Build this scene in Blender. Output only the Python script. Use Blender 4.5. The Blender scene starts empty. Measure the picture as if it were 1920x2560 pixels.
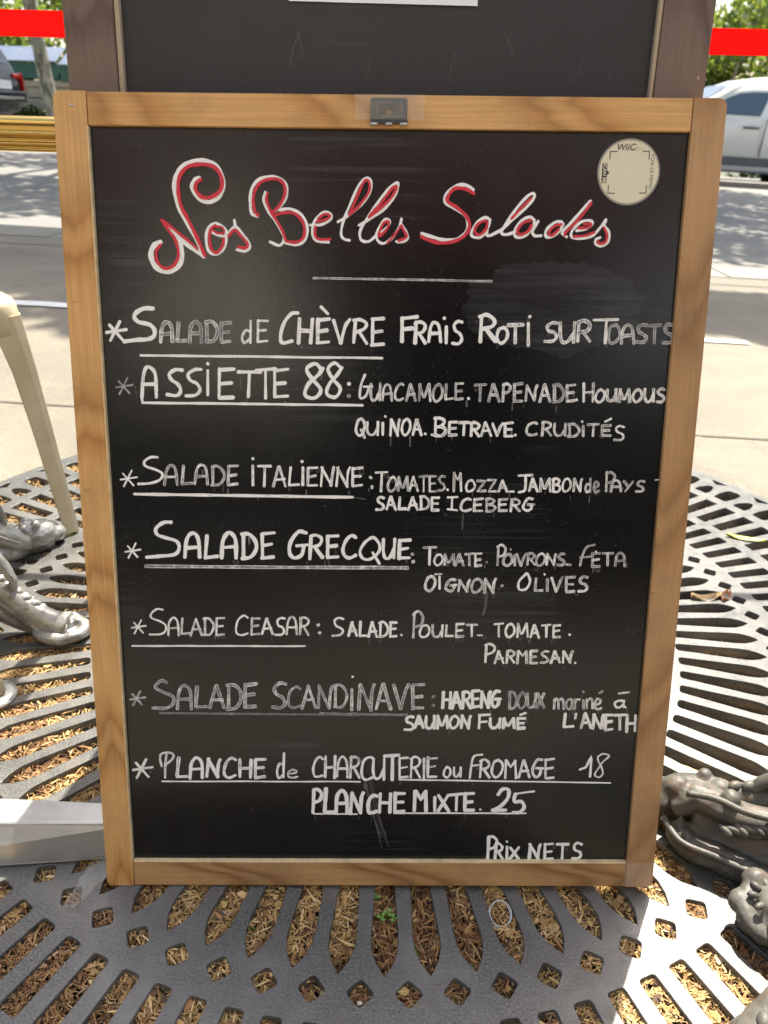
import bpy, bmesh, math, random
import numpy as np
from mathutils import Vector, Matrix
random.seed(11); rng = np.random.default_rng(5)
S = bpy.context.scene
C = S.collection
rad = math.radians

# ------------------------------------------------------------------ camera
cam = bpy.data.cameras.new('camera'); cam_o = bpy.data.objects.new('camera', cam); C.objects.link(cam_o)
S.camera = cam_o
cam.sensor_fit = 'VERTICAL'; cam.sensor_height = 36.0; cam.sensor_width = 27.0
cam.lens = 1923/2560*36.0
cam.clip_start = 0.02; cam.clip_end = 600
pitch, roll = rad(27.4), rad(1.6)
fw = Vector((0, math.cos(pitch), -math.sin(pitch))); up0 = Vector((0, math.sin(pitch), math.cos(pitch))); rt0 = Vector((1, 0, 0))
rt = rt0*math.cos(roll) + up0*math.sin(roll); up = up0*math.cos(roll) - rt0*math.sin(roll)
cam_o.matrix_world = Matrix(((rt.x, up.x, -fw.x, 0), (rt.y, up.y, -fw.y, 0), (rt.z, up.z, -fw.z, 0.75), (0, 0, 0, 1)))
cam.dof.use_dof = True; cam.dof.focus_distance = 0.86; cam.dof.aperture_fstop = 8.5
S.render.resolution_x = 768; S.render.resolution_y = 1024

# ------------------------------------------------------------------ light
SUN_EL, SUN_AZ = rad(60), rad(14)
sdir = Vector((math.sin(SUN_AZ)*math.cos(SUN_EL), math.cos(SUN_AZ)*math.cos(SUN_EL), math.sin(SUN_EL)))
W = bpy.data.worlds.new('World'); S.world = W; W.use_nodes = True
wn = W.node_tree.nodes; wl = W.node_tree.links
sky = wn.new('ShaderNodeTexSky'); sky.sky_type = 'NISHITA'; sky.sun_disc = False
sky.sun_elevation = SUN_EL; sky.sun_rotation = SUN_AZ; sky.air_density = 1.2; sky.dust_density = 3.5; sky.ozone_density = .6
bg = wn['Background']; bg.inputs[1].default_value = 0.115
wl.new(sky.outputs[0], bg.inputs[0])
sl = bpy.data.lights.new('sun', 'SUN'); sl.energy = 4.6; sl.angle = rad(0.55); sl.color = (1.0, 0.93, 0.81)
so = bpy.data.objects.new('sun', sl); C.objects.link(so); so.rotation_euler = sdir.to_track_quat('Z', 'Y').to_euler()
S.view_settings.view_transform = 'Standard'; S.view_settings.look = 'None'
S.view_settings.exposure = 1.55; S.view_settings.gamma = 1.0; S.view_settings.use_curve_mapping = False
S.render.engine = 'CYCLES'

# ------------------------------------------------------------------ helpers
def tag(o, label=None, cat=None, group=None, kind=None):
    if label: o['label'] = label
    if cat: o['category'] = cat
    if group: o['group'] = group
    if kind: o['kind'] = kind
    return o
def mesh(name, verts, faces, mat=None, parent=None, smooth=False):
    me = bpy.data.meshes.new(name); me.from_pydata([tuple(v) for v in verts], [], faces); me.update()
    return link(name, me, mat, parent, smooth)
def link(name, me, mat=None, parent=None, smooth=False):
    o = bpy.data.objects.new(name, me); C.objects.link(o)
    if mat: me.materials.append(mat)
    if smooth:
        me.polygons.foreach_set('use_smooth', [True]*len(me.polygons))
    if parent: o.parent = parent
    return o
def empty(name, loc=(0, 0, 0), mat=None):
    o = bpy.data.objects.new(name, None); C.objects.link(o); o.empty_display_size = .05
    if mat is not None: o.matrix_world = mat
    else: o.location = loc
    return o
class MB:
    def __init__(s): s.v = []; s.f = []; s.uv = []
    def add(s, V, F):
        b = len(s.v); s.v += [tuple(p) for p in V]; s.f += [tuple(i+b for i in f) for f in F]; return s
    def box(s, x0, x1, y0, y1, z0, z1):
        V = [(x, y, z) for z in (z0, z1) for y in (y0, y1) for x in (x0, x1)]
        return s.add(V, [(0,2,3,1),(4,5,7,6),(0,1,5,4),(2,6,7,3),(0,4,6,2),(1,3,7,5)])
    def tube(s, pts, radii, n=12, sq=1.0, upv=(0, 0, 1), caps=True):
        P = [Vector(p) for p in pts]; k = len(P)
        if not isinstance(radii, (list, tuple)): radii = [radii]*k
        V = []; F = []
        for i, p in enumerate(P):
            t = (P[min(i+1, k-1)] - P[max(i-1, 0)]).normalized()
            u = Vector(upv); a = t.cross(u)
            if a.length < .05: a = t.cross(Vector((1, 0.02, 0)))
            a.normalize(); b = a.cross(t).normalized()
            r = radii[i]
            for j in range(n):
                an = 2*math.pi*j/n
                V.append(p + a*math.cos(an)*r + b*math.sin(an)*r*sq)
        for i in range(k-1):
            for j in range(n):
                F.append((i*n+j, i*n+(j+1) % n, (i+1)*n+(j+1) % n, (i+1)*n+j))
        if caps: F += [tuple(range(n-1, -1, -1)), tuple(range((k-1)*n, k*n))]
        return s.add(V, F)
    def ball(s, c, r, sx=1, sy=1, sz=1, n=12, m=8, rz=0):
        V = []; F = []; c = Vector(c)
        for i in range(m+1):
            th = math.pi*i/m
            for j in range(n):
                ph = 2*math.pi*j/n
                x, y, z = r*sx*math.sin(th)*math.cos(ph), r*sy*math.sin(th)*math.sin(ph), r*sz*math.cos(th)
                V.append(c + Vector((x*math.cos(rz)-y*math.sin(rz), x*math.sin(rz)+y*math.cos(rz), z)))
        for i in range(m):
            for j in range(n): F.append((i*n+j, (i+1)*n+j, (i+1)*n+(j+1) % n, i*n+(j+1) % n))
        return s.add(V, F)
    def build(s, name, mat=None, parent=None, smooth=False, bevel=0, seg=2):
        o = mesh(name, s.v, s.f, mat, parent, smooth)
        bm = bmesh.new(); bm.from_mesh(o.data)
        bmesh.ops.remove_doubles(bm, verts=bm.verts, dist=1e-6)
        bmesh.ops.recalc_face_normals(bm, faces=bm.faces)
        if bevel:
            es = [e for e in bm.edges if len(e.link_faces) == 2 and e.calc_face_angle(0) > .6]
            bmesh.ops.bevel(bm, geom=es, offset=bevel, segments=seg, affect='EDGES', profile=.6, clamp_overlap=True)
        bm.to_mesh(o.data); bm.free()
        if smooth: o.data.polygons.foreach_set('use_smooth', [True]*len(o.data.polygons))
        return o
def catmull(P, n=6, closed=False):
    P = [np.array(p, float) for p in P]
    if len(P) < 3: return P
    Q = [2*P[0]-P[1]] + P + [2*P[-1]-P[-2]]; out = []
    for i in range(1, len(Q)-2):
        for k in range(n):
            t = k/n; a, b, c, d = Q[i-1], Q[i], Q[i+1], Q[i+2]
            out.append(.5*((2*b) + (-a+c)*t + (2*a-5*b+4*c-d)*t*t + (-a+3*b-3*c+d)*t**3))
    out.append(P[-1]); return out
def copy_tree(o, parent=None):
    c = o.copy(); C.objects.link(c)
    if parent: c.parent = parent
    for ch in [x for x in bpy.data.objects if x.parent == o]: copy_tree(ch, c)
    return c

# ------------------------------------------------------------------ materials
def M(name, base=(.5, .5, .5), rough=.6, metal=0.0, spec=None):
    m = bpy.data.materials.new(name); m.use_nodes = True
    p = m.node_tree.nodes['Principled BSDF']
    p.inputs['Base Color'].default_value = (*base, 1); p.inputs['Roughness'].default_value = rough; p.inputs['Metallic'].default_value = metal
    if spec is not None: p.inputs['Specular IOR Level'].default_value = spec
    return m
class N:
    """little node-graph builder"""
    def __init__(s, m): s.t = m.node_tree; s.p = m.node_tree.nodes['Principled BSDF']
    def n(s, typ, **kw):
        nd = s.t.nodes.new('ShaderNode'+typ)
        for k, v in kw.items(): setattr(nd, k, v)
        return nd
    def l(s, a, b): s.t.links.new(a, b)
    def co(s, scale=(1, 1, 1), kind='Object', rot=(0, 0, 0)):
        tc = s.n('TexCoord'); mp = s.n('Mapping'); mp.inputs['Scale'].default_value = scale; mp.inputs['Rotation'].default_value = rot
        s.l(tc.outputs[kind], mp.inputs[0]); return mp.outputs[0]
    def noise(s, co, scale, detail=4, rough=.6, dist=0):
        x = s.n('TexNoise'); x.inputs['Scale'].default_value = scale; x.inputs['Detail'].default_value = detail
        x.inputs['Roughness'].default_value = rough; x.inputs['Distortion'].default_value = dist
        if co is not None: s.l(co, x.inputs['Vector'])
        return x.outputs['Fac']
    def ramp(s, fac, stops):
        r = s.n('ValToRGB'); e = r.color_ramp.elements
        while len(e) < len(stops): e.new(.5)
        for el, (p, c) in zip(e, stops):
            el.position = p; el.color = (*c, 1) if isinstance(c, tuple) else (c, c, c, 1)
        s.l(fac, r.inputs[0]); return r.outputs[0]
    def mix(s, fac, a, b, mode='MIX'):
        x = s.n('Mix', data_type='RGBA', blend_type=mode)
        if isinstance(fac, (int, float)): x.inputs[0].default_value = fac
        else: s.l(fac, x.inputs[0])
        for i, q in ((6, a), (7, b)):
            if isinstance(q, tuple): x.inputs[i].default_value = (*q, 1)
            elif isinstance(q, (int, float)): x.inputs[i].default_value = (q, q, q, 1)
            else: s.l(q, x.inputs[i])
        return x.outputs[2]
    def math(s, op, a, b=0.0):
        x = s.n('Math', operation=op)
        for i, q in ((0, a), (1, b)):
            if isinstance(q, (int, float)): x.inputs[i].default_value = q
            else: s.l(q, x.inputs[i])
        return x.outputs[0]
    def bump(s, h, strength=.3, dist=.002):
        b = s.n('Bump'); b.inputs['Strength'].default_value = strength; b.inputs['Distance'].default_value = dist
        s.l(h, b.inputs['Height']); s.l(b.outputs[0], s.p.inputs['Normal'])
    def base(s, c): s.l(c, s.p.inputs['Base Color'])
    def rough(s, c): s.l(c, s.p.inputs['Roughness'])

def wood(name, along, pale=(.70, .405, .150), mid=(.58, .300, .090), dark=(.36, .155, .040), seed=0.0, dirt=.5):
    m = M(name, rough=.55); g = N(m)
    sc = [34, 34, 34]; sc[along] = 1.5
    c = g.co(tuple(sc)); mp = g.n('VectorMath', operation='ADD'); g.l(c, mp.inputs[0]); mp.inputs[1].default_value = (seed, seed*1.7, seed*.3)
    c = mp.outputs[0]
    w = g.n('TexWave', wave_type='RINGS', rings_direction='XYZ'[0 if along == 1 else 1]); w.inputs['Scale'].default_value = 1.15; w.inputs['Distortion'].default_value = 6.0
    w.inputs['Detail'].default_value = 2.5; w.inputs['Detail Scale'].default_value = .4; g.l(c, w.inputs[0])
    broad = g.ramp(w.outputs['Fac'], [(.0, pale), (.5, tuple(.75*a+.25*b for a, b in zip(pale, mid))), (.78, mid), (.92, tuple(.45*a+.55*b for a, b in zip(mid, dark))), (1, tuple(.6*a+.4*b for a, b in zip(pale, mid)))])
    fs = [420, 420, 420]; fs[along] = 9
    fine = g.noise(g.co(tuple(fs)), 1.0, 5, .7)
    col = g.mix(.62, broad, g.ramp(fine, [(.32, (.62, .58, .52)), (.66, (1, 1, 1))]), 'MULTIPLY')
    blot = g.noise(g.co((9, 9, 9)), 1, 5, .65)
    col = g.mix(g.math('MULTIPLY', g.ramp(blot, [(.48, 0), (.75, 1)]), dirt), col, (.20, .125, .07))
    kn = g.noise(g.co(tuple(16 if i != along else 7 for i in range(3))), 1, 1, .5)
    col = g.mix(g.ramp(kn, [(.74, 0), (.80, .75)]), col, tuple(x*.55 for x in dark))
    nick = g.noise(g.co(tuple(70 if i != along else 300 for i in range(3))), 1, 2, .6)
    col = g.mix(g.ramp(nick, [(.70, 0), (.76, .5)]), col, (.13, .075, .04))
    sp = g.noise(g.co((90, 90, 90)), 1, 2, .5)
    col = g.mix(g.ramp(sp, [(.73, 0), (.79, .55)]), col, (.60, .47, .33))
    g.base(col); g.rough(g.ramp(blot, [(.3, .42), (.7, .62)])); g.bump(fine, .22, .0012)
    return m
MAT = {}
MAT['wood_v'] = wood('aged_pine_upright', 1, seed=3.1)
MAT['wood_v2'] = wood('aged_pine_upright_grey', 1, pale=(.52, .31, .145), mid=(.44, .245, .10), dark=(.33, .165, .065), seed=8.4, dirt=.7)
MAT['wood_h'] = wood('aged_pine_rail', 0, seed=1.3)
MAT['wood_h2'] = wood('aged_pine_lower_rail', 0, pale=(.52, .31, .135), mid=(.37, .195, .07), dark=(.19, .09, .035), seed=5.2, dirt=.8)
MAT['dark_wood'] = wood('weathered_brown_wood', 1, pale=(.20, .145, .12), mid=(.14, .092, .078), dark=(.09, .055, .048), seed=2.2, dirt=.35)
MAT['bead'] = M('pale_bead', (.42, .34, .24), .6)

def slate(name, base, hi, rough, grain=1.0, erased=1.0):
    m = M(name, base, rough); g = N(m)
    a = g.noise(g.co((3.2, 2.4, 3)), 1, 6, .62, .6); b = g.noise(g.co((14, 26, 14)), 1, 5, .7)
    sm = g.math('MULTIPLY', g.ramp(a, [(.42, 0), (.72, 1)]), g.ramp(b, [(.3, .25), (.75, 1)]))
    col = g.mix(sm, base, hi)
    sp = g.noise(g.co((520, 520, 520)), 1, 2, .5); sp2 = g.noise(g.co((60, 60, 60)), 1, 3, .6)
    col = g.mix(g.math('MULTIPLY', g.ramp(sp, [(.64, 0), (.73, 1)]), g.ramp(sp2, [(.50, .02), (.72, .42)])), col, (.22, .22, .22))
    # dry wiping streaks
    st = g.noise(g.co((3, 150, 3), rot=(0, 0, .12)), 1, 3, .6); pa = g.noise(g.co((4.1, 3.3, 4)), 1.3, 2, .5)
    col = g.mix(g.math('MULTIPLY', g.ramp(st, [(.5, 0), (.72, .5)]), g.ramp(pa, [(.52, 0), (.62, .5)])), col, (.10, .11, .12))
    # half erased patch right of the title, long wiping arcs inside it
    mp = g.n('Mapping'); mp.inputs['Location'].default_value = (-.452/.085, -.610/.042, 0); mp.inputs['Scale'].default_value = (1/.085, 1/.042, 0); tc = g.n('TexCoord'); g.l(tc.outputs['Object'], mp.inputs[0])
    ln = g.n('VectorMath', operation='LENGTH'); g.l(mp.outputs[0], ln.inputs[0])
    ring = g.ramp(g.math('ADD', ln.outputs['Value'], g.math('MULTIPLY', g.math('SUBTRACT', g.noise(g.co((22, 40, 22)), 1, 4, .6), .5), .7)), [(.0, .25), (.72, .9), (1.0, .65), (1.12, 0)])
    stk = g.ramp(g.noise(g.co((12, 260, 12), rot=(0, 0, -.06)), 1, 4, .6), [(.35, .25), (.65, 1)])
    col = g.mix(g.math('MULTIPLY', g.math('MULTIPLY', ring, stk), .55*erased), col, (.062, .068, .074))
    g.base(col); g.rough(g.ramp(sm, [(0, rough), (1, rough+.15)]))
    g.bump(g.noise(g.co((700, 700, 700)), 1, 2, .5), .13*grain, .0006)
    return m
MAT['slate'] = slate('black_chalkboard', (.0045, .005, .006), (.018, .020, .022), .19)
MAT['slate'].node_tree.nodes['Principled BSDF'].inputs['Specular IOR Level'].default_value = .5
MAT['slate2'] = slate('grey_chalkboard', (.022, .023, .026), (.040, .041, .044), .55, .6, 0.0)

def chalk(name, c, worn=1.0):
    m = M(name, c, .75); g = N(m)
    at = g.n('Attribute'); at.attribute_name = 'op'
    uv = g.n('UVMap'); sx = g.n('SeparateXYZ'); g.l(uv.outputs[0], sx.inputs[0])
    edge = g.math('MULTIPLY', g.math('ABSOLUTE', g.math('SUBTRACT', sx.outputs[0], .5)), 2.0)   # 1 at the edges
    n1 = g.noise(g.co((260, 260, 260)), 1, 4, .65); n2 = g.noise(g.co((900, 900, 900)), 1, 2, .6); n3 = g.noise(g.co((70, 70, 70)), 1, 3, .6)
    v = g.math('ADD', g.math('MULTIPLY', n1, .55), g.math('MULTIPLY', n2, .25)); v = g.math('ADD', v, g.math('MULTIPLY', n3, .45))
    v = g.math('ADD', v, g.math('MULTIPLY', g.math('POWER', edge, 3.0), .30*worn))
    # opacity: op near 1 -> solid, lower -> worn with holes
    th = g.math('SUBTRACT', 1.19, g.math('MULTIPLY', at.outputs['Fac'], 1.02))
    k = g.math('MULTIPLY', g.math('SUBTRACT', v, th), 4.5*worn if worn > 0 else 1)
    k = g.n('Clamp'); src = g.math('MULTIPLY', g.math('SUBTRACT', v, th), 3.6); g.l(src, k.inputs[0])
    k.inputs['Min'].default_value = 0; k.inputs['Max'].default_value = 1
    lo = g.math('MULTIPLY', at.outputs['Fac'], .36)
    fac = g.math('MAXIMUM', k.outputs[0], lo)
    g.base(g.mix(fac, (.012, .012, .012), c)); g.bump(n1, .1, .0004)
    return m
MAT['chalk'] = chalk('white_chalk_paint', (.86, .86, .85))
MAT['red_paint'] = chalk('red_chalk_paint', (.62, .035, .055), .6)

def iron_grate():
    m = M('cast_iron_grate', (.1, .1, .1), .5, .0); g = N(m)
    a = g.noise(g.co((420, 420, 420)), 1, 3, .6); b = g.noise(g.co((6, 6, 6)), 1, 5, .65); c = g.noise(g.co((45, 45, 45)), 1, 4, .6)
    col = g.ramp(a, [(.3, (.024, .024, .022)), (.48, (.060, .061, .056)), (.72, (.150, .148, .138))])
    col = g.mix(g.ramp(b, [(.45, 0), (.62, .75)]), col, (.135, .130, .118))
    col = g.mix(g.ramp(c, [(.56, 0), (.70, .55)]), col, (.095, .070, .048))
    g.base(col); g.rough(g.ramp(c, [(.3, .27), (.7, .46)])); g.bump(a, .4, .001)
    g.p.inputs['Specular IOR Level'].default_value = .8
    return m
MAT['grate'] = iron_grate()
def cast(name, lo, hi, rust, rough, metal):
    m = M(name, lo, rough, metal); g = N(m)
    b = g.noise(g.co((26, 26, 26)), 1, 6, .65); c = g.noise(g.co((260, 260, 260)), 1, 3, .6)
    col = g.ramp(b, [(.35, lo), (.62, hi)])
    col = g.mix(g.ramp(g.noise(g.co((60, 60, 60)), 1, 5, .7), [(.52, 0), (.68, .75)]), col, rust)
    g.base(col); g.rough(g.ramp(b, [(.3, rough), (.7, rough+.2)])); g.bump(g.math('ADD', b, g.math('MULTIPLY', c, .3)), .35, .0035)
    return m
MAT['cast_silver'] = cast('worn_silver_cast_iron', (.22, .215, .20), (.44, .43, .40), (.20, .165, .12), .26, .6)
MAT['cast_brown'] = cast('rusty_patina_cast_iron', (.030, .032, .029), (.115, .110, .090), (.13, .072, .045), .44, .0)
MAT['brass'] = M('polished_brass', (.62, .42, .13), .22, 1.0)
def cream():
    m = M('cream_enamel', (.60, .52, .34), .32); g = N(m)
    a = g.noise(g.co((14, 14, 14)), 1, 5, .6)
    g.base(g.ramp(a, [(.3, (.52, .44, .28)), (.7, (.64, .56, .38))])); g.rough(g.ramp(a, [(.3, .3), (.7, .45)])); return m
MAT['cream'] = cream()
MAT['belt'] = M('red_webbing', (.85, .012, .008), .8)
g = N(MAT['belt']); w = g.n('TexWave', wave_type='BANDS', bands_direction='Z'); w.inputs['Scale'].default_value = 160; g.l(g.co(), w.inputs[0])
g.base(g.ramp(w.outputs['Fac'], [(0, (.78, .004, .004)), (1, (.9, .010, .006))])); g.bump(w.outputs['Fac'], .2, .001)
tr = g.n('BsdfTranslucent'); tr.inputs[0].default_value = (.95, .01, .006, 1); ms = g.n('MixShader'); ms.inputs[0].default_value = .55
g.l(g.p.outputs[0], ms.inputs[1]); g.l(tr.outputs[0], ms.inputs[2]); g.l(ms.outputs[0], g.t.nodes['Material Output'].inputs[0])
def steel():
    m = M('brushed_steel', (.52, .53, .52), .33, .65); g = N(m)
    a = g.noise(g.co((3, 220, 220)), 1, 4, .6); b = g.noise(g.co((30, 30, 30)), 1, 4, .6)
    g.base(g.ramp(b, [(.3, (.46, .47, .46)), (.75, (.58, .59, .57))])); g.rough(g.ramp(a, [(.3, .26), (.7, .46)])); return m
MAT['steel'] = steel()
def ground(name, stops, big, speck, bumpd, rough=.85, crack=True):
    m = M(name, stops[0][1], rough); g = N(m)
    a = g.noise(g.co((1.1, 1.4, 1)), big, 6, .62, .3); b = g.noise(g.co((1, 1, 1)), speck, 3, .65)
    col = g.ramp(a, stops)
    col = g.mix(g.ramp(b, [(.30, .55), (.5, 0)]), col, tuple(x*.55 for x in stops[0][1]))
    col = g.mix(g.ramp(b, [(.60, 0), (.76, .6)]), col, tuple(min(1, x*1.7) for x in stops[-1][1]))
    if crack:
        st = g.noise(g.co((2.2, 2.2, 2.2)), 3, 8, .75)
        col = g.mix(g.ramp(st, [(.56, 0), (.72, .5)]), col, tuple(x*.62 for x in stops[0][1]))
    g.base(col); g.bump(b, .5, bumpd); return m
MAT['pavement'] = ground('beige_asphalt_pavement', [(.3, (.130, .117, .092)), (.55, (.185, .164, .124)), (.75, (.235, .205, .155))], 1.6, 170, .004)
MAT['asphalt'] = ground('grey_asphalt', [(.3, (.145, .142, .132)), (.6, (.185, .180, .166))], 1.2, 95, .006)
MAT['kerb'] = ground('granite_kerb', [(.3, (.16, .152, .132)), (.7, (.205, .193, .165))], 5, 260, .002, .7)
MAT['line'] = ground('white_road_paint', [(.3, (.62, .62, .60)), (.7, (.74, .74, .72))], 8, 220, .002, .6)
MAT['joint'] = M('pavement_joint_filler', (.085, .076, .062), .9)
MAT['soil'] = ground('dark_soil', [(.3, (.045, .032, .02)), (.7, (.09, .065, .04))], 22, 240, .01, .95)

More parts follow.
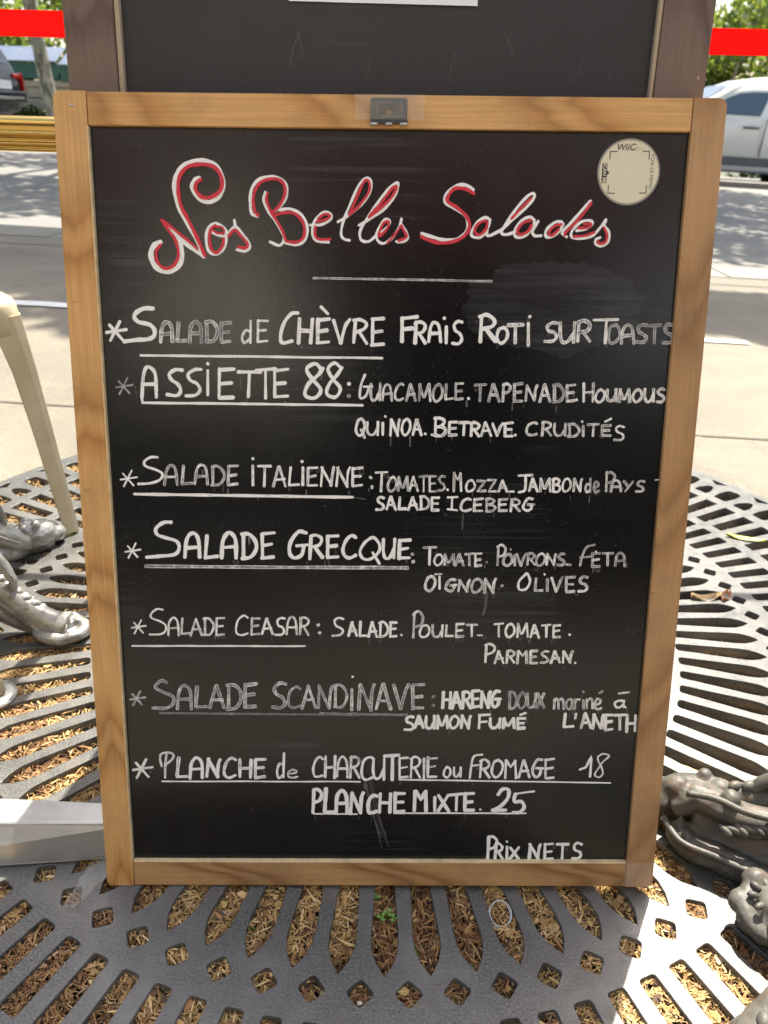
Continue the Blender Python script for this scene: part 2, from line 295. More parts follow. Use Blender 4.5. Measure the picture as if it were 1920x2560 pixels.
STROKES = '''
title|w|4.6|1|1|90.4,665 84.1,661.5 81,654.3 83,645.8 89.2,640.2 98.1,639.7 105.8,644 109.4,653.9 106.8,666.2 101.2,675.9
title|w|3.6|1|1|96,680.4 103.7,672 114.2,663.1 128.8,653.1
title|w|3.8|1|1|129.4,652.4 122.6,669 114.4,683.1 108.2,695.8 105.2,709.8 107.1,721.8 115.9,731.3 128.7,734.5 140,732.7 147.1,725.3 149.3,714 145,704.5 136,699.7 126.7,703 121.4,711.2 123,717.5 128.1,720.1
title|r|2.7|1|1|90.4,662.4 86.3,656.9 86.4,648.4 92,642.2 100.3,643.6 106.2,653.2 104.3,666.2 97.8,675.9 92.4,683.9
title|r|2.3|1|1|93.7,683.4 103.9,675.5 114.4,667.3 123.8,659.2
title|r|3.3|1|1|130.4,653.4 124,669 116.5,684.4 110.6,695.9 108.7,708.6 110.3,720.6 117.8,729 130.6,731.4 141.4,729.3 147.6,721.5 147.6,711.5 141,705.1 131.1,703.3 124.9,708.7 124.8,715 129.4,718.6
title|w|2.6|1|1|142.1,681.8 135.5,678.8 132.2,670.4 133.6,658 140.9,654.6 148.5,660.8 150.1,669.2 144.5,671.1 137.1,674.3 136.3,678.8 142.8,681 150.1,676 150.2,670.5
title|r|2.6|1|1|141,679.7 136.5,675.8 135.4,666.5 136.9,658.7 141.5,656.1 146.9,662.1 148.2,668.6
title|r|1.8|1|1|138.2,678.8 146.8,678.2 148.6,673.7 142.5,673 137.9,676.2
title|w|2.6|1|1|150.8,670.3 155.5,676.4 158.6,679.6 158.2,684.5
title|w|2.6|1|1|159,679.7 163.6,674.5 169.5,666.8 171.7,661.6 167.2,657.7 159.7,658.9
title|r|2.6|1|1|152.6,670.5 158.2,676 163.5,671.3 169.5,664.2 168,660.6 160.8,661.3
title|w|2.7|1|1|179.6,687.8 174.2,690.3 173.1,699 174.4,710.5 181.1,719.1 191.9,721.7 201.5,719.5 206.2,713.3 205.2,703.8 199.4,695.7 193.2,691.5
title|r|2.7|1|1|180.3,688.5 177,692.7 175.9,702.9 179.3,712.8 186.4,718.4 197.2,719.8 203.6,715.8 204.8,708.2 200.5,698.6 193.6,691.5
title|w|2.5|1|1|186.9,708.7 185.3,701.7 188.5,693.4 195.1,684.5 201,674.9 203.2,668.4 198.8,662.9 190,666
title|r|2.4|1|1|188.9,707.8 187.8,701.7 191.2,692.8 197.1,683.6 202,674.9 204.7,666.9
title|w|2.5|1|1|199.4,693.5 208.9,694.5 218.9,689.9 224.2,680.3 222.9,669.3 215.2,663.6 204.3,665.2
title|r|2.7|1|1|194.5,688.7 204.7,691.4 214.9,689.6 221.5,680.2 220.7,669.9 213.8,665.7 205.7,666.5
title|w|2.4|1|1|227,680.9 237.2,681.4 245.1,685.6 245.7,690.7 238.6,691.7 231.1,684.2 228.9,675.1 232.3,667.4 243.9,666.2
title|r|2.3|1|1|232.8,683.6 241.3,685.6 245.1,688.8 240.2,690.4 234.2,686.1
title|r|2.3|1|1|231.7,679.7 231.6,671.3 236.4,668.5 245.3,668.8
title|w|2.3|1|1|252.1,683.7 261.7,689.4 273.6,698.7 281.6,710.2 281.9,719.1 277.8,721.3 271.1,715.2 264.4,701.2 257.6,685.7 255.1,674.1 257.5,669.2 263,667.9
title|r|2.3|1|1|262.3,689.4 271.1,697.4 279.9,708.9 280.8,717.5 276.5,719 271.1,708.8 263.3,691.2
title|w|2.4|1|1|271.2,680.9 281.4,686.7 293.6,694.6 302.7,704.9 306.6,715 305.2,717.6 298.8,713.1 289.5,702.2 278.7,686.7 272.6,676.4 273.3,668.6 280.1,667.1 286.9,672
title|r|2.4|1|1|280.3,688 290.9,695.8 300.3,704.8 305.3,713.5 301.5,713.1 290.8,699.6 281.1,689.6
title|w|2.3|1|1|286.9,673.9 293.7,676.5 299.1,682.8 298,686.3 293.7,685.3 288.5,676.5 288.1,668.7 293.8,665.5 302,670.8 308.4,680.6 309.9,687.3
title|r|2.3|1|1|291,672 297.5,679.2 298.1,684.6 293.7,683 289.9,675.2 289.7,671.3
title|r|2|1|1|297.2,665.9 304.7,674.1 309.4,680.8
title|w|2.3|1|1|310.2,687 309.7,683.2 314.6,675.4 315.9,670.3 311.6,667.1 305.4,667.3
title|r|2.3|1|1|309.8,681.2 312.8,676.1 314.7,671.3 307.5,667.9
title|w|3|1|1|374.7,712.1 367.6,716.3 359.5,715.5 351.5,709.8 349,702.5 355.9,697.5 364.9,692.9 370.1,686.3 369.7,677.3 362.1,670.4 349.8,669 338.8,671.5 328.5,674.5
title|r|3|1|1|375.2,709.1 367.7,712.8 358.2,713.3 352.3,707.6 351.7,702.1 360,697.1 368.4,690.1 372.1,682.4 368.8,674 359.4,668.3 345.8,666.3 334.8,668.9 328.2,671.9
title|w|2.6|1|1|390.9,686.5 386.8,688.8 380.7,686.1 374.5,677.3 375,672.4 382.6,671.9 388.9,680 390,685.5 387.9,674.8 391,673.3 400.1,677.8
title|r|2.4|1|1|386.9,686.2 380.1,683.6 376.7,677.3 381.1,673.7 387.1,678.7 388.3,684.5
title|w|2.6|1|1|391,673.3 401.5,678.6 413.3,689.3 423.5,698.1 429.9,706.7 428.7,709.6 423.6,707.3 414.3,697 405.6,684.1 401.3,676.3 405.7,674.2 413.8,676.6
title|r|2.3|1|1|409.9,688 418.4,697 427.2,705.8
title|w|2.6|1|1|431.1,686.9 426.9,689.7 419.5,686.5 413.5,677.7 414.7,672.5 422.2,672.8 429.8,680.4 431.2,685.6
title|w|2.6|1|1|434.6,686.3 429.9,677.8 431.8,673.6 437.9,673.6
title|r|2.6|1|1|427.7,686.8 420.3,684.2 415.8,677.7 418.7,674.3 425.4,677.1 428.8,683
title|w|2.6|1|1|456.4,685.6 450.3,685.5 442.7,679.2 442,673.4 446.9,672.5 454.5,678.3 457.4,684.3
title|w|2.6|1|1|481.2,704 474.2,696.3 464,684.6 456.9,676.8 461.3,672.7
title|r|2.4|1|1|455.9,683.5 449.4,681.9 444.6,676.7 447.5,673.8 453.6,679.1
title|r|2.4|1|1|482,702.5 475.7,693.7 466.8,683.3 460.1,676.8 459.4,673.9
title|w|2.4|1|1|469.8,678.2 477.9,679.6 484.2,684.5 481.6,687.1 473.5,685.7 466,678.2 465.8,672.7 473,671.5 483.8,673.4 491.3,681 496.2,688.1
title|r|2.3|1|1|471.1,680.5 479.9,680.9 482.8,684.3 476.3,683.8
title|r|2.3|1|1|467.4,673 478.3,674 486.3,677
title|w|2.4|1|1|496.5,688.1 495.2,683 499.7,677.2 499.6,669.4 494,665.1 488.1,666.9 488.4,670.8 492.1,672.6
title|r|2.3|1|1|494.9,681 497.9,674.6 496.9,668.7 491.8,667.1 489.6,669.3
title_rule|w|1.8|0.6|1|229.3,634.5 252.8,634.4 276.3,634.2 299.9,634.1 323.5,633.9 347.1,633.7 370.7,633.3 394.3,633.2
first|w|2.8|0.95|0|35.7,584 54.8,586.9
first|w|2.8|0.95|0|49.1,594.3 39,576.6
first|w|2.8|0.95|0|39,591 50.5,577.6
first|w|3.8|0.95|1|80.7,606.1 72.1,606 64.5,602 62.8,597.9 66.5,593.8 76.3,591.6 80.7,586.8 79.9,581.1 73.9,578.2 63.9,577.5 51.8,575.9
first|w|3.2|0.64|1|85.8,575.6 87.4,587.4 90.7,593.4 94.8,592.9 96.9,587.6 96.8,576
first|w|3|0.56|0|87,582.6 97.8,583.8
first|w|3.3|0.61|0|103.6,593.8 101.4,576.8
first|w|3.1|0.59|0|101.3,577 110.3,577.2
first|w|3.1|0.57|1|113.1,575.4 114.4,588.7 117.8,594.1 121.5,593.5 124.1,588.4 124,575.7
first|w|3.3|0.56|0|113.8,583.8 124.7,584.2
first|w|2.8|0.59|0|129.3,576.3 129.6,594.1
first|w|3.1|0.63|1|128.1,593.9 134.5,594.8 139,589.4 138.6,582.4 135,577.2 127.7,576.6
first|w|2.9|0.55|0|143.5,593.7 142.7,576.8
first|w|2.8|0.56|0|143.1,593.2 152.5,594
first|w|2.7|0.56|0|143.6,585.1 150.3,585.5
first|w|2.8|0.65|0|142.5,576 150.9,577.1
first|w|2.3|0.72|1|169.8,585.9 165.7,587 162.2,580.7 164.3,575.6 169.3,579.3
first|w|2|0.77|0|170.7,595.9 169.8,575.4
first|w|2.3|0.74|0|177.5,596.3 176.8,576.5
first|w|1.9|0.77|0|177.2,595.9 186.8,595.8
first|w|2.3|0.74|0|177.3,586.9 184.8,587.5
first|w|2|0.78|0|176.4,576.6 186,577.7
first|w|3.3|0.95|1|214.8,603.3 208.6,602.4 201.8,594.3 198.3,582.9 199.8,576 209,577.8
first|w|3.5|0.81|0|216.2,598.2 214.9,575.7
first|w|3.3|0.88|0|228.2,597.9 226.2,576
first|w|3.5|0.79|0|215.5,587.5 227,586.9
first|w|3.5|0.82|0|233.3,598 232.9,576.3
first|w|3.1|0.87|0|233,596.8 244.2,598.1
first|w|3.5|0.89|0|232.6,586.4 242,587.9
first|w|2.8|0.92|0|232,576.1 243.3,577.2
first|w|3|0.87|0|247.8,597.1 254.3,576.1
first|w|3.1|0.92|1|254.4,575.8 258.7,591.5 263.1,597.8
first|w|3.1|0.91|0|268.4,597.3 266.6,576.8
first|w|3|0.88|1|266.4,597.1 272.5,597.7 278.4,594.4 276.2,589.3 268.2,586
first|w|3|0.92|0|271.4,587.3 278.9,575.9
first|w|3|0.93|0|284.4,598.5 284.1,575.2
first|w|3.4|0.89|0|283.8,598.2 294.7,598.9
first|w|3.3|0.81|0|284.1,586.2 293.2,587.5
first|w|3.5|0.85|0|283.2,574.6 294.7,575.6
first|w|2.8|0.95|0|236.1,609.1 242.6,602.7
first|w|2.2|0.85|1|66.4,563.3 98.8,563.3 131.2,563.1 163.7,563.2 196.1,563 228.6,562.7 261.1,562.9 293.6,562.7
first|w|3.6|1|0|311.8,599.6 311.9,577.9
first|w|3.4|1|0|311.9,599.1 326.1,600.8
first|w|3.5|1|0|312.2,589.3 322,590.3
first|w|3.5|1|0|324.9,596 324.2,576.5
first|w|3.1|0.88|1|323.8,594.3 328.5,596.1 333.4,593.2 331.4,587.4 325.4,585.3
first|w|3.1|1|0|327.6,586 333.9,576.6
first|w|2.9|0.92|1|336.9,578 338.4,590.7 340.9,595.5 344.1,595.1 346.6,590.8 348.2,577.9
first|w|3.3|0.97|0|337.4,585.6 347.8,586.1
first|w|3|0.9|0|353.2,592.2 353.4,577
first|w|2.8|0.91|1|367.9,596.2 364.1,597 360.5,593.6 361.9,588.5 365.9,585.8 368,581 365.1,576.6 359,577
first|w|3|1|0|350.8,600 351.4,599.4
first|w|3.4|0.9|0|385.8,602.2 385.4,578.3
first|w|3.5|0.95|1|383.9,601.3 390.9,603.1 397.9,598.1 396,592.7 386,589.9
first|w|3.9|0.99|0|389.9,590.8 399.9,579
first|w|3|0.83|1|406.6,591.8 402.5,589.8 400.8,583.2 402.2,578.9 406,577.5 410.1,581.9 410.5,587.8 407.3,591.8 405.4,590.9
first|w|3.4|0.75|0|410.7,593.9 425,594.4
first|w|3|0.74|0|417.7,594.2 418.2,577.5
first|w|2.9|0.82|0|429.8,595.9 430.7,575.4
first|w|3.1|0.8|0|430.7,602.1 431.2,601.4
first|w|2.9|0.75|1|457,596.1 452,596.3 447.8,593.1 449.1,589.1 454.2,587.6 456.9,583.6 453.3,579.8 445.8,579.3
first|w|3.2|0.68|1|459.7,596.7 460.3,585.7 462.9,578.7 468.2,580.1 472.8,587.2
first|w|2.8|0.7|0|473.1,597 473.1,578.4
first|w|2.7|0.75|0|477.1,598.2 476.9,579.5
first|w|3.4|0.65|1|475.9,596.3 481.5,598.6 487.4,595.5 485.5,589.6 477.8,588.1
first|w|2.8|0.7|0|480.9,588.9 488.4,579.8
first|w|2.5|0.76|0|490.7,599.2 513.7,599.9
first|w|2.7|0.79|0|502.8,598.8 503,578.1
first|w|2.5|0.6|1|511.8,594.8 507.2,593.1 505.5,585.4 507.5,579 511.7,578.8 516,584 515.8,589.9 512.4,594.8 510.3,594.3
first|w|2.5|0.63|1|518.2,577.8 518.7,589.6 521.6,594.6 525.2,594.4 527.8,590.2 530,577.9
first|w|2.8|0.62|0|518.4,584.7 529.2,586.1
first|w|2.9|0.58|1|540.8,594.9 536.7,595.1 533.1,592.5 534.5,588.6 538.9,586.1 541.4,583.1 538.5,579.4 531.9,579.8
first|w|2.8|0.53|0|541.9,594.5 554.3,595.1
first|w|2.4|0.56|0|548.4,594.9 549,578.3
first|w|2.9|0.59|1|565.9,594.7 561.5,596 558.1,593.2 559.8,588.5 563.9,586.7 566.2,582.7 563.8,579.3 557,579.2
second|w|1.5|0.6|0|41.5,533.4 57.8,535.9
second|w|1.5|0.6|0|52.9,542.3 44.3,527
second|w|1.5|0.6|0|44.3,539.4 54.1,527.9
second|w|3.2|0.85|1|65.5,523.7 67.9,543.8 71.5,552.5 76.7,550.8 79.5,544.2 79.2,524.4
second|w|3.2|0.95|0|66.5,536.5 79.9,536.8
second|w|3.3|0.87|1|105.3,549.9 98.6,550.4 92.5,546.1 94.7,540.7 100.1,536.9 102.6,531.2 98.8,526.3 89.2,527.2
second|w|3|0.86|1|122.9,550.8 117,550.6 110.4,546.4 112.2,540.6 118,537.7 121,531.8 116.4,526.8 107.1,526
second|w|2.5|0.93|0|129,550.1 128.1,526.7
second|w|3.3|1|0|129,556.4 129.5,555.7
second|w|2.9|0.96|0|140.1,551.8 138.7,524.9
second|w|3.4|0.92|0|140.1,550.6 153.8,551.4
second|w|3.2|0.94|0|140,537.5 151.3,538.6
second|w|3.6|0.95|0|138.7,524.3 152.4,524.9
second|w|3|0.89|0|157.2,548.8 179,548.8
second|w|3|0.9|0|168.2,548.2 166.5,525.5
second|w|2.9|0.97|0|174.3,550.4 193,552.1
second|w|2.6|0.98|0|183.4,550.4 182.9,524.1
second|w|2.8|0.99|0|192,551.5 191.6,525.3
second|w|2.9|0.85|0|192,550.1 204.8,551.8
second|w|3.4|0.91|0|192.4,538 202,538.9
second|w|2.9|0.95|0|191.4,525.8 204.1,526.6
second|w|3.5|0.98|1|236.1,552 230.3,557 222.2,552.1 226.9,543.3 235.4,532.7 229.5,525 220.4,527.6 223.6,538 233,546.5 237.7,552.9
second|w|3.2|0.87|1|254.8,553.2 248.5,557.8 242.4,552.3 246.6,543.4 253.9,534.1 249.2,525.9 241.1,529 243.4,538 251,546.9 255.6,553.7
second|w|3.7|0.85|0|261.9,538.9 262.4,538.2
second|w|3.7|0.6|0|261.9,527.5 262.4,526.8
second|w|2.2|0.8|1|277.4,547.4 273.5,537.3 272.7,525.6 278.1,527.3 281.1,535.7
second|w|2|0.8|0|276,536 284.5,536.1
second|w|2.4|0.85|0|65.5,523.6 65.9,518.9
second|w|2.4|0.9|1|66,519.2 95.8,519 125.7,519.1 155.5,518.9 185.4,518.8 215.3,518.6 245.3,518.7 275.2,518.4
second|w|2.5|0.69|1|283,538.7 282.8,529 284.2,523.6 288,524.4 291,531
second|w|2.2|0.66|0|291.8,539.3 291.4,523.2
second|w|2|0.69|1|294.2,523.1 295,533.3 297.3,537.8 300.1,537.5 301.7,534 302.9,522.8
second|w|2.3|0.63|0|294.6,528.9 303.1,530.1
second|w|2.2|0.66|1|313.8,537.9 311.3,538.9 307.8,535.7 306,529.7 306.6,524.8 310.2,523.6 313.8,525.4
second|w|2.5|0.64|0|316.8,523 320.4,538.4 321,538
second|w|2.1|0.65|0|320.6,539.1 325.5,522.9
second|w|2.5|0.7|0|317.6,528.4 324.7,529.3
second|w|2|0.62|0|328.9,523 329.5,539.1
second|w|2.3|0.63|1|329,538.7 332.4,527.8 334.2,526.9
second|w|2.3|0.7|0|334.1,526.8 337.9,538.7
second|w|2.4|0.71|0|338.1,539.2 339.6,522.8
second|w|2.3|0.63|1|347.3,538.7 344.2,536.5 341.9,529.8 343.5,523.7 346.7,523 350.4,527.7 350.8,533.9 348.5,538.6 346.2,538.2
second|w|2.5|0.64|0|354.6,539 354,525
second|w|2.1|0.69|0|354,524.5 361.3,525.7
second|w|2|0.62|0|363.4,540 363.8,524.4
second|w|2.2|0.7|0|363.3,539.4 370.5,539.8
second|w|2.1|0.61|0|363.9,532.3 369.5,532.8
second|w|2.3|0.65|0|363.7,524.6 370.6,525.4
second|w|2.7|1|0|375.7,526 376.3,525.3
second|w|2.2|0.66|0|381.5,538.3 392.2,538.9
second|w|2.5|0.64|0|386.9,538.3 386.9,523.4
second|w|2.6|0.6|0|395.2,523 398.8,539.6 399.9,538.9
second|w|2.5|0.63|0|399.4,539.4 405.4,522.8
second|w|2.6|0.65|0|396.3,529.4 403.6,529.1
second|w|2.4|0.71|0|409,539.4 408.7,523.1
second|w|2.5|0.69|1|408.3,538.3 411.9,539.7 415.5,537.3 413.9,532.5 409.3,530.7
second|w|2.6|0.71|0|419.3,539.2 419.8,522.9
second|w|2.7|0.6|0|418.7,539.1 426.8,540.2
second|w|2.5|0.7|0|419.3,531.3 426,532.4
second|w|2.6|0.68|0|419.6,523.5 427.2,523.6
second|w|2.2|0.67|0|430.6,523.7 431.2,538.5
second|w|2.2|0.7|0|431,538.4 439,524
second|w|2.4|0.7|1|438.9,524.2 439.4,534.1 441,538.7
second|w|2.5|0.67|0|444,522.9 447.5,539.3 448.5,539.1
second|w|2.6|0.7|0|448,539.7 453.9,523.3
second|w|2.4|0.67|0|444.8,529 452.9,529.2
second|w|2.8|0.71|0|458.1,522.9 457.4,539.2
second|w|2.7|0.62|1|456.1,538.6 461.2,539.2 465.7,534.3 466.5,529.2 463.2,524.1 457.2,523
second|w|2.4|0.64|0|469.3,539.2 470.2,523.4
second|w|2.2|0.64|0|469.5,538.5 477.1,539.4
second|w|2.5|0.65|0|469.8,531.4 476.2,532.3
second|w|2.4|0.7|0|469.9,523.7 477.4,524.6
second|w|2.5|1|0|478.9,525.6 479.4,524.9
second|w|2.5|0.78|0|485.2,540.8 486.1,523.6
second|w|2.2|0.66|0|494.3,541.2 494.8,523.6
second|w|2.2|0.74|0|485.5,532.1 494.5,532.8
second|w|2.4|0.73|1|502,535.4 498.9,533 497,527.9 498.4,524.2 501.8,523.2 504.9,526.7 505.4,531.9 502.5,534.7 500.7,534.9
second|w|2.8|0.67|1|508,535.1 508.2,528.4 509.8,524.7 513.7,525.2 516.1,529.9
second|w|2.9|0.71|0|516.1,535.6 516.8,524.2
second|w|2.9|0.67|0|519.8,523.5 520.3,535.5
second|w|2.7|0.75|1|519.9,535.5 523.3,527.3 525,526.5
second|w|2.6|0.75|0|525.1,526.4 528.5,535.8
second|w|2.6|0.77|0|528.5,535.9 530.2,523.5
second|w|2.5|0.76|1|537.4,535.7 534.5,533.6 532.6,528.7 534.4,524.6 537.3,523.8 540.8,527.4 540.9,531.9 538.6,535.1 536.9,534.8
second|w|2.6|0.78|1|543.8,536.1 544.1,529 546.3,524.1 549.6,524.8 551.8,530.3
second|w|2.6|0.77|0|552,536.1 552.7,524.1
second|w|2.7|0.74|1|562.4,535.4 559.3,536.4 556.5,533.9 557.6,531.3 561.1,529.6 562.6,526.8 560.5,523.9 555.9,524.1
third|w|2.6|0.81|1|273.9,505.9 270.7,503.4 268.8,495.8 270,491.1 273.3,489.7 276.6,494.9 276.9,500.9 275,505.1 273.2,505.3
third|w|2.5|0.75|0|273.8,495.4 277.2,487.4
third|w|2.1|0.79|1|279.8,502.8 279.8,494.9 281.4,490.9 285.9,490.8 289.2,496.7
third|w|2.4|0.88|0|289.9,503 289.7,490.1
third|w|2.5|0.85|0|294.5,501.9 294.6,490.4
third|w|2.1|1|0|296.7,508.4 297.2,507.7
third|w|2.7|0.84|0|301.9,489.8 302.7,505.4
third|w|2.7|0.83|0|302.6,505.4 309.1,489.6
third|w|2.3|0.78|1|308.6,489.6 309.6,500.4 310.5,505.3
third|w|2.4|0.88|1|318,505.8 314.6,503.4 312.9,497.1 313.9,491.8 316.9,490.4 320.4,495.6 320.7,501.7 318.5,505.6 316.7,505.6
third|w|2.8|0.85|0|323.5,490.6 327,505.8 327.6,504.8
third|w|2.7|0.79|0|327.2,505.4 331.7,490.4
third|w|2.2|0.85|0|324.6,495.9 330.8,495.8
third|w|2.5|1|0|335.2,492 335.7,491.3
third|w|2.6|0.81|0|345.1,490.1 345,506.9
third|w|3|0.81|1|344,506.5 349.4,506.8 353.6,504.1 350.7,499.3 345.1,498.5
third|w|3.2|0.76|1|345.8,498.4 351.8,498.3 355.2,494.8 351.3,490 344.1,490.4
third|w|2.2|0.8|0|341.4,490.8 347.8,490.4
third|w|2.6|0.85|0|358.5,503 358.4,490.6
third|w|2.5|0.82|0|358.3,503 365.7,503.2
third|w|2.5|0.78|0|358.7,496.9 364.7,497.3
third|w|2.6|0.74|0|358.1,490.5 365.6,491
third|w|2.7|0.8|0|367.4,502.6 377.2,502.9
third|w|2.3|0.82|0|372.6,502.5 372.3,490.5
third|w|2.7|0.79|0|379.8,502.5 379.5,489.9
third|w|2.8|0.8|1|378.6,502 382.7,502.9 386.8,500.8 385.5,497.1 379.9,495.6
third|w|2.4|0.86|0|382.5,495.8 387.3,489.5
third|w|2.5|0.75|0|389.2,490 392.7,502.9 393.4,503
third|w|2.3|0.84|0|393.1,503.2 398.9,490
third|w|2.4|0.82|0|390.2,495 397.4,495.2
third|w|2.2|0.84|0|399.8,502.2 404.6,490.1
third|w|2.7|0.73|1|404.6,490.4 407.5,499 410.2,502.2
third|w|2.7|0.8|0|412,502.4 412.2,489.6
third|w|2.8|0.83|0|411.9,502.2 419.2,503
third|w|2.7|0.82|0|412.2,496.5 418.2,496.6
third|w|2.7|0.84|0|412.1,490 419.3,490.1
third|w|2.5|1|0|421.8,491.4 422.3,490.7
third|w|2.3|0.75|1|442.7,502.1 439.5,503.2 434.6,501 432.7,496.2 433.7,492.4 437.9,491.1 442.8,492.3
third|w|2.5|0.69|0|448.5,504.2 447.9,490.7
third|w|2.2|0.74|1|447.3,503.1 451.6,503.9 455.9,501.6 454.4,498.6 448.9,496.7
third|w|2.2|0.71|0|451.4,497.2 456.7,491
third|w|2.1|0.66|1|459.6,502.6 459.5,495.4 462,491.2 466.5,491.8 469.4,496.9
third|w|2.5|0.68|0|469.8,502.4 470.2,491
third|w|2.2|0.67|0|474.7,490.3 473.9,501.8
third|w|2.4|0.67|1|472.6,501.8 478,502 482.7,498.3 483.1,494.2 479.5,490.7 473,490.1
third|w|2.3|0.68|0|487.1,500.3 487.6,490.6
third|w|2.3|0.68|0|491.2,501.6 501.9,502.3
third|w|2.2|0.74|0|497.1,501.9 496.9,490.9
third|w|2.3|0.65|0|505.3,501 506,491
third|w|2.3|0.64|0|505.3,500.7 513.7,501.1
third|w|2.6|0.72|0|505.8,496.1 512.5,496.4
third|w|2.5|0.7|0|505.8,491.4 513.9,491.3
third|w|2|0.8|0|485.5,504.9 486.1,504.2
third|w|2.2|0.9|0|507.9,504.7 513.5,507.6
third|w|2|0.73|1|526.6,499.5 522.1,500.7 518.8,498.4 520.5,494.9 524.6,493.2 526.6,490.3 524.2,487.3 517.5,487.3
fourth|w|1.6|0.85|0|40.2,444.9 56.7,447.5
fourth|w|1.6|0.85|0|51.8,454.1 43.1,438.2
fourth|w|1.6|0.85|0|43,451.1 52.9,439.1
fourth|w|2.4|0.85|1|77.3,467 70.8,467 64.4,462.8 65.5,458.2 74.7,455 81.1,451 78.6,445.2 69.5,441.7 57.1,440.7
fourth|w|2.4|0.64|1|82.5,439.8 85.2,453.4 88.7,459 92.1,458.6 94.3,453.4 95.1,440
fourth|w|2.3|0.72|0|83.5,447.8 95.7,448.1
fourth|w|2.8|0.69|0|102,458.9 99.9,441.3
fourth|w|2.6|0.67|0|99.3,441.1 109.7,442
fourth|w|2.4|0.69|1|112.1,440.9 114.4,454.2 117.5,459.4 121.9,459.2 124,453.4 124.6,440.6
fourth|w|2.5|0.65|0|113,448.4 125,449.2
fourth|w|2.5|0.69|0|129.8,440.5 130.2,458.5
fourth|w|2.4|0.7|1|129.3,458.1 135.2,458.8 140.5,453.1 140.6,446.7 135.5,440.7 128,440.3
fourth|w|2.6|0.66|0|145.6,458.7 144.5,441
fourth|w|2.3|0.74|0|145.2,458.8 154.7,459.4
fourth|w|2.7|0.73|0|145.2,449.4 152.9,450.5
fourth|w|2.4|0.73|0|144.5,440.3 153.9,441.7
fourth|w|2.5|0.77|0|169,459.6 168.6,440.1
fourth|w|2.8|1|0|169,466.7 169.5,466
fourth|w|2.5|0.83|0|174.1,459.2 186.6,459.2
fourth|w|2.6|0.73|0|180.6,458.5 179.6,439.2
fourth|w|2.4|0.73|0|188.4,439.2 193.8,459.1 195,458.7
fourth|w|2.3|0.74|0|194.5,459 200.2,439.3
fourth|w|2.3|0.85|0|190,445.7 199.7,446.8
fourth|w|2.5|0.85|0|205.6,458.2 203.8,441.5
fourth|w|2.6|0.78|0|203.8,440.7 213.4,441.3
fourth|w|2.7|0.83|0|217.5,458.3 217.1,440.7
fourth|w|2.4|0.73|0|222.5,458 222,440.9
fourth|w|2.2|0.86|0|222.3,457.7 231.6,458.1
fourth|w|2.4|0.73|0|222.6,448.7 230,450.4
fourth|w|2.3|0.84|0|221.8,440.5 230.9,440.8
fourth|w|2.1|0.81|0|234.8,439.8 236.4,458.8
fourth|w|2.3|0.85|0|235.4,458.5 245.1,440.4
fourth|w|2.7|0.74|1|244.3,440.3 246.2,452.5 247.4,458.7
fourth|w|2.3|0.81|0|249.8,439.9 251.7,458.7
fourth|w|2.5|0.73|0|250.8,458.2 260.5,439.2
fourth|w|2.2|0.84|1|260.2,439.8 261,453.3 263.1,458.7
fourth|w|2.5|0.77|0|265.7,458.2 265.6,440.7
fourth|w|2.5|0.78|0|265.7,457.2 275.3,458.4
fourth|w|2.7|0.8|0|266.1,449.7 273.4,450
fourth|w|2.2|0.74|0|265.3,440.1 274.9,441.3
fourth|w|2.9|1|0|216.4,464.3 216.9,463.6
fourth|w|2.3|0.8|0|282.5,449.5 283,448.9
fourth|w|2.1|0.7|0|284.2,438.7 284.7,438.1
fourth|w|2.9|0.85|1|52.8,430.8 83.1,430.5 113.4,430.3 143.8,430.1 174.2,429.9 204.6,429.6 235,429.3 265.5,429.2
fourth|w|0.82|0.3|0|265.5,429 277.9,427.4
fourth|w|2.3|0.7|0|283.2,448.9 283.7,448.1
fourth|w|2.3|0.8|0|284.3,440.4 284.8,439.7
fourth|w|2.1|0.74|0|287.9,453.6 299.4,454.3
fourth|w|2.5|0.79|0|294,453.2 293.3,435.1
fourth|w|2.2|0.69|1|305.1,449.8 302.2,447.3 299.9,441.4 301.1,435.9 304.3,435.8 307.7,439.5 308,445.2 305.8,449.4 304,448.7
fourth|w|2.2|0.69|0|310.2,435.7 310.5,449.7
fourth|w|1.9|0.67|1|310.6,449.6 313.2,439.8 314.7,439.3
fourth|w|2.3|0.63|0|314.9,439 318.5,450
fourth|w|2.1|0.63|0|318.9,450 319.6,435.8
fourth|w|1.9|0.7|0|321.1,435.6 324.5,449.9 325.3,450
fourth|w|2|0.7|0|324.7,449.8 329.3,435.6
fourth|w|2.3|0.73|0|322.2,441.4 328.3,441.5
fourth|w|2|0.63|0|330.5,449.9 338.6,450.7
fourth|w|1.8|0.73|0|334.7,449.6 334.9,435.2
fourth|w|2|0.71|0|340.5,450.3 340.9,435.5
fourth|w|2.3|0.67|0|340.5,450.3 346.6,450.4
fourth|w|1.9|0.73|0|340.6,443 345.8,443.5
fourth|w|1.9|0.66|0|340.4,435.4 346.6,435.5
fourth|w|2.1|0.63|1|355.5,450 352.4,450.6 349.9,448.4 351,444.9 354.1,442.6 355.2,439.4 353.2,436.8 348.6,436.4
fourth|w|2.5|1|0|358,437.6 358.6,436.9
fourth|w|2.2|0.67|0|364.3,435.5 364.4,454
fourth|w|2|0.75|0|364.1,454.2 367.5,446.9 370.7,453.1
fourth|w|2.1|0.77|0|370.4,453.8 371.6,435.9
fourth|w|2.2|0.77|1|381.5,446.9 378,445.3 376.3,440 377.5,436.3 380.7,435.9 384.4,439 384.4,443.3 382.1,446.6 380.3,446.1
fourth|w|2.3|0.67|0|387,446.2 395.1,446.3 387.6,436 395.6,436.5
fourth|w|2.2|0.71|0|397.1,447 405.3,447.4 398.3,436 406,436
